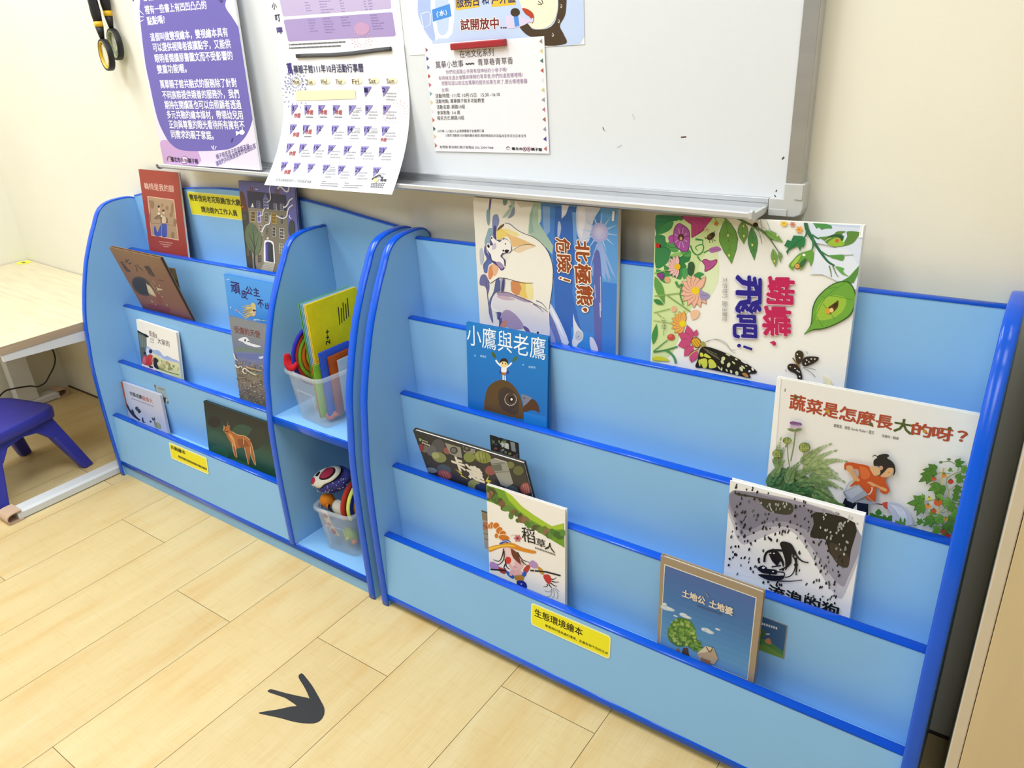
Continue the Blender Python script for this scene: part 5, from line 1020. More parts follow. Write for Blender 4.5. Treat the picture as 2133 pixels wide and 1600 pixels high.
# --- purple foam-board poster standing on the tray
def poster():
    o, U, V = (-.3285, -.0675, 1.0240), (.99999, 0, -.005), (.005, .042, .99911)
    M = frame(o, U, V); w, h, t = .447, .63, .006
    q = [344.1 - 2, 344.3 - 2, 544.4 - 3, 360.1, 448.2, -245.5, 236.4, -178.5]
    root = thing('poster_board', 'purple printed foam-board poster standing in the pen tray, left end of the whiteboard', 'poster', M=M)
    b = MB(); b.box(0, w, 0, h, -t, 0); b.build('foam_core', mat('foam_board', 'ebebed', 0.6, noise=0.01), root)
    a = MB(); a.add([(0, 0, .0001), (w, 0, .0001), (w, h, .0001), (0, h, .0001)], [(0, 1, 2, 3)], 0, False, lin('e8dcec'))
    A = Art(a, w, h, [341.5, 339.8, 541.5, 358.5, 445.5, -240, 234.5, -178.5]); A.crop(0, 0, 3.809)
    A.S('caa2cf', '1270,1130 1340,1110 1450,1110 1540,1160 1590,1260 1590,1330 1310,1300', 4); A.S('e6d6ea', '1560,1150 1700,1180 1760,1300 1700,1370 1560,1340 1600,1260', 4)
    A.S('6e63b2', '1150,-60 1105,40 1112,200 1150,500 1190,690 1220,830 1255,960 1300,1060 1345,1130 1410,1182 1500,1200 1700,1202 1830,1186 1925,1120 1985,1010 2006,880 1990,720 1960,560 1940,400 1890,250 1830,150 1775,60 1780,-80 1500,-160', 5)
    k = 'f0eefa'
    rows = [('各位大小朋友有發現', 1130, 22, 1500, -14, 52), ('裡有一些書上有凹凹凸凸的', 1150, 122, 1630, 86, 66), ('點點嗎?', 1170, 210, 1305, 196, 66), ('這個叫做雙視繪本，雙視繪本具有', 1195, 338, 1802, 305, 68), ('可以提供視障者摸讀點字，又能供', 1215, 418, 1825, 398, 68), ('眼明者閱讀原書圖文而不受影響的', 1232, 504, 1840, 490, 68), ('雙重功能喔。', 1250, 590, 1478, 584, 68), ('萬華親子館共融式的服務除了針對', 1275, 706, 1875, 705, 66), ('不同族群提供親善的服務外，我們', 1293, 790, 1895, 794, 66), ('期待在閱讀區也可以由照顧者透過', 1312, 868, 1912, 878, 66), ('多元共融的繪本媒材，帶領幼兒用', 1330, 944, 1925, 962, 66), ('正向與尊重的眼光看待所有擁有不', 1347, 1020, 1940, 1042, 66), ('同需求的親子家庭。', 1364, 1098, 1695, 1116, 66)]
    for t_, x0, y0, x1, y1, hh in rows: A.T(t_, k, (x0, y0), (x1, y1), (x0 - hh * .23, y0 - hh), .022)
    A.E('f4f0fa', 1915, 1062, 22, 20); A.P('f4f0fa', '1865,1050 1905,1062 1870,1090'); A.L('42387c', 10, '1832,1140 1842,1105')
    for p in ('1675,1165 1690,1195', '1692,1160 1692,1195', '1712,1168 1700,1196', '1105,95 1140,130', '1100,140 1140,145', '1112,180 1140,165'): A.L('f4f0fa', 8, p, w2=3)
    A.L('4a3a78', 9, '1720,0 1745,30 1750,10'); A.L('4a3a78', 8, '1052,20 1062,-10')
    A.T('臺北市', '2a1c3a', (1362, 1280), (1432, 1288), (1355, 1240), .02); A.T('親子館', '2a1c3a', (1495, 1295), (1572, 1302), (1490, 1256), .02)
    A.E('2a1c3a', 1462, 1270, 30, 30); A.E('f4e8f4', 1462, 1270, 26, 26); A.T('萬華', '7a2a5a', (1438, 1284), (1488, 1290), (1434, 1254), .02); A.L('8a6a50', 7, '1330,1270 1332,1245 1352,1240 1358,1268'); A.L('d8b878', 6, '1338,1272 1355,1272', 0)
    A.T('親子館是孩子的遊戲天地', '5a4a94', (1718, 1272), (1980, 1190), (1712, 1230), .0); A.T('讓我們共同維護優質的遊戲品質！', '5a4a94', (1718, 1326), (2040, 1186), (1712, 1284), .0)
    a.build('printed_sheet', PAPER, root, fix=False)
poster()
EU, EV = (1, 0, 0), (0, 0, 1)
# --- schedule sheet behind the calendar
def schedule():
    a, A, fin = sheet('notice_sheet', 'white sheet with two lilac tables on the whiteboard, tucked behind the month calendar', 'notice', (.207, -.0229, 1.281), EU, EV, .42, .297, [572.8, 122.6, 837.9, 104.4, 799.9, -243.1, 520.9, -176.1], 'efeff3')
    A.crop(540, 0, 6.666)
    A.S('c6b6d8', '240,-20 290,215 310,232 1780,120 1800,105 1780,-120 240,-120', 2) if 0 else A.P('c3b3d6', '243,-10 290,212 308,232 1782,122 1800,106 1770,-150 230,-150')
    A.P('ab97c8', '304,292 322,274 1790,170 1815,178 1860,470 1856,494 1836,506 390,580 366,568')
    rnd = random.Random(3)
    for (x0, y0, w, n) in ((590, 45, 100, 4), (790, 30, 200, 5), (1075, 15, 60, 5), (1410, 25, 40, 4), (1470, 20, 70, 4), (640, 290, 120, 5), (840, 270, 150, 6), (1090, 250, 130, 4), (1500, 220, 180, 6)):
        for r in range(n):
            y = y0 + r * 38; ww = w * rnd.uniform(.5, 1); A.bars('8d7cb0', x0 + r * 8, y, x0 + ww + r * 8, y - ww * .05, 14, max(3, int(ww / 18)), .35)
    def burst(cx, cy, r, col):
        for k in range(16):
            t = 2 * math.pi * k / 16
            for q in (.35, .6, .85): A.L(col, 8 if q > .5 else 5, [(cx + r * q * math.cos(t + q), cy + r * q * math.sin(t + q)), (cx + r * (q + .13) * math.cos(t + q), cy + r * (q + .13) * math.sin(t + q))], 0)
    A.E('c69cc0', 1390, 400, 110, 90); burst(1390, 560, 150, 'e8b8bc')
    for ch, x, y, w, col in (('小', 140, 132, 72, '2a2a34'), ('叮', 190, 300, 76, '2a2a40'), ('嚀', 212, 470, 84, '4a3a84')): A.T(ch, col, (x + 8, y), (x + w, y - 8), (x - 4, y - 92), .02)
    A.P('222222', '380,612 390,610 390,632 382,634'); A.bars('5a5a60', 400, 630, 1165, 590, 18, 40, .2); A.P('222222', '386,660 398,658 398,680 388,682'); A.bars('5a5a60', 405, 678, 1100, 645, 18, 38, .2)
    fin()
schedule()
# --- month calendar, its lower part curling out over the tray
def calendar():
    w, h = .42, .312
    def bend(u, v, n):
        # flat at the top, swinging out towards the bottom edge to clear the tray
        t = max(0.0, (.235 - v) / .235)
        off = .098 * (t * t * (1.25 - .25 * t)) 
        return (u + .018 * t * (u / w - .5), v - .0 + .018 * t * t, n + off)
    a, A, fin = sheet('wall_calendar', 'white monthly activity calendar with purple date corners, its bottom edge curling over the tray', 'calendar', (.2075, -.0247, .980), EU, EV, w, h, [571, 378, 836, 402, 834, 93, 569, 112], 'f4f4f6', bend=bend, nu=12, nv=24)
    s = A
    # the traced outline bows outwards; straighten it row by row before drawing
    def uv(p):
        x = A.ox + p[0] / A.sc; y = A.oy + p[1] / A.sc
        top = 112 + (x - 569) * (93 - 112) / 265; bot = 378 + (x - 571) * 24 / 265
        v = max(0, min(1, (bot - y) / (bot - top)))
        lx = [(0, 571), (.25, 585), (.5, 585), (.75, 578), (1, 569)]; rx = [(0, 836), (.25, 846), (.5, 850), (.75, 845), (1, 834)]
        def ip(T):
            for (a0, b0), (a1, b1) in zip(T, T[1:]):
                if v <= a1: return b0 + (b1 - b0) * (v - a0) / (a1 - a0)
            return T[-1][1]
        l, r = ip(lx), ip(rx)
        vv = v
        return ((x - l) / (r - l) * w, vv * h)
    A.uv = uv; A.n = .0007; A.step = .0
    def cut(put=A.put):
        # dense strips so that big shapes follow the curl
        def f(P, col, n=None): put(P, col, n)
        return f
    def burst(cx, cy, r, col, ks=(.35, .6, .85), m=16, w_=9):
        for k in range(m):
            t = 2 * math.pi * k / m
            for q in ks: A.L(col, w_ if q > .5 else w_ * .6, [(cx + r * q * math.cos(t + q), cy + r * q * math.sin(t + q) * .95), (cx + r * (q + .13) * math.cos(t + q), cy + r * (q + .13) * math.sin(t + q) * .95)], 0)
    A.crop(540, 0, 6.666)
    burst(470, 1110, 190, '8e90c4', (.3, .55, .8), 18, 14); burst(470, 1250, 260, '9c9ecc', (.55, .75), 14, 12)
    for x, y, t in ((480, 1105, 'Mon'), (690, 1105, 'Tue'), (905, 1100, 'Wed'), (1125, 1100, 'Thur'), (1355, 1098, 'Fri'), (1580, 1092, 'Sat'), (1815, 1092, 'Sun')):
        A.n = .0007; A.E('f2e8c8', x + 20, y - 4, 66, 42); A.n = .0011; A.T(t, '6a5a44', (x - 46, y + 30), (x + 46, y + 26), (x - 50, y - 32), .004)
    A.T('萬', '3a2c86', (372, 1010), (448, 1000), (358, 862), .02); A.T('華親子館111年10月活動行事曆', '2a2458', (462, 992), (1462, 972), (456, 888), .012)
    burst(1880, 1500, 170, 'f0bcbc', (.4, .65, .9), 18, 8)
    A.P('f3e2bc', '470,1215 1345,1208 1352,1325 472,1350')
    A.n = .0011
    A.bars('8a7448', 500, 1242, 1140, 1240, 16, 34, .2); A.bars('8a7448', 545, 1278, 1280, 1272, 16, 40, .2); A.bars('8a7448', 500, 1316, 1335, 1312, 16, 44, .2)
    A.n = .0011; A.crop(560, 160, 6.4)
    rows = [((1275, 92), (1503, 90)), ((262, 326), (458, 328), (656, 328), (862, 330), (1078, 332), (1294, 332), (1520, 334)), ((280, 580), (470, 586), (666, 594), (876, 600), (1090, 606), (1306, 610), (1530, 616)), ((286, 834), (472, 842), (672, 852), (872, 864), (1084, 876), (1300, 886), (1524, 896)), ((256, 1086), (440, 1102), (640, 1116), (846, 1130), (1050, 1144), (1266, 1158), (1490, 1172))]
    d = 1; rnd = random.Random(6)
    for r, row in enumerate(rows):
        for x, y in row:
            A.n = .0011; A.P('8d7fbe', f'{x},{y} {x+104},{y+1} {x+18},{y+136}')
            A.n = .0014; t = str(d); ww = 34 if d < 10 else 58
            A.T(t, '1c1450', (x + 14, y + 74), (x + 14 + ww, y + 75), (x + 10, y + 20), .02)
            if d in (3, 4, 5, 6, 10, 11, 17, 24):
                ox, oy = (62, 168) if d in (3, 10, 17, 24) else (46, 125)
                A.T('休館', 'a82a34', (x + ox, y + oy), (x + ox + 92, y + oy + 2), (x + ox - 4, y + oy - 66), .02)
                if d in (4, 5, 6, 11): A.bars('77787e', x + 40, y + 166, x + 146, y + 168, 18, 7, .3)
            elif d not in (1, 12, 25, 26):
                for j in range(3):
                    L = rnd.uniform(80, 130); A.bars('9a9aa2', x + 60 - j * 4, y + 96 + j * 40, x + 60 + L, y + 98 + j * 40, 16, int(L / 16), .35)
                if d in (7, 14, 15, 27): A.bars('9a9aa2', x + 96, y + 44, x + 170, y + 45, 14, 5, .35); A.bars('9a9aa2', x + 96, y + 74, x + 180, y + 75, 14, 5, .35)
            if d == 24: A.T('31', '1c1450', (x + 8, y + 84), (x + 44, y + 84), (x + 6, y + 50), .02)
            if d == 16: A.T('休館', 'a82a34', (x, y + 204), (x + 72, y + 206), (x - 2, y + 150), .02)
            d += 1
    A.T('各項活動細節請見小叮嚀及臉書海報', '55565c', (225, 1345), (732, 1386), (222, 1304), 0)
    for x, y, L in ((870, 1362, 60), (868, 1390, 230), (864, 1420, 230), (1170, 1388, 60), (1166, 1416, 240), (1156, 1446, 200)): A.bars('70717a', x, y, x + L, y + L * .06, 10, max(4, int(L / 14)), .2)
    A.n = .0014
    A.L('2e2a3a', 22, '1500,1340 1555,1295 1590,1288 1625,1325'); A.L('2e2a3a', 12, '1592,1284 1592,1300', 0); A.E('ecc890', 1548, 1345, 34, 26); A.E('f6e2c0', 1520, 1378, 40, 12); A.T('萬華', '2e2a3a', (1604, 1366), (1672, 1370), (1602, 1328), .03); A.bars('4a4654', 1500, 1394, 1664, 1398, 14, 9); A.bars('4a4654', 1500, 1420, 1660, 1424, 16, 8); A.bars('4a4654', 1500, 1446, 1650, 1452, 16, 7)
    fin()
calendar()
# --- poster about the water station (lower part in view)
def water_poster():
    a, A, fin = sheet('notice_poster', 'pale blue poster with a brown cartoon animal drinking water, above the red magnet bar', 'poster', (.6385, -.0229, 1.270), EU, EV, .4275, .302, [847.6, 115.8, 1213.1, 92.8, 1204.5, -330.8, 809.6, -237.6], 'f4f5f8')
    A.crop(840, 0, 4.8475)
    A.P('c8d8f4', '-40,-300 1760,-400 1768,440 280,480 50,300') if 0 else A.S('c4d4f2', '130,-60 120,120 150,220 200,330 270,420 330,440 1000,392 1768,442 1760,-300 130,-300', 3)
    A.S('aebfea', '140,-40 122,110 150,220 215,340 290,415 300,200 280,-60', 3); A.S('e8eefa', '255,-60 300,380 330,390 470,340 470,-80', 3); A.S('c4d4f0', '300,-40 330,330 430,300 420,-60', 3)
    A.P('4a8fe0', '265,98 445,38 464,165 275,220'); A.T('水', 'f4f8fc', (345, 165), (395, 152), (338, 108), .03); A.L('e6eefa', 7, '325,115 315,145 328,178'); A.L('e6eefa', 7, '402,100 412,130 405,155'); A.L('e6ecf8', 8, '152,140 225,118 252,140 245,250 180,280 152,140', 0)
    A.P('ecc040', '495,-20 750,-40 752,70 520,104 505,90'); A.P('ecc040', '850,-40 1105,-60 1115,48 870,72'); A.T('服務台', '25245c', (515, 78), (748, 56), (498, -40), .02); A.T('和', '25245c', (772, 48), (838, 42), (764, -60), .02); A.T('戶外區', '25245c', (870, 44), (1110, 26), (856, -66), .02)
    A.T('試開放中', 'f6f0ea', (560, 308), (942, 292), (545, 196), .09); A.T('試開放中', '7a1c24', (560, 308), (942, 292), (545, 196), .028)
    for x in (968, 992, 1012): A.E('7a1c24', x, 280, 9, 9)
    A.S('47341f', '1152,265 1225,235 1280,290 1350,300 1440,285 1505,230 1535,130 1545,40 1540,-200 1625,-200 1625,40 1610,160 1560,260 1600,350 1620,442 1400,460 1380,380 1280,375 1210,340', 4)
    A.S('f2edd0', '1165,-80 1170,60 1180,90 1250,100 1300,160 1290,230 1240,240 1290,285 1360,296 1440,270 1500,210 1530,120 1540,20 1530,-200', 4); A.S('b8401f', '1178,82 1240,95 1292,140 1298,200 1280,240 1262,180 1210,140', 3); A.S('dcd0ea', '1020,165 1145,150 1180,180 1255,195 1290,180 1285,225 1250,225 1170,265 1035,285', 3); A.P('4a8fe0', '1092,165 1138,155 1152,262 1105,272'); A.E('3f2f20', 1108, 125, 48, 44)
    for p in ('1340,10 1380,45', '1375,-5 1390,40', '1335,40 1375,50'): A.L('3a2c1c', 8, p)
    for x, y in ((1415, 208), (1468, 136), (1575, 60), (1550, 214), (1470, 250), (1490, 352), (1500, 10)): A.L('e8e4d8', 5, f'{x-6},{y-18} {x+6},{y} {x},{y+18} {x-10},{y+4}')
    fin()
water_poster()
def story_notice():
    c, s = math.cos(.0065), math.sin(.0065)
    a, A, fin = sheet('notice_sheet', 'white notice with a border of small coloured triangles, held by the red magnet bar', 'notice', (.684 + .2101 * s, -.0243, 1.2865 - .2101 * c), (c, 0, s), (-s, 0, c), .297, .2101, [901.5, 315.8, 1140, 322, 1127.4, 76, 876, 95], 'f1eef2')
    A.crop(840, 0, 4.8475)
    cols = ['9a6a6c', '4a4a94', '6a80b0', 'b0504c', 'c46a7c', '8aa4a8', 'd8c890', 'e8dce4', 'c87a74', '4a6a68', 'd8c49c', 'c4817c']
    for k in range(12):
        y = 500 + k * 89 - (k > 9) * 10; x = 186 + k * 9.7; A.P(cols[k], f'{x},{y-22} {x+30},{y+4} {x+6},{y+28}')
    cr = ['9a8a84', 'd8cc94', '4a6e68', 'b8564c', 'e4e0e8', 'd0c880', '8a9aa4', 'c07a8c', 'a06a5c', '9a9aae', '44448e', 'b06a64']
    for k in range(12):
        y = 420 + k * 99; x = 1372 + k * 5; A.P(cr[k], f'{x},{y-24} {x-30},{y+4} {x+4},{y+26}')
    A.T('在地文化系列', '46363e', (540, 588), (885, 568), (530, 510), 0); A.T('萬華小故事', '4a3c4c', (298, 694), (578, 680), (292, 622), 0); A.T('~~~', '4a3c4c', (600, 660), (686, 654), (598, 640), .02); A.T('青草巷青草香', '4a3c4c', (724, 668), (1082, 652), (718, 598), 0)
    k = 'a48aaa'
    for t, x0, y0, x1, y1, h in (('你們知道龍山寺旁有個神秘的小巷子嗎?', 400, 752, 1022, 730, 44), ('有時候走過去會飄來陣陣的青草香,你們知道是哪裡嗎?', 328, 816, 1182, 786, 46), ('想要知道以前住在萬華的居民如果生病了,要去哪裡看醫', 358, 868, 1228, 850, 46), ('生嗎?', 360, 934, 438, 930, 42)): A.T(t, k, (x0, y0), (x1, y1), (x0 - 4, y0 - h), 0)
    k = '3e3a40'
    for t, x0, y0, x1, y1, h in (('活動時間: 111年 10月15日   15:30 -16:10', 296, 994, 952, 980, 44), ('活動地點: 萬華親子館多功能教室', 300, 1048, 795, 1040, 42), ('活動名額: 網路10組', 312, 1106, 598, 1102, 42), ('參與對象: 3-6 歲', 318, 1164, 550, 1160, 42), ('報名方式:網路10組', 320, 1218, 592, 1214, 42)): A.T(t, k, (x0, y0), (x1, y1), (x0 - 4, y0 - h), 0)
    A.T('小叮嚀: 1.入館大人必須帶著親子並攜帶口罩', k, (320, 1342), (794, 1342), (318, 1314), 0); A.T('2.請於活動前10分鐘前櫃台報到,報到時請出示孩童出生年月日正本文件', k, (405, 1386), (1222, 1396), (403, 1356), 0); A.T('有問題 歡迎撥打親子館電話 (02) 2304-7468', k, (348, 1506), (890, 1516), (346, 1474), 0)
    A.T('臺北市', '1c181c', (1076, 1520), (1184, 1526), (1072, 1492), .03); A.T('親子館', '1c181c', (1272, 1528), (1380, 1534), (1268, 1498), .03); A.E('2a1c24', 1205, 1512, 20, 22); A.E('f0d8dc', 1205, 1512, 16, 18); A.E('2a1c24', 1246, 1512, 20, 22); A.E('f0d8dc', 1246, 1512, 16, 18); A.T('萬', '7a2a3a', (1194, 1524), (1216, 1524), (1193, 1502), .02); A.T('華', '7a2a3a', (1236, 1524), (1257, 1524), (1235, 1502), .02); A.L('3a3a3a', 6, '1018,1504 1036,1488 1058,1500'); A.L('c8a070', 5, '1020,1516 1056,1516', 0)
    fin()
story_notice()
# --- magnets
p = [(.2822 + .31 * k / 14, -.0268 - .0006 * math.sin(k), 1.2836 - .0035 * math.sin(math.pi * k / 14) ** 2 + .0035 * (k / 14) * .4) for k in range(15)]
m = MB(); m.sweep([(q, (0, 0, 1)) for q in p], (0, -1, 0), [(.0019, -.0042), (.0019, .0042), (-.0015, .0042), (-.0015, -.0042), (.0019, -.0042)])
tag(m.build('magnet_strip', mat('black_magnet', '2a2624', 0.5, noise=0.05)), 'long thin black magnetic strip across the top of the month calendar', 'magnet', 'magnets on the whiteboard')
MR = frame((.7615, -.0247, 1.2745), (.99995, 0, .0098), (-.0098, 0, .99995))
m = MB(); m.prism([(0, .0002), (.0125, .0002), (.0125, .0075), (.0105, .0095), (.002, .0095), (0, .0078)], 0, .134, lambda v, n, u: (u, v, n))
o = m.build('magnet_bar', mat('red_magnet', 'a3222a', 0.35, noise=0.04), bevel=.0006); o.matrix_world = MR
tag(o, 'short red plastic magnet bar at the top of the notice with triangles', 'magnet', 'magnets on the whiteboard')
# --- yellow stickers and small picture tags stuck on the shelves
def sticker(root, name, o, U, V, w, h, quad, base, draw, r=.006, t=.0006, label=None):
    M = frame(o, U, V); a = MB()
    P = []
    for cx, cy, a0 in ((w - r, r, -90), (w - r, h - r, 0), (r, h - r, 90), (r, r, 180)):
        for k in range(5): 
            q = math.radians(a0 + 90 * k / 4); P.append((cx + r * math.cos(q), cy + r * math.sin(q)))
    a.prism(P, 0, t, lambda u, v, n: (u, v, n)); a.c = [lin(base)] * len(a.f)
    A = Art(a, w, h, quad, n0=t + .00008)
    draw(A, w, h)
    ob = a.build(name, PAPER, root, fix=False)
    ob.matrix_world = M if root is None else root.matrix_world.inverted() @ M
    ob.matrix_parent_inverse = Matrix.Identity(4)
    ob.matrix_basis = Matrix.Translation(-Vector(root.location)) @ M
    if label: ob['label'] = label
    return ob
def rr(A, col, w, h, m, r=.004):
    P = []
    for cx, cy, a0 in ((w - m - r, m + r, -90), (w - m - r, h - m - r, 0), (m + r, h - m - r, 90), (m + r, m + r, 180)):
        for k in range(5):
            q = math.radians(a0 + 90 * k / 4); P.append((cx + r * math.cos(q), cy + r * math.sin(q)))
    A.up(); A.put(P, col)
def d_top(A, w, h):
    rr(A, 'eee62c', w, h, .003, .003); A.crop(160, 340, 4.444)
    A.T('需要借用老花眼鏡/放大鏡', '3a3810', (1032, 338), (1505, 392), (1022, 280), .03); A.T('請洽館內工作人員', '3a3810', (1140, 448), (1475, 488), (1132, 392), .03)
sticker(LS, 'label_sticker', (-.331, -.0146, .8665), EU, EV, .283, .0693, [395.6, 445.3, 516.5, 459.9, 506.5, 408.2, 384.3, 397.0], 'f0efa0', d_top, .003, label='yellow notice about reading glasses on the back board')
def d_left(A, w, h):
    rr(A, 'f0e426', w, h, .004, .005); A.crop(345, 915, 21.337)
    A.T('共融繪本', '2c2606', (255, 455), (890, 690), (240, 285), .03); A.bars('5a4a10', 560, 810, 1830, 1340, 95, 21, .18)
UVL = Vector((0, .0175, .169)).normalized()
sticker(LS, 'label_sticker', (-.3075, -.2887, .1571), EU, tuple(UVL), .2, .0556, [357.5, 955.5, 434.5, 986.5, 431.0, 951.8, 352.5, 922.8], 'f4f2b4', d_left, label='yellow shelf label on the lowest front panel')
UVR = Vector((0, .019, .1705)).normalized()
def d_right(A, w, h):
    rr(A, 'f4ea22', w, h, .003, .006); A.crop(1090, 1250, 10.665)
    A.T('生態環境繪本', '221a02', (248, 375), (1268, 800), (245, 215), .02); A.T('尊重與珍惜身處的環境，友善對待不同的生命', '3a2c04', (462, 590), (1882, 1222), (458, 532), .02)
sticker(RS, 'label_sticker', (1.0625, -.2889, .1367), EU, tuple(UVR), .1925, .0553, [1106.4, 1301.5, 1270.3, 1374.5, 1273, 1324.9, 1106.4, 1259.6], 'f6f4b0', d_right, .007, label='yellow shelf label on the lowest front panel')
def d_kada(A, w, h):
    A.crop(840, 870, 4); rnd = random.Random(8)
    for i in range(26): A.E(rnd.choice(['8d9a50', '58606a', 'a05450', '9da09c', '46586a', '6a7040', '8a8a84']), rnd.uniform(735, 960), rnd.uniform(160, 340), rnd.uniform(8, 18), rnd.uniform(8, 18))
    A.P('9da09c', '895,200 935,208 938,285 902,275'); A.T('卡達', 'f2eee2', (808, 240), (880, 262), (812, 196), .05)
sticker(RS, 'picture_tag', (.8905, -.1663, .4563), EU, EV, .0775, .0412, [730, 937.5, 1080.5, 956.5, 1081, 922.5, 1021.5, 906] if 0 else [1022.0, 938.5, 1081.0, 957.0, 1081.3, 922.5, 1021.8, 906.2], '34322d', d_kada, .001, .0004)
def d_scare(A, w, h):
    A.crop(840, 870, 4); A.S('8a7a60', '655,800 720,810 720,860 660,850', 3); A.S('b0704a', '660,880 720,880 715,930 670,940', 3); A.S('9a958c', '665,950 720,960 722,1090 675,1090', 3); A.L('5a4a40', 6, '670,900 720,930'); A.L('4a4440', 5, '675,1010 722,1030'); A.L('4a4440', 5, '670,970 722,980'); A.P('4a4a34', '655,768 722,790 722,806 655,784')
sticker(RS, 'picture_tag', (.8955, -.2228, .231), EU, EV, .07, .104, [1009.5, 1142.5, 1066, 1168, 1064, 1060, 1004.5, 1062] if 0 else [1009.0, 1142.0, 1063.5, 1164.0, 1063.0, 1083.0, 1005.0, 1062.0], 'a8a096', d_scare, .001, .0004)
def d_earth(A, w, h):
    A.crop(1080, 1140, 3.678); A.P('2f5a8e', '1800,500 2055,605 2028,845 1800,760'); A.P('4a7f4a', '1800,720 1860,690 1960,740 2034,800 2030,850 1800,770'); A.P('6a9440', '1800,740 1900,745 2030,830 2028,850 1800,780'); A.E('4a6a34', 1868, 660, 34, 40); A.S('c8845a', '1900,710 1930,695 1945,740 1910,735', 3); A.bars('d8dce4', 1872, 592, 1990, 632, 18, 7); A.E('c0d0e0', 1920, 665, 16, 6)
sticker(RS, 'picture_tag', (1.508, -.2228, .2472), EU, EV, .065, .0778, [1563.5, 1345.0, 1634.5, 1374.5, 1641.5, 1303.5, 1570.5, 1276.0], '8a8f92', d_earth, .001, .0004)
def d_gor(A, w, h):
    A.crop(245, 785, 13.336); A.P('5a2f52', '905,180 945,190 975,400 940,390'); A.P('9aaeb4', '960,190 1290,300 1360,740 1240,720 990,380'); A.bars('6a7478', 1040, 310, 1240, 370, 40, 6); A.S('4a5054', '1180,560 1260,560 1330,640 1340,720 1240,700', 3); A.E('c9d0d2', 1290, 640, 30, 40)
sticker(LS, 'picture_tag', (-.4435, -.2138, .2985), EU, EV, .062, .0545, [323.5, 826.0, 346.5, 839.5, 342.0, 807.5, 313.5, 799.0], '7c8a90', d_gor, .001, .0004)
def d_brown(A, w, h):
    A.crop(220, 505, 9.694); A.T('七', '241a14', (1290, 630), (1370, 640), (1285, 560), .04); A.P('584424', '1330,800 1480,820 1500,1000 1340,980')
sticker(LS, 'picture_tag', (-.462, -.0788, .637), EU, EV, .074, .07, [352, 606, 377.5, 616, 367.5, 559.5, 341, 556], '72603c', d_brown, .001, .0004)

# ------------------------------------------------------------------ cabinet at the right edge
CABW = mat('beige_wood', 'd9c49a', 0.45, noise=0.05, nscale=5, stretch=(4, 4, .4))
cb = thing('cabinet', 'tall beige cabinet at the right edge of the view, beside the wide bookshelf', 'cabinet', (2.15, -.15, 0))
for o in (MB().box(1.8405, 1.856, -.31, -.004, .0, 2.1).build('side_panel', mat('beige_edge', 'd8cab2', 0.5, noise=0.02), cb, bevel=.0015),
          MB().box(1.8562, 2.44, -.29, -.004, .0, 2.1).build('carcass', CABW, cb),
          MB().box(1.8568, 2.145, -.3095, -.2905, .06, 2.09).build('door', CABW, cb, bevel=.001), MB().box(2.149, 2.437, -.3095, -.2905, .06, 2.09).build('door', CABW, cb, bevel=.001)):
    o.location = -cb.location
# ------------------------------------------------------------------ study desk in the corner
DM = thing('desk', 'low white-framed study desk with a pale wood top in the corner beside the arched shelf', 'desk', (-1.16, -.26, 0))
def tz(x): return .583 - .033 * (x + 1.655)
DESKW = bpy.data.materials.new('pale_oak')
DESKW = mat('pale_oak', 'dccfae', 0.4, 0.4, noise=0.10, nscale=5, stretch=(1.2, 14, 1))
WHITE = mat('white_steel', 'dfe0e0', 0.35, 0.5, noise=0.015)
DX0, DX1, DY0, DY1 = -1.655, -.6685, -.528, -.004
parts = []
T = .026
parts.append(MB().hexa([(DX0, DY0, tz(DX0) - T), (DX1, DY0, tz(DX1) - T), (DX1, DY1, tz(DX1) - T), (DX0, DY1, tz(DX0) - T), (DX0, DY0, tz(DX0)), (DX1, DY0, tz(DX1)), (DX1, DY1, tz(DX1)), (DX0, DY1, tz(DX0))]).build('desktop', DESKW, DM, bevel=.0015))
edge = MB().hexa([(DX1 - .001, DY0, tz(DX1) - T + .0005), (DX1 + .0012, DY0, tz(DX1) - T + .0005), (DX1 + .0012, DY1, tz(DX1) - T + .0005), (DX1 - .001, DY1, tz(DX1) - T + .0005), (DX1 - .001, DY0, tz(DX1) - .0012), (DX1 + .0012, DY0, tz(DX1) - .0012), (DX1 + .0012, DY1, tz(DX1) - .0012), (DX1 - .001, DY1, tz(DX1) - .0012)]).build('edge_band', mat('oak_edge', 'b9a184', 0.5, noise=0.12, nscale=8, stretch=(1, .6, 10)), parts[0])
ax0, ax1 = DX1 - .0135, DX1 - .0015
zt = lambda x: tz(x) - T - .0004
parts.append(MB().hexa([(ax0, DY0 + .004, zt(ax0) - .022), (ax1, DY0 + .004, zt(ax1) - .022), (ax1, DY1 - .01, zt(ax1) - .05), (ax0, DY1 - .01, zt(ax0) - .05), (ax0, DY0 + .004, zt(ax0)), (ax1, DY0 + .004, zt(ax1)), (ax1, DY1 - .01, zt(ax1)), (ax0, DY1 - .01, zt(ax0))]).build('side_apron', WHITE, DM, bevel=.001))
parts.append(MB().hexa([(DX0 + .1, -.11, zt(DX0 + .1) - .05), (ax0 - .002, -.11, zt(ax0) - .05), (ax0 - .002, -.07, zt(ax0) - .05), (DX0 + .1, -.07, zt(DX0 + .1) - .05), (DX0 + .1, -.11, zt(DX0 + .1)), (ax0 - .002, -.11, zt(ax0)), (ax0 - .002, -.07, zt(ax0)), (DX0 + .1, -.07, zt(DX0 + .1))]).build('cross_beam', WHITE, DM))
TAN = mat('tan_rubber', 'cfae92', 0.6, noise=0.05)
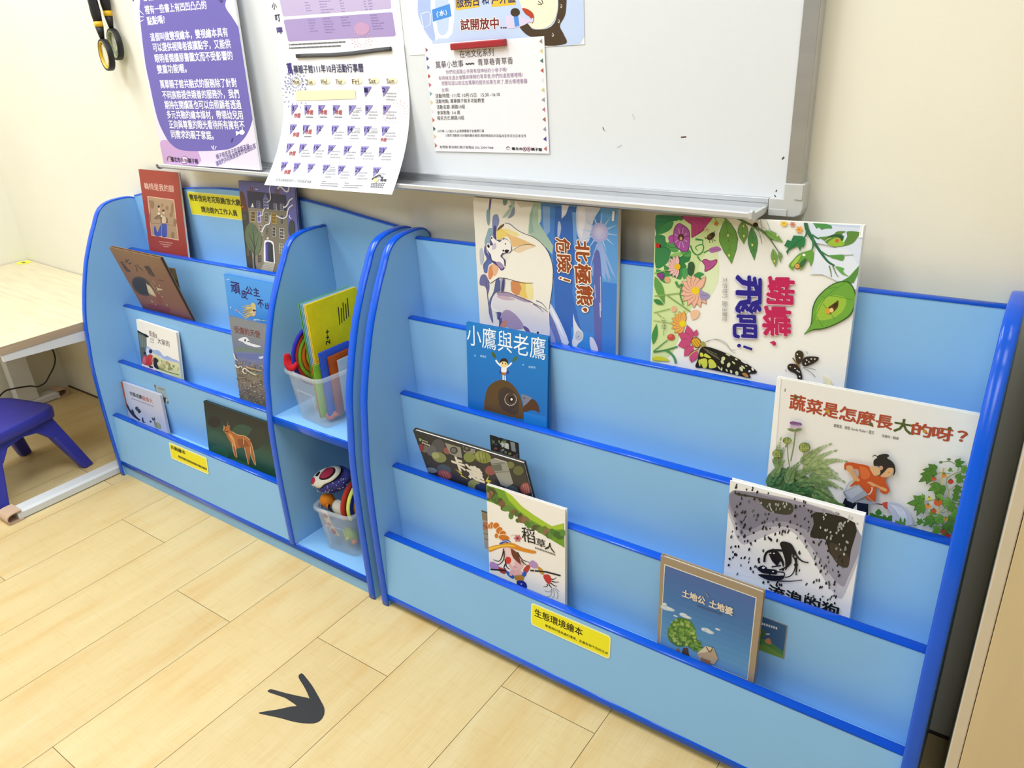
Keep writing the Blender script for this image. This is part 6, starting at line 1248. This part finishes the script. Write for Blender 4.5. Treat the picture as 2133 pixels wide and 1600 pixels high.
def foot(x0, x1, y0, y1):
    f = MB().prism([(x0, .003), (x0, .024), (x0 + .008, .03), (x1 - .008, .03), (x1, .024), (x1, .003)], y0, y1, lambda u, v, w: (u, w, v)).build('foot_bar', WHITE, DM, bevel=.001); parts.append(f)
    for ye, sg in ((y0, -1), (y1, 1)):
        pr = []
        for k in range(17):
            a = math.pi / 2 + math.pi * k / 16; pr.append((math.cos(a) * .034, .017 + math.sin(a) * .0165))
        outer = [(ye - sg * u + sg * .0, v) for u, v in pr]
        inner = [(ye + sg * (-u) - 0, v) for u, v in pr]
        # a folded strap: loop of rubber round the end of the bar
        path = [((x0 + x1) / 2, ye + sg * (.004 - .0), .0335)]
        loop = [(-.012, .0335), (.012, .0335), (.026, .030), (.033, .021), (.033, .012), (.027, .0045), (.012, .0025), (-.012, .0025)]
        loop = catmull(loop, 4); th = .0035
        ring = []
        for i, (u, v) in enumerate(loop):
            a = loop[max(0, i - 1)]; b = loop[min(len(loop) - 1, i + 1)]; d = Vector((b[0] - a[0], b[1] - a[1])).normalized()
            ring.append(((u, v), (-d.y, d.x)))
        pts = [(u + q[0] * th * .5, v + q[1] * th * .5) for (u, v), q in ring] + [(u - q[0] * th * .5, v - q[1] * th * .5) for (u, v), q in ring][::-1]
        MB().prism([(ye + sg * u, max(.0006, v)) for u, v in pts], x0 - .004, x1 + .004, lambda u, v, w: (w, u, v)).build('rubber_cap', TAN, f)
foot(-.7285, -.6695, -.634, -.04)
foot(-1.625, -1.562, -.634, -.085)
for x, w in ((-1.593, .05), (-.700, .03)):
    parts.append(MB().box(x - w / 2, x + w / 2, -.13 if w < .04 else -.24, -.09 if w < .04 else -.16, .0302, zt(x) - .003).build('leg_column', WHITE, DM, bevel=.003))
nt_ = MB(); nt_.add([(-1.648, -.055, tz(-1.648) + .0006), (-1.595, -.062, tz(-1.595) + .0006), (-1.588, -.012, tz(-1.588) + .0006), (-1.642, -.006, tz(-1.642) + .0006)], [(0, 1, 2, 3)], 0, False, lin('eee84a'))
nt_.add([(-1.632, -.040, tz(-1.632) + .0009), (-1.606, -.042, tz(-1.606) + .0009), (-1.605, -.030, tz(-1.605) + .0009), (-1.630, -.028, tz(-1.63) + .0009)], [(0, 1, 2, 3)], 0, False, lin('77712c'))
parts.append(nt_.build('label_sticker', PAPER, DM)); parts[-1]['label'] = 'small yellow sticker in the far corner of the desk top'
for o in parts: o.location = -DM.location
# power cable under the desk
def cable():
    P = [(-1.31, -.15, .515), (-1.312, -.15, .42), (-1.315, -.15, .33), (-1.305, -.15, .27), (-1.34, -.15, .22), (-1.42, -.152, .158), (-1.48, -.155, .115), (-1.5, -.18, .104), (-1.52, -.2, .11), (-1.535, -.26, .118), (-1.54, -.29, .115), (-1.545, -.33, .085), (-1.55, -.36, .04), (-1.555, -.40, .006), (-1.558, -.47, .0045)]
    o = MB().tube(catmull(P, 5), .0032, 8).build('power_cable', mat('black_rubber', '0c0b0b', 0.45))
    tag(o, 'thin black power cable hanging in a loop under the desk', 'cable')
cable()
# ------------------------------------------------------------------ child's stool
STOOLM = mat('violet_blue_plastic', '3a3ba6', 0.42, 0.45, noise=0.03, nscale=20, bump=0.08, bscale=500)
ST = thing('stool', 'violet blue plastic child stool with splayed legs, in front of the desk', 'stool', (-.948, -.535, 0))
ST.rotation_euler = (0, 0, math.radians(14))
def stool():
    # local axes: x right, y to the back
    def seat_fn(s, t):
        return s, t
    R = .152; n = 40; V = []
    def sup(a, r):
        c, s = math.cos(a), math.sin(a); e = .42
        return (abs(c) ** e * math.copysign(1, c) * r, abs(s) ** e * math.copysign(1, s) * r)
    rings = [(0, .236), (.35, .236), (.7, .240), (.9, .248), (.98, .250), (1.0, .246), (1.0, .226), (.985, .212), (.94, .212), (.93, .225), (.6, .226), (0, .226)]
    m = MB()
    vs = []; 
    for k, z in rings:
        for i in range(n):
            x, y = sup(2 * math.pi * i / n, R * max(k, .001)); vs.append((x, y, z + (.004 * math.cos(2 * math.pi * i / n * 2) if k > .8 else 0)))
    fs = [(j * n + i, j * n + (i + 1) % n, (j + 1) * n + (i + 1) % n, (j + 1) * n + i) for j in range(len(rings) - 1) for i in range(n)]
    m.add(vs, fs, 0, True); m.build('seat', STOOLM, ST)
    for sx in (-1, 1):
        for sy in (-1, 1):
            a = Vector((sx * .108, sy * .095, .214)); b = Vector((sx * .158, sy * .165, .0))
            if sx == 1 and sy == -1: b = Vector((.163, -.16, 0))
            d = (b - a).normalized(); sd = Vector((0, 1, 0)) if True else None
            m = MB(); w0, w1, t0, t1 = .034, .025, .026, .02
            P = []
            for c, w, t in ((b, w1, t1), (a, w0, t0)):
                for u, v in ((-1, -1), (1, -1), (1, 1), (-1, 1)): P.append((c.x + u * t * .8, c.y + v * w * .8, max(0, c.z)))
            m.hexa(P); m.build('leg', STOOLM, ST, bevel=.008)
    for sx in (-1, 1):
        # arch joining the front and back leg under the seat
        pr = [(-.130, .150), (-.118, .2125), (.118, .2125), (.130, .150), (.088, .150), (.055, .186), (0, .196), (-.055, .186), (-.088, .150)]
        x = sx * .112
        MB().prism(pr, x - .016, x + .016, lambda u, v, w: (w + sx * (.2125 - v) * .24, u + (.0 if True else 0), v)).build('side_rail', STOOLM, ST, bevel=.003)
    for sy in (-1, 1):
        pr = [(-.1, .175), (-.09, .2125), (.09, .2125), (.1, .175), (.05, .19), (-.05, .19)]
        MB().prism(pr, sy * .118 - .006, sy * .118 + .006, lambda u, v, w: (u, w, v)).build('cross_rail', STOOLM, ST, bevel=.002)
stool()
# ------------------------------------------------------------------ black footprint on the floor
FP = [(.625, -.701), (.653, -.6737), (.672, -.652), (.6795, -.6462), (.6805, -.6442), (.675, -.6432), (.655, -.643), (.6402, -.6434), (.612, -.6495), (.5940, -.6530), (.5915, -.649), (.5955, -.6436), (.6288, -.6345), (.66, -.6245), (.683, -.6165), (.6888, -.6155), (.6860, -.6135), (.67, -.606), (.6474, -.5973), (.624, -.5895), (.6155, -.584), (.6150, -.577), (.6195, -.5752), (.632, -.5780), (.6642, -.5867), (.69, -.596), (.7214, -.608), (.7380, -.6155), (.7500, -.6265), (.7555, -.6390), (.7540, -.649), (.7463, -.6575), (.728, -.668), (.7057, -.6768), (.68, -.684), (.6586, -.6913), (.638, -.6985)]
fc = catmull(FP, 2, True)
c0 = Vector((.68, -.64)); fm = MB()
def grow(P, d):
    out = []
    for i, p in enumerate(P):
        a, b = P[i - 1], P[(i + 1) % len(P)]; t = Vector((b[0] - a[0], b[1] - a[1]))
        t = t.normalized() if t.length > 1e-9 else Vector((1, 0)); out.append((p[0] + t.y * d, p[1] - t.x * d))
    return out
ar = sum(fc[i - 1][0] * fc[i][1] - fc[i][0] * fc[i - 1][1] for i in range(len(fc)))
wide = grow(fc, .0011 if ar > 0 else -.0011)
fm.prism(fc, .0001, .0007, lambda u, v, w: (u, v, w))
fm.c = [lin('2b2a2c')] * len(fm.f)
tag(fm.build('floor_sticker', print_mat('floor_vinyl', 0.55)), 'black three-toed bird footprint sticker on the wooden floor', 'sticker')
# ------------------------------------------------------------------ two magnifying glasses on the wall
BLK = mat('black_grip', '16151a', 0.5, noise=0.05); YEL = mat('yellow_band', 'e8b818', 0.4, noise=0.03); CHR = mat('chrome', 'd8d8dc', 0.12, metal=1.0)
GLS = bpy.data.materials.new('lens_glass'); GLS.use_nodes = True
_b = GLS.node_tree.nodes['Principled BSDF']; _b.inputs['Transmission Weight'].default_value = 1; _b.inputs['Roughness'].default_value = .02; _b.inputs['IOR'].default_value = 1.45; _b.inputs['Base Color'].default_value = lin('eef4ea')
def magnifier(label, c, r, tilt, yaw, up):
    # c = lens centre; handle goes up
    t = Vector((math.sin(tilt), 0, math.cos(tilt))); n = Vector((math.sin(yaw), -math.cos(yaw), 0)); n = (n - t * n.dot(t)).normalized(); s = n.cross(t) * -1
    M = Matrix(((s.x, t.x, n.x, c[0]), (s.y, t.y, n.y, c[1]), (s.z, t.z, n.z, c[2]), (0, 0, 0, 1)))
    rt = thing('magnifying_glass', label, 'magnifying glass', group='magnifying glasses on the wall', M=M)
    pr = [(r - .001, -.008), (r + .004, -.008), (r + .005, -.006), (r + .005, .006), (r + .004, .008), (r - .001, .008), (r - .001, -.008)]
    MB().lathe(pr, 40).build('lens_rim', BLK, rt)
    MB().lathe([(r - .0012, -.0078), (r - .0035, -.0078), (r - .0035, .0078), (r - .0012, .0078), (r - .0012, -.0078)], 40).build('rim_lining', YEL if c[1] < -.04 else mat('pale_lining', 'c9cf9c', 0.4), rt)
    L = [(0.0, -.0042)] + [((r - .004) * k / 6, -.0042 + .003 * (k / 6) ** 2) for k in range(1, 7)] + [((r - .004) * k / 6, .0042 - .003 * (k / 6) ** 2) for k in range(6, 0, -1)] + [(0.0, .0042)]
    MB().lathe(L, 36).build('lens', GLS, rt)
    P = [(0, r + .004, 0), (0, r + .02, 0), (0, r + .036, 0)]
    MB().tube(P, [.006, .009, .0112], 16).build('neck', BLK, rt)
    MB().tube([(0, r + .036, 0), (0, r + .05, 0)], [.0118, .0118], 18).build('yellow_band', YEL, rt)
    MB().tube([(0, r + .05, 0), (0, r + .07, 0), (0, r + .11, 0), (0, r + .14, 0)], [.0115, .0135, .0128, .0105], 18).build('handle', BLK, rt)
    MB().tube([(0, r + .14, 0), (0, r + up, 0)], [.011, .011], 18).build('end_ferrule', CHR, rt)
    cord = [(0, r + up, 0), (0, r + up + .04, -.004), (0, r + up + .10, -.008)]
    MB().tube(cord, .0015, 6).build('hanging_cord', BLK, rt)
magnifier('black magnifying glass with a yellow band on the wall, lower of the two', (-.529, -.047, 1.322), .038, -.0, -.2, .15)
magnifier('black magnifying glass with a yellow band on the wall, higher of the two', (-.522, -.0165, 1.349), .038, .02, -.2, .17)
# ------------------------------------------------------------------ two clear bins with cloth toys in the cubbies
CLR = bpy.data.materials.new('clear_polypropylene'); CLR.use_nodes = True
_n = CLR.node_tree; _b = _n.nodes['Principled BSDF']
_b.inputs['Base Color'].default_value = lin('eef2f4'); _b.inputs['Roughness'].default_value = .22; _b.inputs['Transmission Weight'].default_value = .25; _b.inputs['IOR'].default_value = 1.3; _b.inputs['Alpha'].default_value = .2
def rrect(cx, cy, hx, hy, r, z, n=5):
    out = []
    for sx, sy, a0 in ((1, -1, -90), (1, 1, 0), (-1, 1, 90), (-1, -1, 180)):
        for k in range(n): 
            a = math.radians(a0 + 90 * k / (n - 1)); out.append((cx + sx * (hx - r) + r * math.cos(a), cy + sy * (hy - r) + r * math.sin(a), z))
    return out
def bin_(label, loc, rz, w0, d0, w1, d1, h):
    rt = thing('storage_bin', label, 'bin', loc, 'clear bins in the cubbies'); rt.rotation_euler = (0, 0, rz)
    def shell(rings, name, closed=None):
        m = MB(); n = len(rings[0])
        vs = [p for r in rings for p in r]
        fs = [(j * n + i, j * n + (i + 1) % n, (j + 1) * n + (i + 1) % n, (j + 1) * n + i) for j in range(len(rings) - 1) for i in range(n)]
        m.add(vs, fs, 0, True)
        if closed: m.f.append(list(range(n))); m.m.append(0); m.sm.append(False); m.c.append(None); m.f.append([(len(rings) - 1) * n + i for i in range(n)]); m.m.append(0); m.sm.append(False); m.c.append(None)
        return m.build(name, CLR, rt)
    t = .0016
    R = [rrect(0, 0, w0 / 2, d0 / 2, .016, .0006), rrect(0, 0, w1 / 2, d1 / 2, .02, h), rrect(0, 0, w1 / 2 - t, d1 / 2 - t, .018, h), rrect(0, 0, w0 / 2 - t, d0 / 2 - t, .014, .0025)]
    shell(R, 'bin_body', True)
    rim = [rrect(0, 0, w1 / 2 + e, d1 / 2 + e, .022 + e, h + z) for e, z in ((.0005, -.006), (.007, -.007), (.0085, -.003), (.0085, .001), (.005, .0035), (.0, .002), (-.0012, -.002), (.0005, -.006))]
    shell(rim, 'bin_rim')
    m = MB()  # raised label frame on the front wall
    for x0, x1, z0, z1 in ((-.032, -.030, .02, .085), (.030, .032, .02, .085), (-.032, .032, .085, .087)):
        f = lambda x, z, o: (x, -(d0 / 2 + (d1 - d0) / 2 * z / h) - o, z)
        m.hexa([f(x0, z0, .0003), f(x1, z0, .0003), f(x1, z0, .0016), f(x0, z0, .0016), f(x0, z1, .0003), f(x1, z1, .0003), f(x1, z1, .0016), f(x0, z1, .0016)])
    m.build('label_frame', CLR, rt)
    return rt
bin_('clear plastic bin of cloth books on the middle cubby board, upper of the two bins', (.41, -.16, .4453), -.1, .12, .20, .14, .22, .135)
bin_('clear plastic bin of cloth toys on the bottom cubby board, lower of the two bins', (.41, -.180, .0568), .1, .11, .16, .130, .180, .135)
CL = {}
def cloth(c): 
    return mat('cloth_' + c, c, 0.85, 0.2, noise=0.06, nscale=40, bump=0.35, bscale=900)
def slab(name, label, cat, x0, x1, y0, y1, z0, z1, pages, group, tilt=0, rz=0, draw=None):
    # an upright soft book: padded leaves stacked along x
    rt = thing(name, label, cat, ((x0 + x1) / 2, y0, z0), group); rt.rotation_euler = (0, tilt, rz)
    n = len(pages); w = (x1 - x0) / n; d = y1 - y0; h = z1 - z0
    for k, c in enumerate(pages):
        xa = -(x1 - x0) / 2 + k * w; g = w * .06
        m = MB()
        def f(s, t, side):
            e = min(1, 4.5 * min(s, 1 - s, t, 1 - t) + .12); return (xa + w / 2 + side * (w / 2 - g) * e ** .5, s * d, t * h)
        for sd in (-1, 1): m.grid(lambda s, t: f(s, t, sd), 10, 10)
        for e in ((0, None), (1, None), (None, 0), (None, 1)):
            q = []
            for i in range(11):
                s, t = (e[0], i / 10) if e[0] is not None else (i / 10, e[1]); q.append((f(s, t, -1), f(s, t, 1)))
            vs = [p for a in q for p in a]; m.add(vs, [(2 * i, 2 * i + 1, 2 * i + 3, 2 * i + 2) for i in range(10)], 0, True)
        m.build('cloth_page' if k < n - 1 else 'cover', cloth(c), rt)
    if draw: draw(rt, (x1 - x0) / 2, d, h)
    return rt
def d_yellow(rt, hx, d, h):
    M = Matrix(((0, 0, 1, hx * 1.0 - .0004), (1, 0, 0, 0), (0, 1, 0, 0), (0, 0, 0, 1)))
    for nm in ('printed_number', 'printed_text'):
        a = MB(); A = Art(a, d, h, [0, 1, 1, 1, 1, 0, 0, 0], n0=.0002)
        if nm == 'printed_number': A.T('2++', '201c08', (.315, .405), (.345, .275), (.235, .405), .03)
        else:
            for k in range(5): A.L('2a260c', .018, [(.555 + k * .05, .275 - .01 * k), (.585 + k * .05, .115 - .012 * k + .03 * (k % 2))], 0)
        o = a.build(nm, PAPER, rt, fix=False); o.matrix_basis = M
slab('cloth_book', 'tall yellow cloth book with green and blue pages standing in the upper bin', 'cloth book', .381, .4115, -.226, -.062, .462, .745, ['5fae3c', '7db4d0', '8fbfd8', 'ead6a8', 'f0d818'], 'cloth books in the upper bin', draw=d_yellow)
slab('cloth_book', 'small lime and orange cloth book at the front of the upper bin', 'cloth book', .4165, .4275, -.250, -.17, .460, .602, ['c8742c', '8cc83c'], 'cloth books in the upper bin', tilt=.02)
slab('cloth_book', 'small cobalt blue cloth book at the right of the upper bin', 'cloth book', .432, .4405, -.236, -.14, .460, .632, ['3a5ac8', '3c60d0'], 'cloth books in the upper bin', tilt=.02)
slab('cloth_book', 'small rust orange cloth book at the right edge of the upper bin', 'cloth book', .445, .4535, -.220, -.14, .466, .618, ['b8501c', 'c4581c'], 'cloth books in the upper bin', tilt=.02)
slab('cloth_book', 'small pale grey cloth book beside the rust orange one in the upper bin', 'cloth book', .4575, .464, -.203, -.13, .468, .606, ['b8c4d0', 'c4ccd4'], 'cloth books in the upper bin', tilt=.02)
def arc_toy(name, label, cat, c, r, bands, thick, x, group, a0=0, a1=180, M=None):
    rt = thing(name, label, cat, c, group)
    if M: rt.rotation_euler = M
    for k, (col, ro, ri) in enumerate(bands):
        m = MB(); P = []
        N = 22
        for i in range(N + 1):
            t = math.radians(a0 + (a1 - a0) * i / N); P.append((math.cos(t), math.sin(t)))
        sec = [(-1, 0), (-.7, .7), (0, 1), (.7, .7), (1, 0), (.7, -.7), (0, -1), (-.7, -.7)]
        rc, hw = (ro + ri) / 2 * r, (ro - ri) / 2 * r
        vs = [((thick / 2) * q * (1 if abs(q) < 1 else 1), u * (rc + hw * p), v * (rc + hw * p)) for u, v in P for q, p in [(s_[1], s_[0]) for s_ in sec]]
        n = 8; fs = [(i * n + j, i * n + (j + 1) % n, (i + 1) * n + (j + 1) % n, (i + 1) * n + j) for i in range(N) for j in range(n)]
        m.add(vs, fs + [list(range(n)), [N * n + j for j in range(n)]], 0, True); m.build('cloth_band', cloth(col), rt)
    return rt
arc_toy('cloth_toy', 'round rainbow-striped cloth toy with a dark blue edge at the left of the upper bin', 'cloth toy', (.3625, -.176, .598), .084, [('2a2c9c', 1.0, .9), ('c23a3a', .9, .8), ('8cc43c', .8, .66), ('e07a2c', .66, .5), ('e8c83c', .5, .3), ('3a60b8', .3, .05)], .011, 0, 'cloth toys in the bins', 0, 360, (0, 0, 0))
def red_tab():
    P = catmull([(.3475, -.258, .622), (.347, -.259, .604), (.3545, -.2595, .592), (.366, -.2575, .592), (.374, -.254, .602)], 5)
    o = MB().tube(P, [.006 + .007 * math.sin(math.pi * i / (len(P) - 1)) for i in range(len(P))], 12, flat=.6).build('cloth_tab', cloth('b81c28'))
    tag(o, 'red curved cloth tab poking over the front rim of the upper bin', 'cloth toy', 'cloth toys in the bins')
red_tab()
# lower bin: soft toys
def blob(name, label, cat, loc, sc, col, rot=(0, 0, 0), extra=None, group='cloth toys in the bins', seed=1, amp=.08):
    rt = thing(name, label, cat, loc, group); rt.rotation_euler = rot
    rnd = random.Random(seed); ph = [rnd.uniform(0, 6.28) for _ in range(6)]
    m = MB(); nu, nv = 28, 16
    def f(s, t):
        a = 2 * math.pi * s; b = math.pi * (t - .5); k = 1 + amp * math.sin(3 * a + ph[0]) * math.cos(2 * b + ph[1]) + amp * .6 * math.sin(5 * a + ph[2] + 3 * b)
        return (math.cos(a) * math.cos(b) * sc[0] * k, math.sin(a) * math.cos(b) * sc[1] * k, math.sin(b) * sc[2] * k)
    m.grid(f, nu, nv); m.build('body', cloth(col), rt)
    if extra: extra(rt)
    return rt
def ex_purple(rt):
    R = (.066, .036, .033)
    def at(az, el, k):
        a, b = math.radians(az), math.radians(el); return Vector((math.cos(a) * math.cos(b) * R[0], math.sin(a) * math.cos(b) * R[1], math.sin(b) * R[2])) * k
    def patch(col, pts, k, name):
        # a felt patch lying on the rounded body, pts = (bearing, height) in degrees
        P = catmull(pts, 4, True); cx = sum(p[0] for p in P) / len(P); cy = sum(p[1] for p in P) / len(P); n = len(P); m = MB()
        vs = [at(cx, cy, k)] + [at(cx + (p[0] - cx) * q, cy + (p[1] - cy) * q, k if q < 1 else k - .03) for q in (.4, .75, .98, 1.0) for p in P]
        fs = [(0, 1 + i, 1 + (i + 1) % n) for i in range(n)] + [(1 + r * n + i, 1 + (r + 1) * n + i, 1 + (r + 1) * n + (i + 1) % n, 1 + r * n + (i + 1) % n) for r in range(3) for i in range(n)]
        m.add(vs, fs, 0, True); m.build(name, cloth(col), rt)
    patch('141218', [(-182, 26), (-150, 8), (-120, 4), (-100, -8), (-80, 2), (-55, 4), (-20, 20), (10, 50), (-20, 78), (-100, 84), (-160, 62)], 1.11, 'black_outline')
    patch('d8d4c8', [(-178, 27), (-150, 12), (-120, 8), (-100, -4), (-80, 6), (-55, 9), (-24, 25), (4, 52), (-20, 74), (-100, 80), (-156, 60)], 1.15, 'white_patch')
    patch('141218', [(-92, 34), (-66, 22), (-36, 36), (-22, 60), (-50, 72), (-84, 60)], 1.18, 'black_outline')
    patch('8e2440', [(-88, 37), (-66, 27), (-40, 39), (-28, 58), (-52, 67), (-80, 57)], 1.21, 'crimson_patch')
    patch('b8283c', [(-148, 24), (-126, 18), (-112, 28), (-122, 42), (-144, 40)], 1.18, 'red_patch')
    patch('141218', [(-122, 52), (-104, 46), (-98, 60), (-116, 66)], 1.19, 'black_patch')
    rnd = random.Random(4); m = MB()
    for i in range(46):
        p = at(rnd.uniform(-175, -15), rnd.uniform(-50, 4), 1.09); m.tube([p * .97, p * 1.012], .0011, 6)
    m.build('white_dots', cloth('c8c8e0'), rt)['kind'] = 'stuff'
blob('cloth_toy', 'purple spotted cloth toy with a white and crimson patch lying on the lower bin', 'cloth toy', (.376, -.214, .250), (.066, .036, .033), '47489e', (.0, -.45, .1), ex_purple, seed=2)
def ex_orange(rt):
    for x in (-.004, .004, .010): MB().tube([(x, -.0262, .004), (x + .001, -.0268, -.006)], .0008, 6).build('stitch', cloth('1c1410'), rt)
blob('cloth_toy', 'orange cloth toy with black stitches at the front left of the lower bin', 'cloth toy', (.368, -.236, .194), (.022, .019, .018), 'c4741c', (0, .2, 0), ex_orange, seed=5, amp=.04)
def ex_white(rt):
    MB().tube([(-.018, -.024, .006), (-.004, -.026, -.002), (.004, -.024, -.012)], .0032, 8).build('black_stripe', cloth('17151a'), rt); MB().tube([(-.022, -.0215, .010), (-.020, -.023, -.004)], .0026, 8).build('black_stripe', cloth('17151a'), rt)
    MB().tube([(-.03, -.017, .004), (-.026, -.021, -.006)], .004, 8).build('orange_tip', cloth('c86a24'), rt)
blob('cloth_toy', 'white and black cloth toy in the middle of the lower bin', 'cloth toy', (.412, -.232, .182), (.026, .02, .02), 'bfbcb2', (0, .3, 0), ex_white, seed=7, amp=.05)
arc_toy('cloth_toy', 'red and orange curved cloth toy at the right of the lower bin', 'cloth toy', (.439, -.182, .188), .074, [('b03428', 1.0, .84), ('d8782c', .84, .66), ('e8b83c', .66, .5)], .014, 0, 'cloth toys in the bins', -20, 200, (0, .02, .05))
arc_toy('cloth_toy', 'navy and yellow curved cloth toy behind the red one in the lower bin', 'cloth toy', (.453, -.174, .188), .074, [('d8e070', 1.0, .9), ('2c2c8c', .9, .72), ('e8a82c', .72, .5), ('6a3a8c', .5, .3)], .012, 0, 'cloth toys in the bins', -20, 200, (0, .02, .05))
slab('cloth_book', 'green cloth book with a red foot at the right edge of the lower bin', 'cloth book', .4605, .4665, -.215, -.145, .092, .232, ['7cae3c', '6a9a34'], 'cloth toys in the bins', tilt=.05)
def strip_toy(label, pts, w, col, dots):
    rt = thing('cloth_strip', label, 'cloth toy', pts[0], 'cloth toys in the bins'); o = Vector(pts[0])
    P = catmull([tuple(Vector(p) - o) for p in pts], 5); m = MB()
    for sg in (0,):
        vs = []
        for x, y, z in P: vs += [(x - w / 2, y - .001, z), (x + w / 2, y - .001, z), (x + w / 2, y + .002, z), (x - w / 2, y + .002, z)]
        fs = [(4 * i + j, 4 * i + (j + 1) % 4, 4 * i + 4 + (j + 1) % 4, 4 * i + 4 + j) for i in range(len(P) - 1) for j in range(4)]
        m.add(vs, fs + [(0, 1, 2, 3), tuple(4 * (len(P) - 1) + j for j in range(4))], 0, True)
    m.build('cloth_band', cloth(col), rt)
    for (k, c, r) in dots:
        x, y, z = P[int(k * (len(P) - 1))]; d = MB(); d.lathe([(.0, -.0022), (r, -.0022), (r, -.0012), (.0, -.0012)], 12, 0, lambda a, b, c_: (x + a, y + c_, z + b)); d.build('spot', cloth(c), rt)
strip_toy('cream cloth strip with red spots hanging inside the lower bin', [(.368, -.2535, .172), (.374, -.2525, .145), (.383, -.2505, .12), (.397, -.2475, .098)], .022, 'dcc8b0', [(.25, 'a04a50', .008), (.55, 'a85058', .007), (.8, '9a3a44', .009)])
blob('cloth_toy', 'small green cloth toy showing through the lower bin wall', 'cloth toy', (.418, -.220, .092), (.026, .016, .018), '8fae3c', (0, .25, 0), lambda rt: (MB().tube([(.006, -.0185, .004), (.012, -.0185, .002)], .0045, 8).build('yellow_face', cloth('e0d06a'), rt), MB().tube([(.024, -.012, .002), (.034, -.012, -.002)], .008, 8).build('orange_end', cloth('d8784a'), rt)), seed=9, amp=.05)
blob('cloth_toy', 'orange star-shaped cloth toy at the bottom of the upper bin', 'cloth toy', (.430, -.215, .4605), (.024, .022, .010), 'cc6a2c', (0, 0, .4), None, seed=12, amp=.2)
